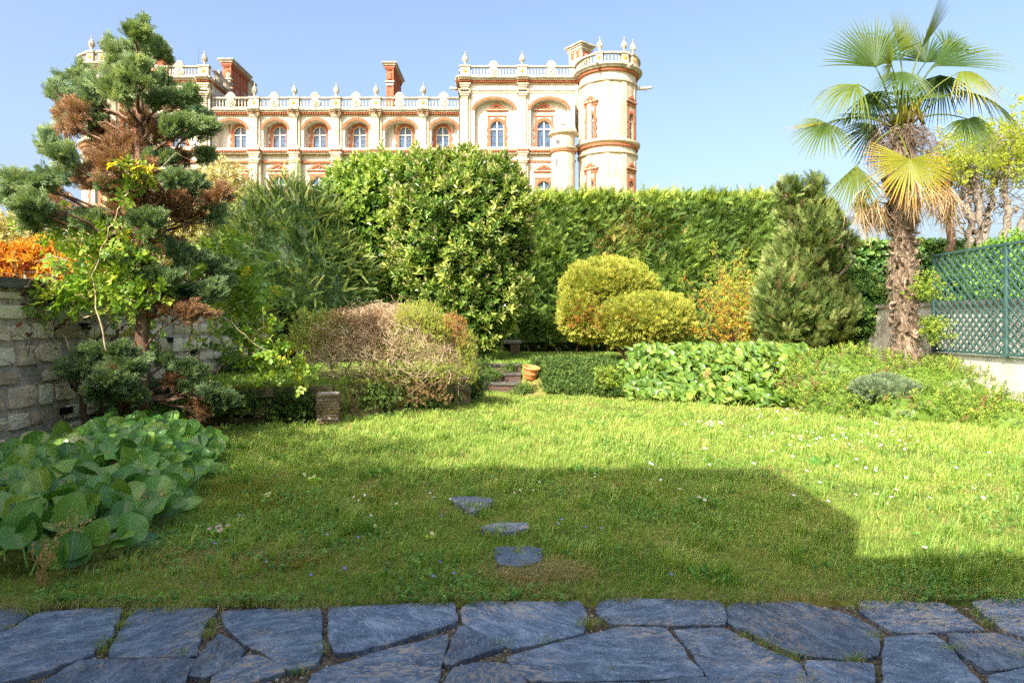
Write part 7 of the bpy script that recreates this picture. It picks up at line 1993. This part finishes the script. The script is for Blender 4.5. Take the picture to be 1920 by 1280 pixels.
# taller tufts and seeding stems
nt_ = 430
tx_ = rgx.uniform(-3.6, 6.5, nt_); ty_ = rgx.uniform(4.0, 11, nt_)
SPEC = [(990, 1100), (1110, 1160), (760, 830), (700, 850), (845, 860), (905, 770), (1010, 770), (1300, 830), (1200, 880), (1170, 860), (1060, 880), (1480, 960), (1500, 1000), (1800, 1090), (1340, 1075), (1260, 1060), (880, 905), (640, 880), (600, 850), (560, 860), (1700, 1060), (1550, 1130), (1610, 1120), (1830, 1110), (930, 790), (520, 800), (470, 870)]
sp_ = np.array([PG(a, b)[:2] for a, b in SPEC]); sp_ = np.concatenate([sp_, sp_ + rgx.normal(0, .12, sp_.shape)])
tx_, ty_ = np.concatenate([tx_, sp_[:, 0]]), np.concatenate([ty_, sp_[:, 1]])
ok = (bare(tx_, ty_) > .5) & (ty_ > 3.9); tx_, ty_ = tx_[ok], ty_[ok]
for x, y in zip(tx_, ty_):
    n = rgx.integers(18, 46); pp = np.stack([x + rgx.normal(0, .035, n), y + rgx.normal(0, .03, n), np.zeros(n)], 1); pp[:, 2] = ground_z(pp[:, 0], pp[:, 1])
    blades(pp, rgx.uniform(.08, .20, n) * rgx.uniform(.7, 1.2), rgx.uniform(.25, 1.0, n), np.full(n, .0055 + .0004 * y), np.clip(.62 + rgx.normal(0, .14, n) + rgx.normal(0, .12), .24, 1), rgx.uniform(0, 6.283, n), gmb)
# dry grass thatched over the terrace edge and in the straw patch
for n, fx, fy in ((2600, lambda n: rgx.uniform(-3.3, 4.4, n), lambda x, n: edge_y(x) + rgx.normal(.03, .05, n)), (3600, lambda n: rgx.normal(.16, .17, n), lambda x, n: rgx.normal(4.03, .075, n)), (1500, lambda n: rgx.normal(-1.9, .45, n), lambda x, n: rgx.normal(4.35, .14, n))):
    x = fx(n); y = fy(x, n)
    blades(np.stack([x, y, ground_z(x, np.maximum(y, 3.72)) + .004], 1), rgx.uniform(.03, .085, n), rgx.uniform(.9, 1.9, n), np.full(n, .0028), rgx.uniform(.0, .22, n), rgx.uniform(0, 6.283, n), gmb)
# grass in the slate joints
JT = [(225, 1170, 60), (205, 1200, 60), (190, 1215, 60), (395, 1165, 60), (385, 1185, 60), (605, 1215, 40), (560, 1255, 30), (1105, 1165, 60), (1095, 1170, 60), (1140, 1165, 40), (1360, 1140, 30), (1400, 1190, 40), (1430, 1205, 40), (1460, 1220, 40), (1490, 1228, 30), (1600, 1238, 40), (1640, 1190, 50), (1620, 1140, 40), (1780, 1215, 50), (1850, 1165, 60), (1830, 1145, 40), (1570, 1120, 90), (1600, 1235, 30), (345, 1222, 30), (1020, 1200, 20), (1145, 1250, 12), (1915, 1230, 20), (1720, 1140, 16), (940, 1205, 20), (1510, 1275, 30), (20, 1175, 40), (60, 1150, 40), (240, 1150, 60)]
for a, b, n in JT:
    c = PG(a, b); pp = np.stack([c[0] + rgx.normal(0, .03, n), c[1] + rgx.normal(0, .018, n), np.full(n, -.02)], 1)
    blades(pp, rgx.uniform(.02, .08, n), rgx.uniform(.3, 1.4, n), np.full(n, .0034), np.where(rgx.random(n) < .35, rgx.uniform(0, .2, n), np.clip(.5 + rgx.normal(0, .15, n), .25, 1)), rgx.uniform(0, 6.283, n), gmb)
tag(gmb.build('grass', LM['grass']), 'lawn grass, mown short with longer tufts', 'grass', kind='stuff')

# clover and moss in the lawn, moss in the joints
LM['clover'] = leafmat('clover_leaves', [(0.0, (0.03, 0.085, 0.02)), (0.5, (0.065, 0.15, 0.03)), (1.0, (0.14, 0.23, 0.045))], .3, .5, .25, nscale=3)
cm_ = MB(); n = 30000
x = rgx.uniform(-4.5, 6.0, n); y = 3.62 + 7.2 * rgx.random(n) ** 1.5
pr2 = np.clip(.10 + .75 * _hash_noise(x * .8 + 9, y * 1.0 + 4, 1.5), 0, 1) + .9 * np.exp(-((x + 2.3) / .8) ** 2 - ((y - 4.7) / .6) ** 2) + .8 * (y < edge_y(x) + .10) * (x < -1.2)
k = (rgx.random(n) < pr2) & (bare(x, y) > .5) & (y > edge_y(x) - .06); x, y = x[k], y[k]; N = len(x)
pp = np.stack([x, y, ground_z(x, np.maximum(y, 3.75)) + rgx.uniform(.008, .035, N)], 1)
scatter(cm_, T_['ivy'], pp, np.stack([rgx.normal(0, .35, N), rgx.normal(-.1, .35, N), np.ones(N)], 1), rgx.uniform(.022, .046, N), .5 + rgx.normal(0, .2, N), rng=rgx)
tag(cm_.build('clover', LM['clover']), 'patches of clover and small weeds in the lawn', 'clover', kind='stuff')
mm = MB()
def joint_moss(n):
    x = rgx.uniform(-3.4, 3.9, n); y = rgx.uniform(2.7, 3.9, n)
    k = _hash_noise(x * 2.3, y * 2.9, 1.0) > .18; return x[k], y[k]
x, y = joint_moss(9000); N = len(x)
scatter(mm, T_['moss'], np.stack([x, y, np.full(N, -.024)], 1), np.array([0, 0, 1.]) + rgx.normal(size=(N, 3)) * .4, rgx.uniform(.008, .017, N), rgx.random(N), rng=rgx)
for cx_, cy_, rx_, ry_, n in ((-2.2, 5.6, .5, .3, 1800), (-2.6, 6.2, .5, .3, 1500), (-1.5, 4.25, .25, .10, 900), (-1.35, 5.7, .4, .3, 900), (1.2, 6.1, .4, .25, 700)):
    pp = np.stack([cx_ + rgx.normal(0, rx_ * .5, n), cy_ + rgx.normal(0, ry_ * .5, n), np.zeros(n)], 1); pp[:, 2] = ground_z(pp[:, 0], pp[:, 1]) + .012
    scatter(mm, T_['moss'], pp, np.array([0, 0, 1.]) + rgx.normal(size=(n, 3)) * .4, rgx.uniform(.014, .028, n), rgx.random(n), rng=rgx)
tag(mm.build('moss', LM['moss']), 'ochre moss in the thin lawn and the slate joints', 'moss', kind='stuff')

# broad-leaved weeds in the turf
for x_, y_, r_, lab in ((725, 893, .13, 'broad leaved weed rosette just inside the upper left edge of the house shadow'), (1322, 948, .12, 'broad leaved weed rosette near the right end of the house shadow'), (690, 1002, .08, 'small leafy weed in the shaded lawn left of the stepping stones'), (1335, 1088, .11, 'leafy weed in the shaded grass by the right part of the terrace edge'),
                        (455, 845, .14, 'leafy weed in the grass right of the big round leaves'), (525, 862, .11, 'smaller leafy weed between the big round leaves and the tile pier'), (1120, 800, .13, 'dark leafy weed in the sunny lawn in front of the terracotta pot'), (1545, 870, .12, 'leafy weed in the middle of the sunny lawn on the right'), (1100, 885, .12, 'leafy weed among long grass at the top edge of the house shadow')):
    c = PG(x_, y_); c[2] = ground_z(c[0], c[1]); o = thing('weed_rosette', lab, 'weed', c, 'broad leaved weeds in the lawn'); mb = MB(); k_ = 26
    aa = rgx.uniform(0, 6.283, k_); rr_ = rgx.random(k_) * r_ * 1.2
    scatter(mb, T_['leaf'], c + np.stack([np.cos(aa) * rr_, np.sin(aa) * rr_, rgx.uniform(.005, .03, k_)], 1), np.stack([np.cos(aa), np.sin(aa), rgx.uniform(.3, 1.2, k_)], 1), rgx.uniform(.6, 1.1, k_) * r_ * .75, .5 + rgx.normal(0, .2, k_), up=(0, 0, 1), rng=rgx)
    mb.build('leaves', LM['clover'], o)
# ------------------------------------------------------------------ flowers in the lawn
def flowermat(n, c): return leafmat(n, [(0, c), (1, tuple(min(1, q * 1.15) for q in c))], .3, .6, .2)
WHITEP, YELLOWP, PINKP, BLUEP, CREAMP = flowermat('white_petals', (.80, .80, .78)), flowermat('yellow_disc', (.70, .50, .05)), flowermat('pink_petals', (.70, .45, .52)), flowermat('blue_petals', (.20, .20, .62)), flowermat('cream_petals', (.72, .70, .42))
PRIMLEAF = leafmat('primrose_leaf', [(0, (.09, .19, .03)), (.5, (.19, .31, .05)), (1, (.32, .40, .09))], .3, .5, .3)
def disc_flower(np_, r, pw, mats):
    t = Tm()
    for k in range(np_):
        a = 2 * math.pi * k / np_; d = (math.cos(a), math.sin(a), .25); t.kite((0, 0, 0), d, (0, 0, 1), r, pw, 0, .65, 0)
    for k in range(6):
        a = math.pi * k / 3; t.kite((0, 0, .02), (math.cos(a), math.sin(a), .35), (0, 0, 1), r * .32, r * .3, 0, .5, 1)
    return t.done()
TD, TV, TP = disc_flower(14, 1, .3, 0), disc_flower(5, 1, .75, 0), disc_flower(5, 1, .95, 0)
def flower(name, lab, cat, grp, pos, tm, r, h, mats, nrm_=None):
    o = thing(name, lab, cat, pos, grp); mb = MB(); top = np.array(pos) + np.array([rgx.normal(0, .01), rgx.normal(0, .01), h])
    mb.tube([pos, (np.array(pos) + top) / 2 + rgx.normal(size=3) * .004, top], [.0012, .001, .001], 4); mb.build('stem', PRIMLEAF, o)
    mb = MB(); scatter(mb, tm, top[None], (np.array([rgx.normal(0, .25), -.35 + rgx.normal(0, .2), 1.0]) if nrm_ is None else nrm_)[None], np.array([r]), np.array([.5]), rng=rgx); mb.build('bloom', mats, o)
def gpt(x, y):
    p = PG(x, y); p[2] = ground_z(p[0], p[1]); return p
DAISY = [(668, 945), (682, 942), (686, 940), (672, 950), (807, 937), (810, 946), (845, 948), (924, 900), (932, 908), (929, 913), (967, 930), (977, 926), (995, 904), (1012, 912), (741, 957), (1000, 927), (1087, 940), (1112, 896), (1115, 903), (698, 979)]
for a, b in DAISY: flower('daisy', 'small white daisy among the shaded grass of the lawn', 'daisy', 'daisies in the shaded lawn', gpt(a, b), TD, .014, .055, [WHITEP, YELLOWP])
SUNNY = [(rgx.normal(1490, 60), rgx.normal(772, 6)) for _ in range(26)] + [(rgx.normal(1330, 22), rgx.normal(800, 4)) for _ in range(18)] + [(rgx.uniform(1420, 1720), rgx.normal(825, 14)) for _ in range(46)] + [(rgx.uniform(1200, 1880), rgx.uniform(790, 960)) for _ in range(50)] + [(1857, 905), (1735, 1043), (1825, 926), (1190, 775)]
for a, b in SUNNY: flower('daisy', 'small white daisy in the sunlit grass on the right', 'daisy', 'daisies in the sunlit lawn', gpt(a, b), TD, .020, .06, [WHITEP, YELLOWP])
for a, b in [(432, 1022), (398, 1028), (495, 1061), (615, 1015), (830, 978), (645, 1079), (578, 1092), (825, 1070), (662, 966), (1055, 985), (1045, 993), (1128, 1000), (1098, 998), (985, 996), (670, 1018), (812, 1095), (853, 1090), (452, 976), (1258, 1093)]:
    flower('violet', 'tiny blue violet in the shaded lawn near the terrace', 'violet', 'blue violets in the shaded lawn', gpt(a, b), TV, .014, .05, [BLUEP, WHITEP])
PR = [(410, 1005, .075, 12, [PINKP, YELLOWP], 6, 'primrose with pink flowers and pale leaves beside the big round leaves'), (500, 940, .05, 7, [CREAMP, YELLOWP], 3, 'small primrose with white flowers in the shade, right of the big round leaves'), (590, 905, .09, 14, [CREAMP, YELLOWP], 5, 'pale primrose plant with cream flowers near the edge of the house shadow'), (808, 1012, .055, 8, [CREAMP, YELLOWP], 2, 'small cream primrose in the shaded grass left of the stepping stones'), (700, 992, .04, 6, [CREAMP, YELLOWP], 1, 'tiny pale primrose with a single flower in the shaded lawn'), (460, 930, .04, 6, [CREAMP, YELLOWP], 0, 'flowerless pale green primrose nearest the big round leaves')]
for a, b, r, nl, mats, nf, lab in PR:
    c = gpt(a, b); o = thing('primrose', lab, 'primrose', c, 'primroses in the lawn'); mb = MB()
    aa = np.linspace(0, 6.283, nl, endpoint=False) + rgx.normal(0, .2, nl)
    scatter(mb, T_['leaf'], np.repeat(c[None], nl, 0) + np.array([0, 0, .01]), np.stack([np.cos(aa), np.sin(aa), rgx.uniform(.3, 1.1, nl)], 1), rgx.uniform(.8, 1.2, nl) * r, .6 + rgx.normal(0, .2, nl), up=(0, 0, 1), rng=rgx)
    mb.build('leaves', PRIMLEAF, o)
    for _ in range(nf):
        mb = MB(); scatter(mb, TP, (c + np.array([rgx.normal(0, r * .5), rgx.normal(-.02, r * .4), rgx.uniform(.5, 1.0) * r + .02]))[None], np.array([[rgx.normal(0, .3), -.5, .9]]), np.array([.016]), np.array([.5]), rng=rgx); mb.build('bloom', mats, o)
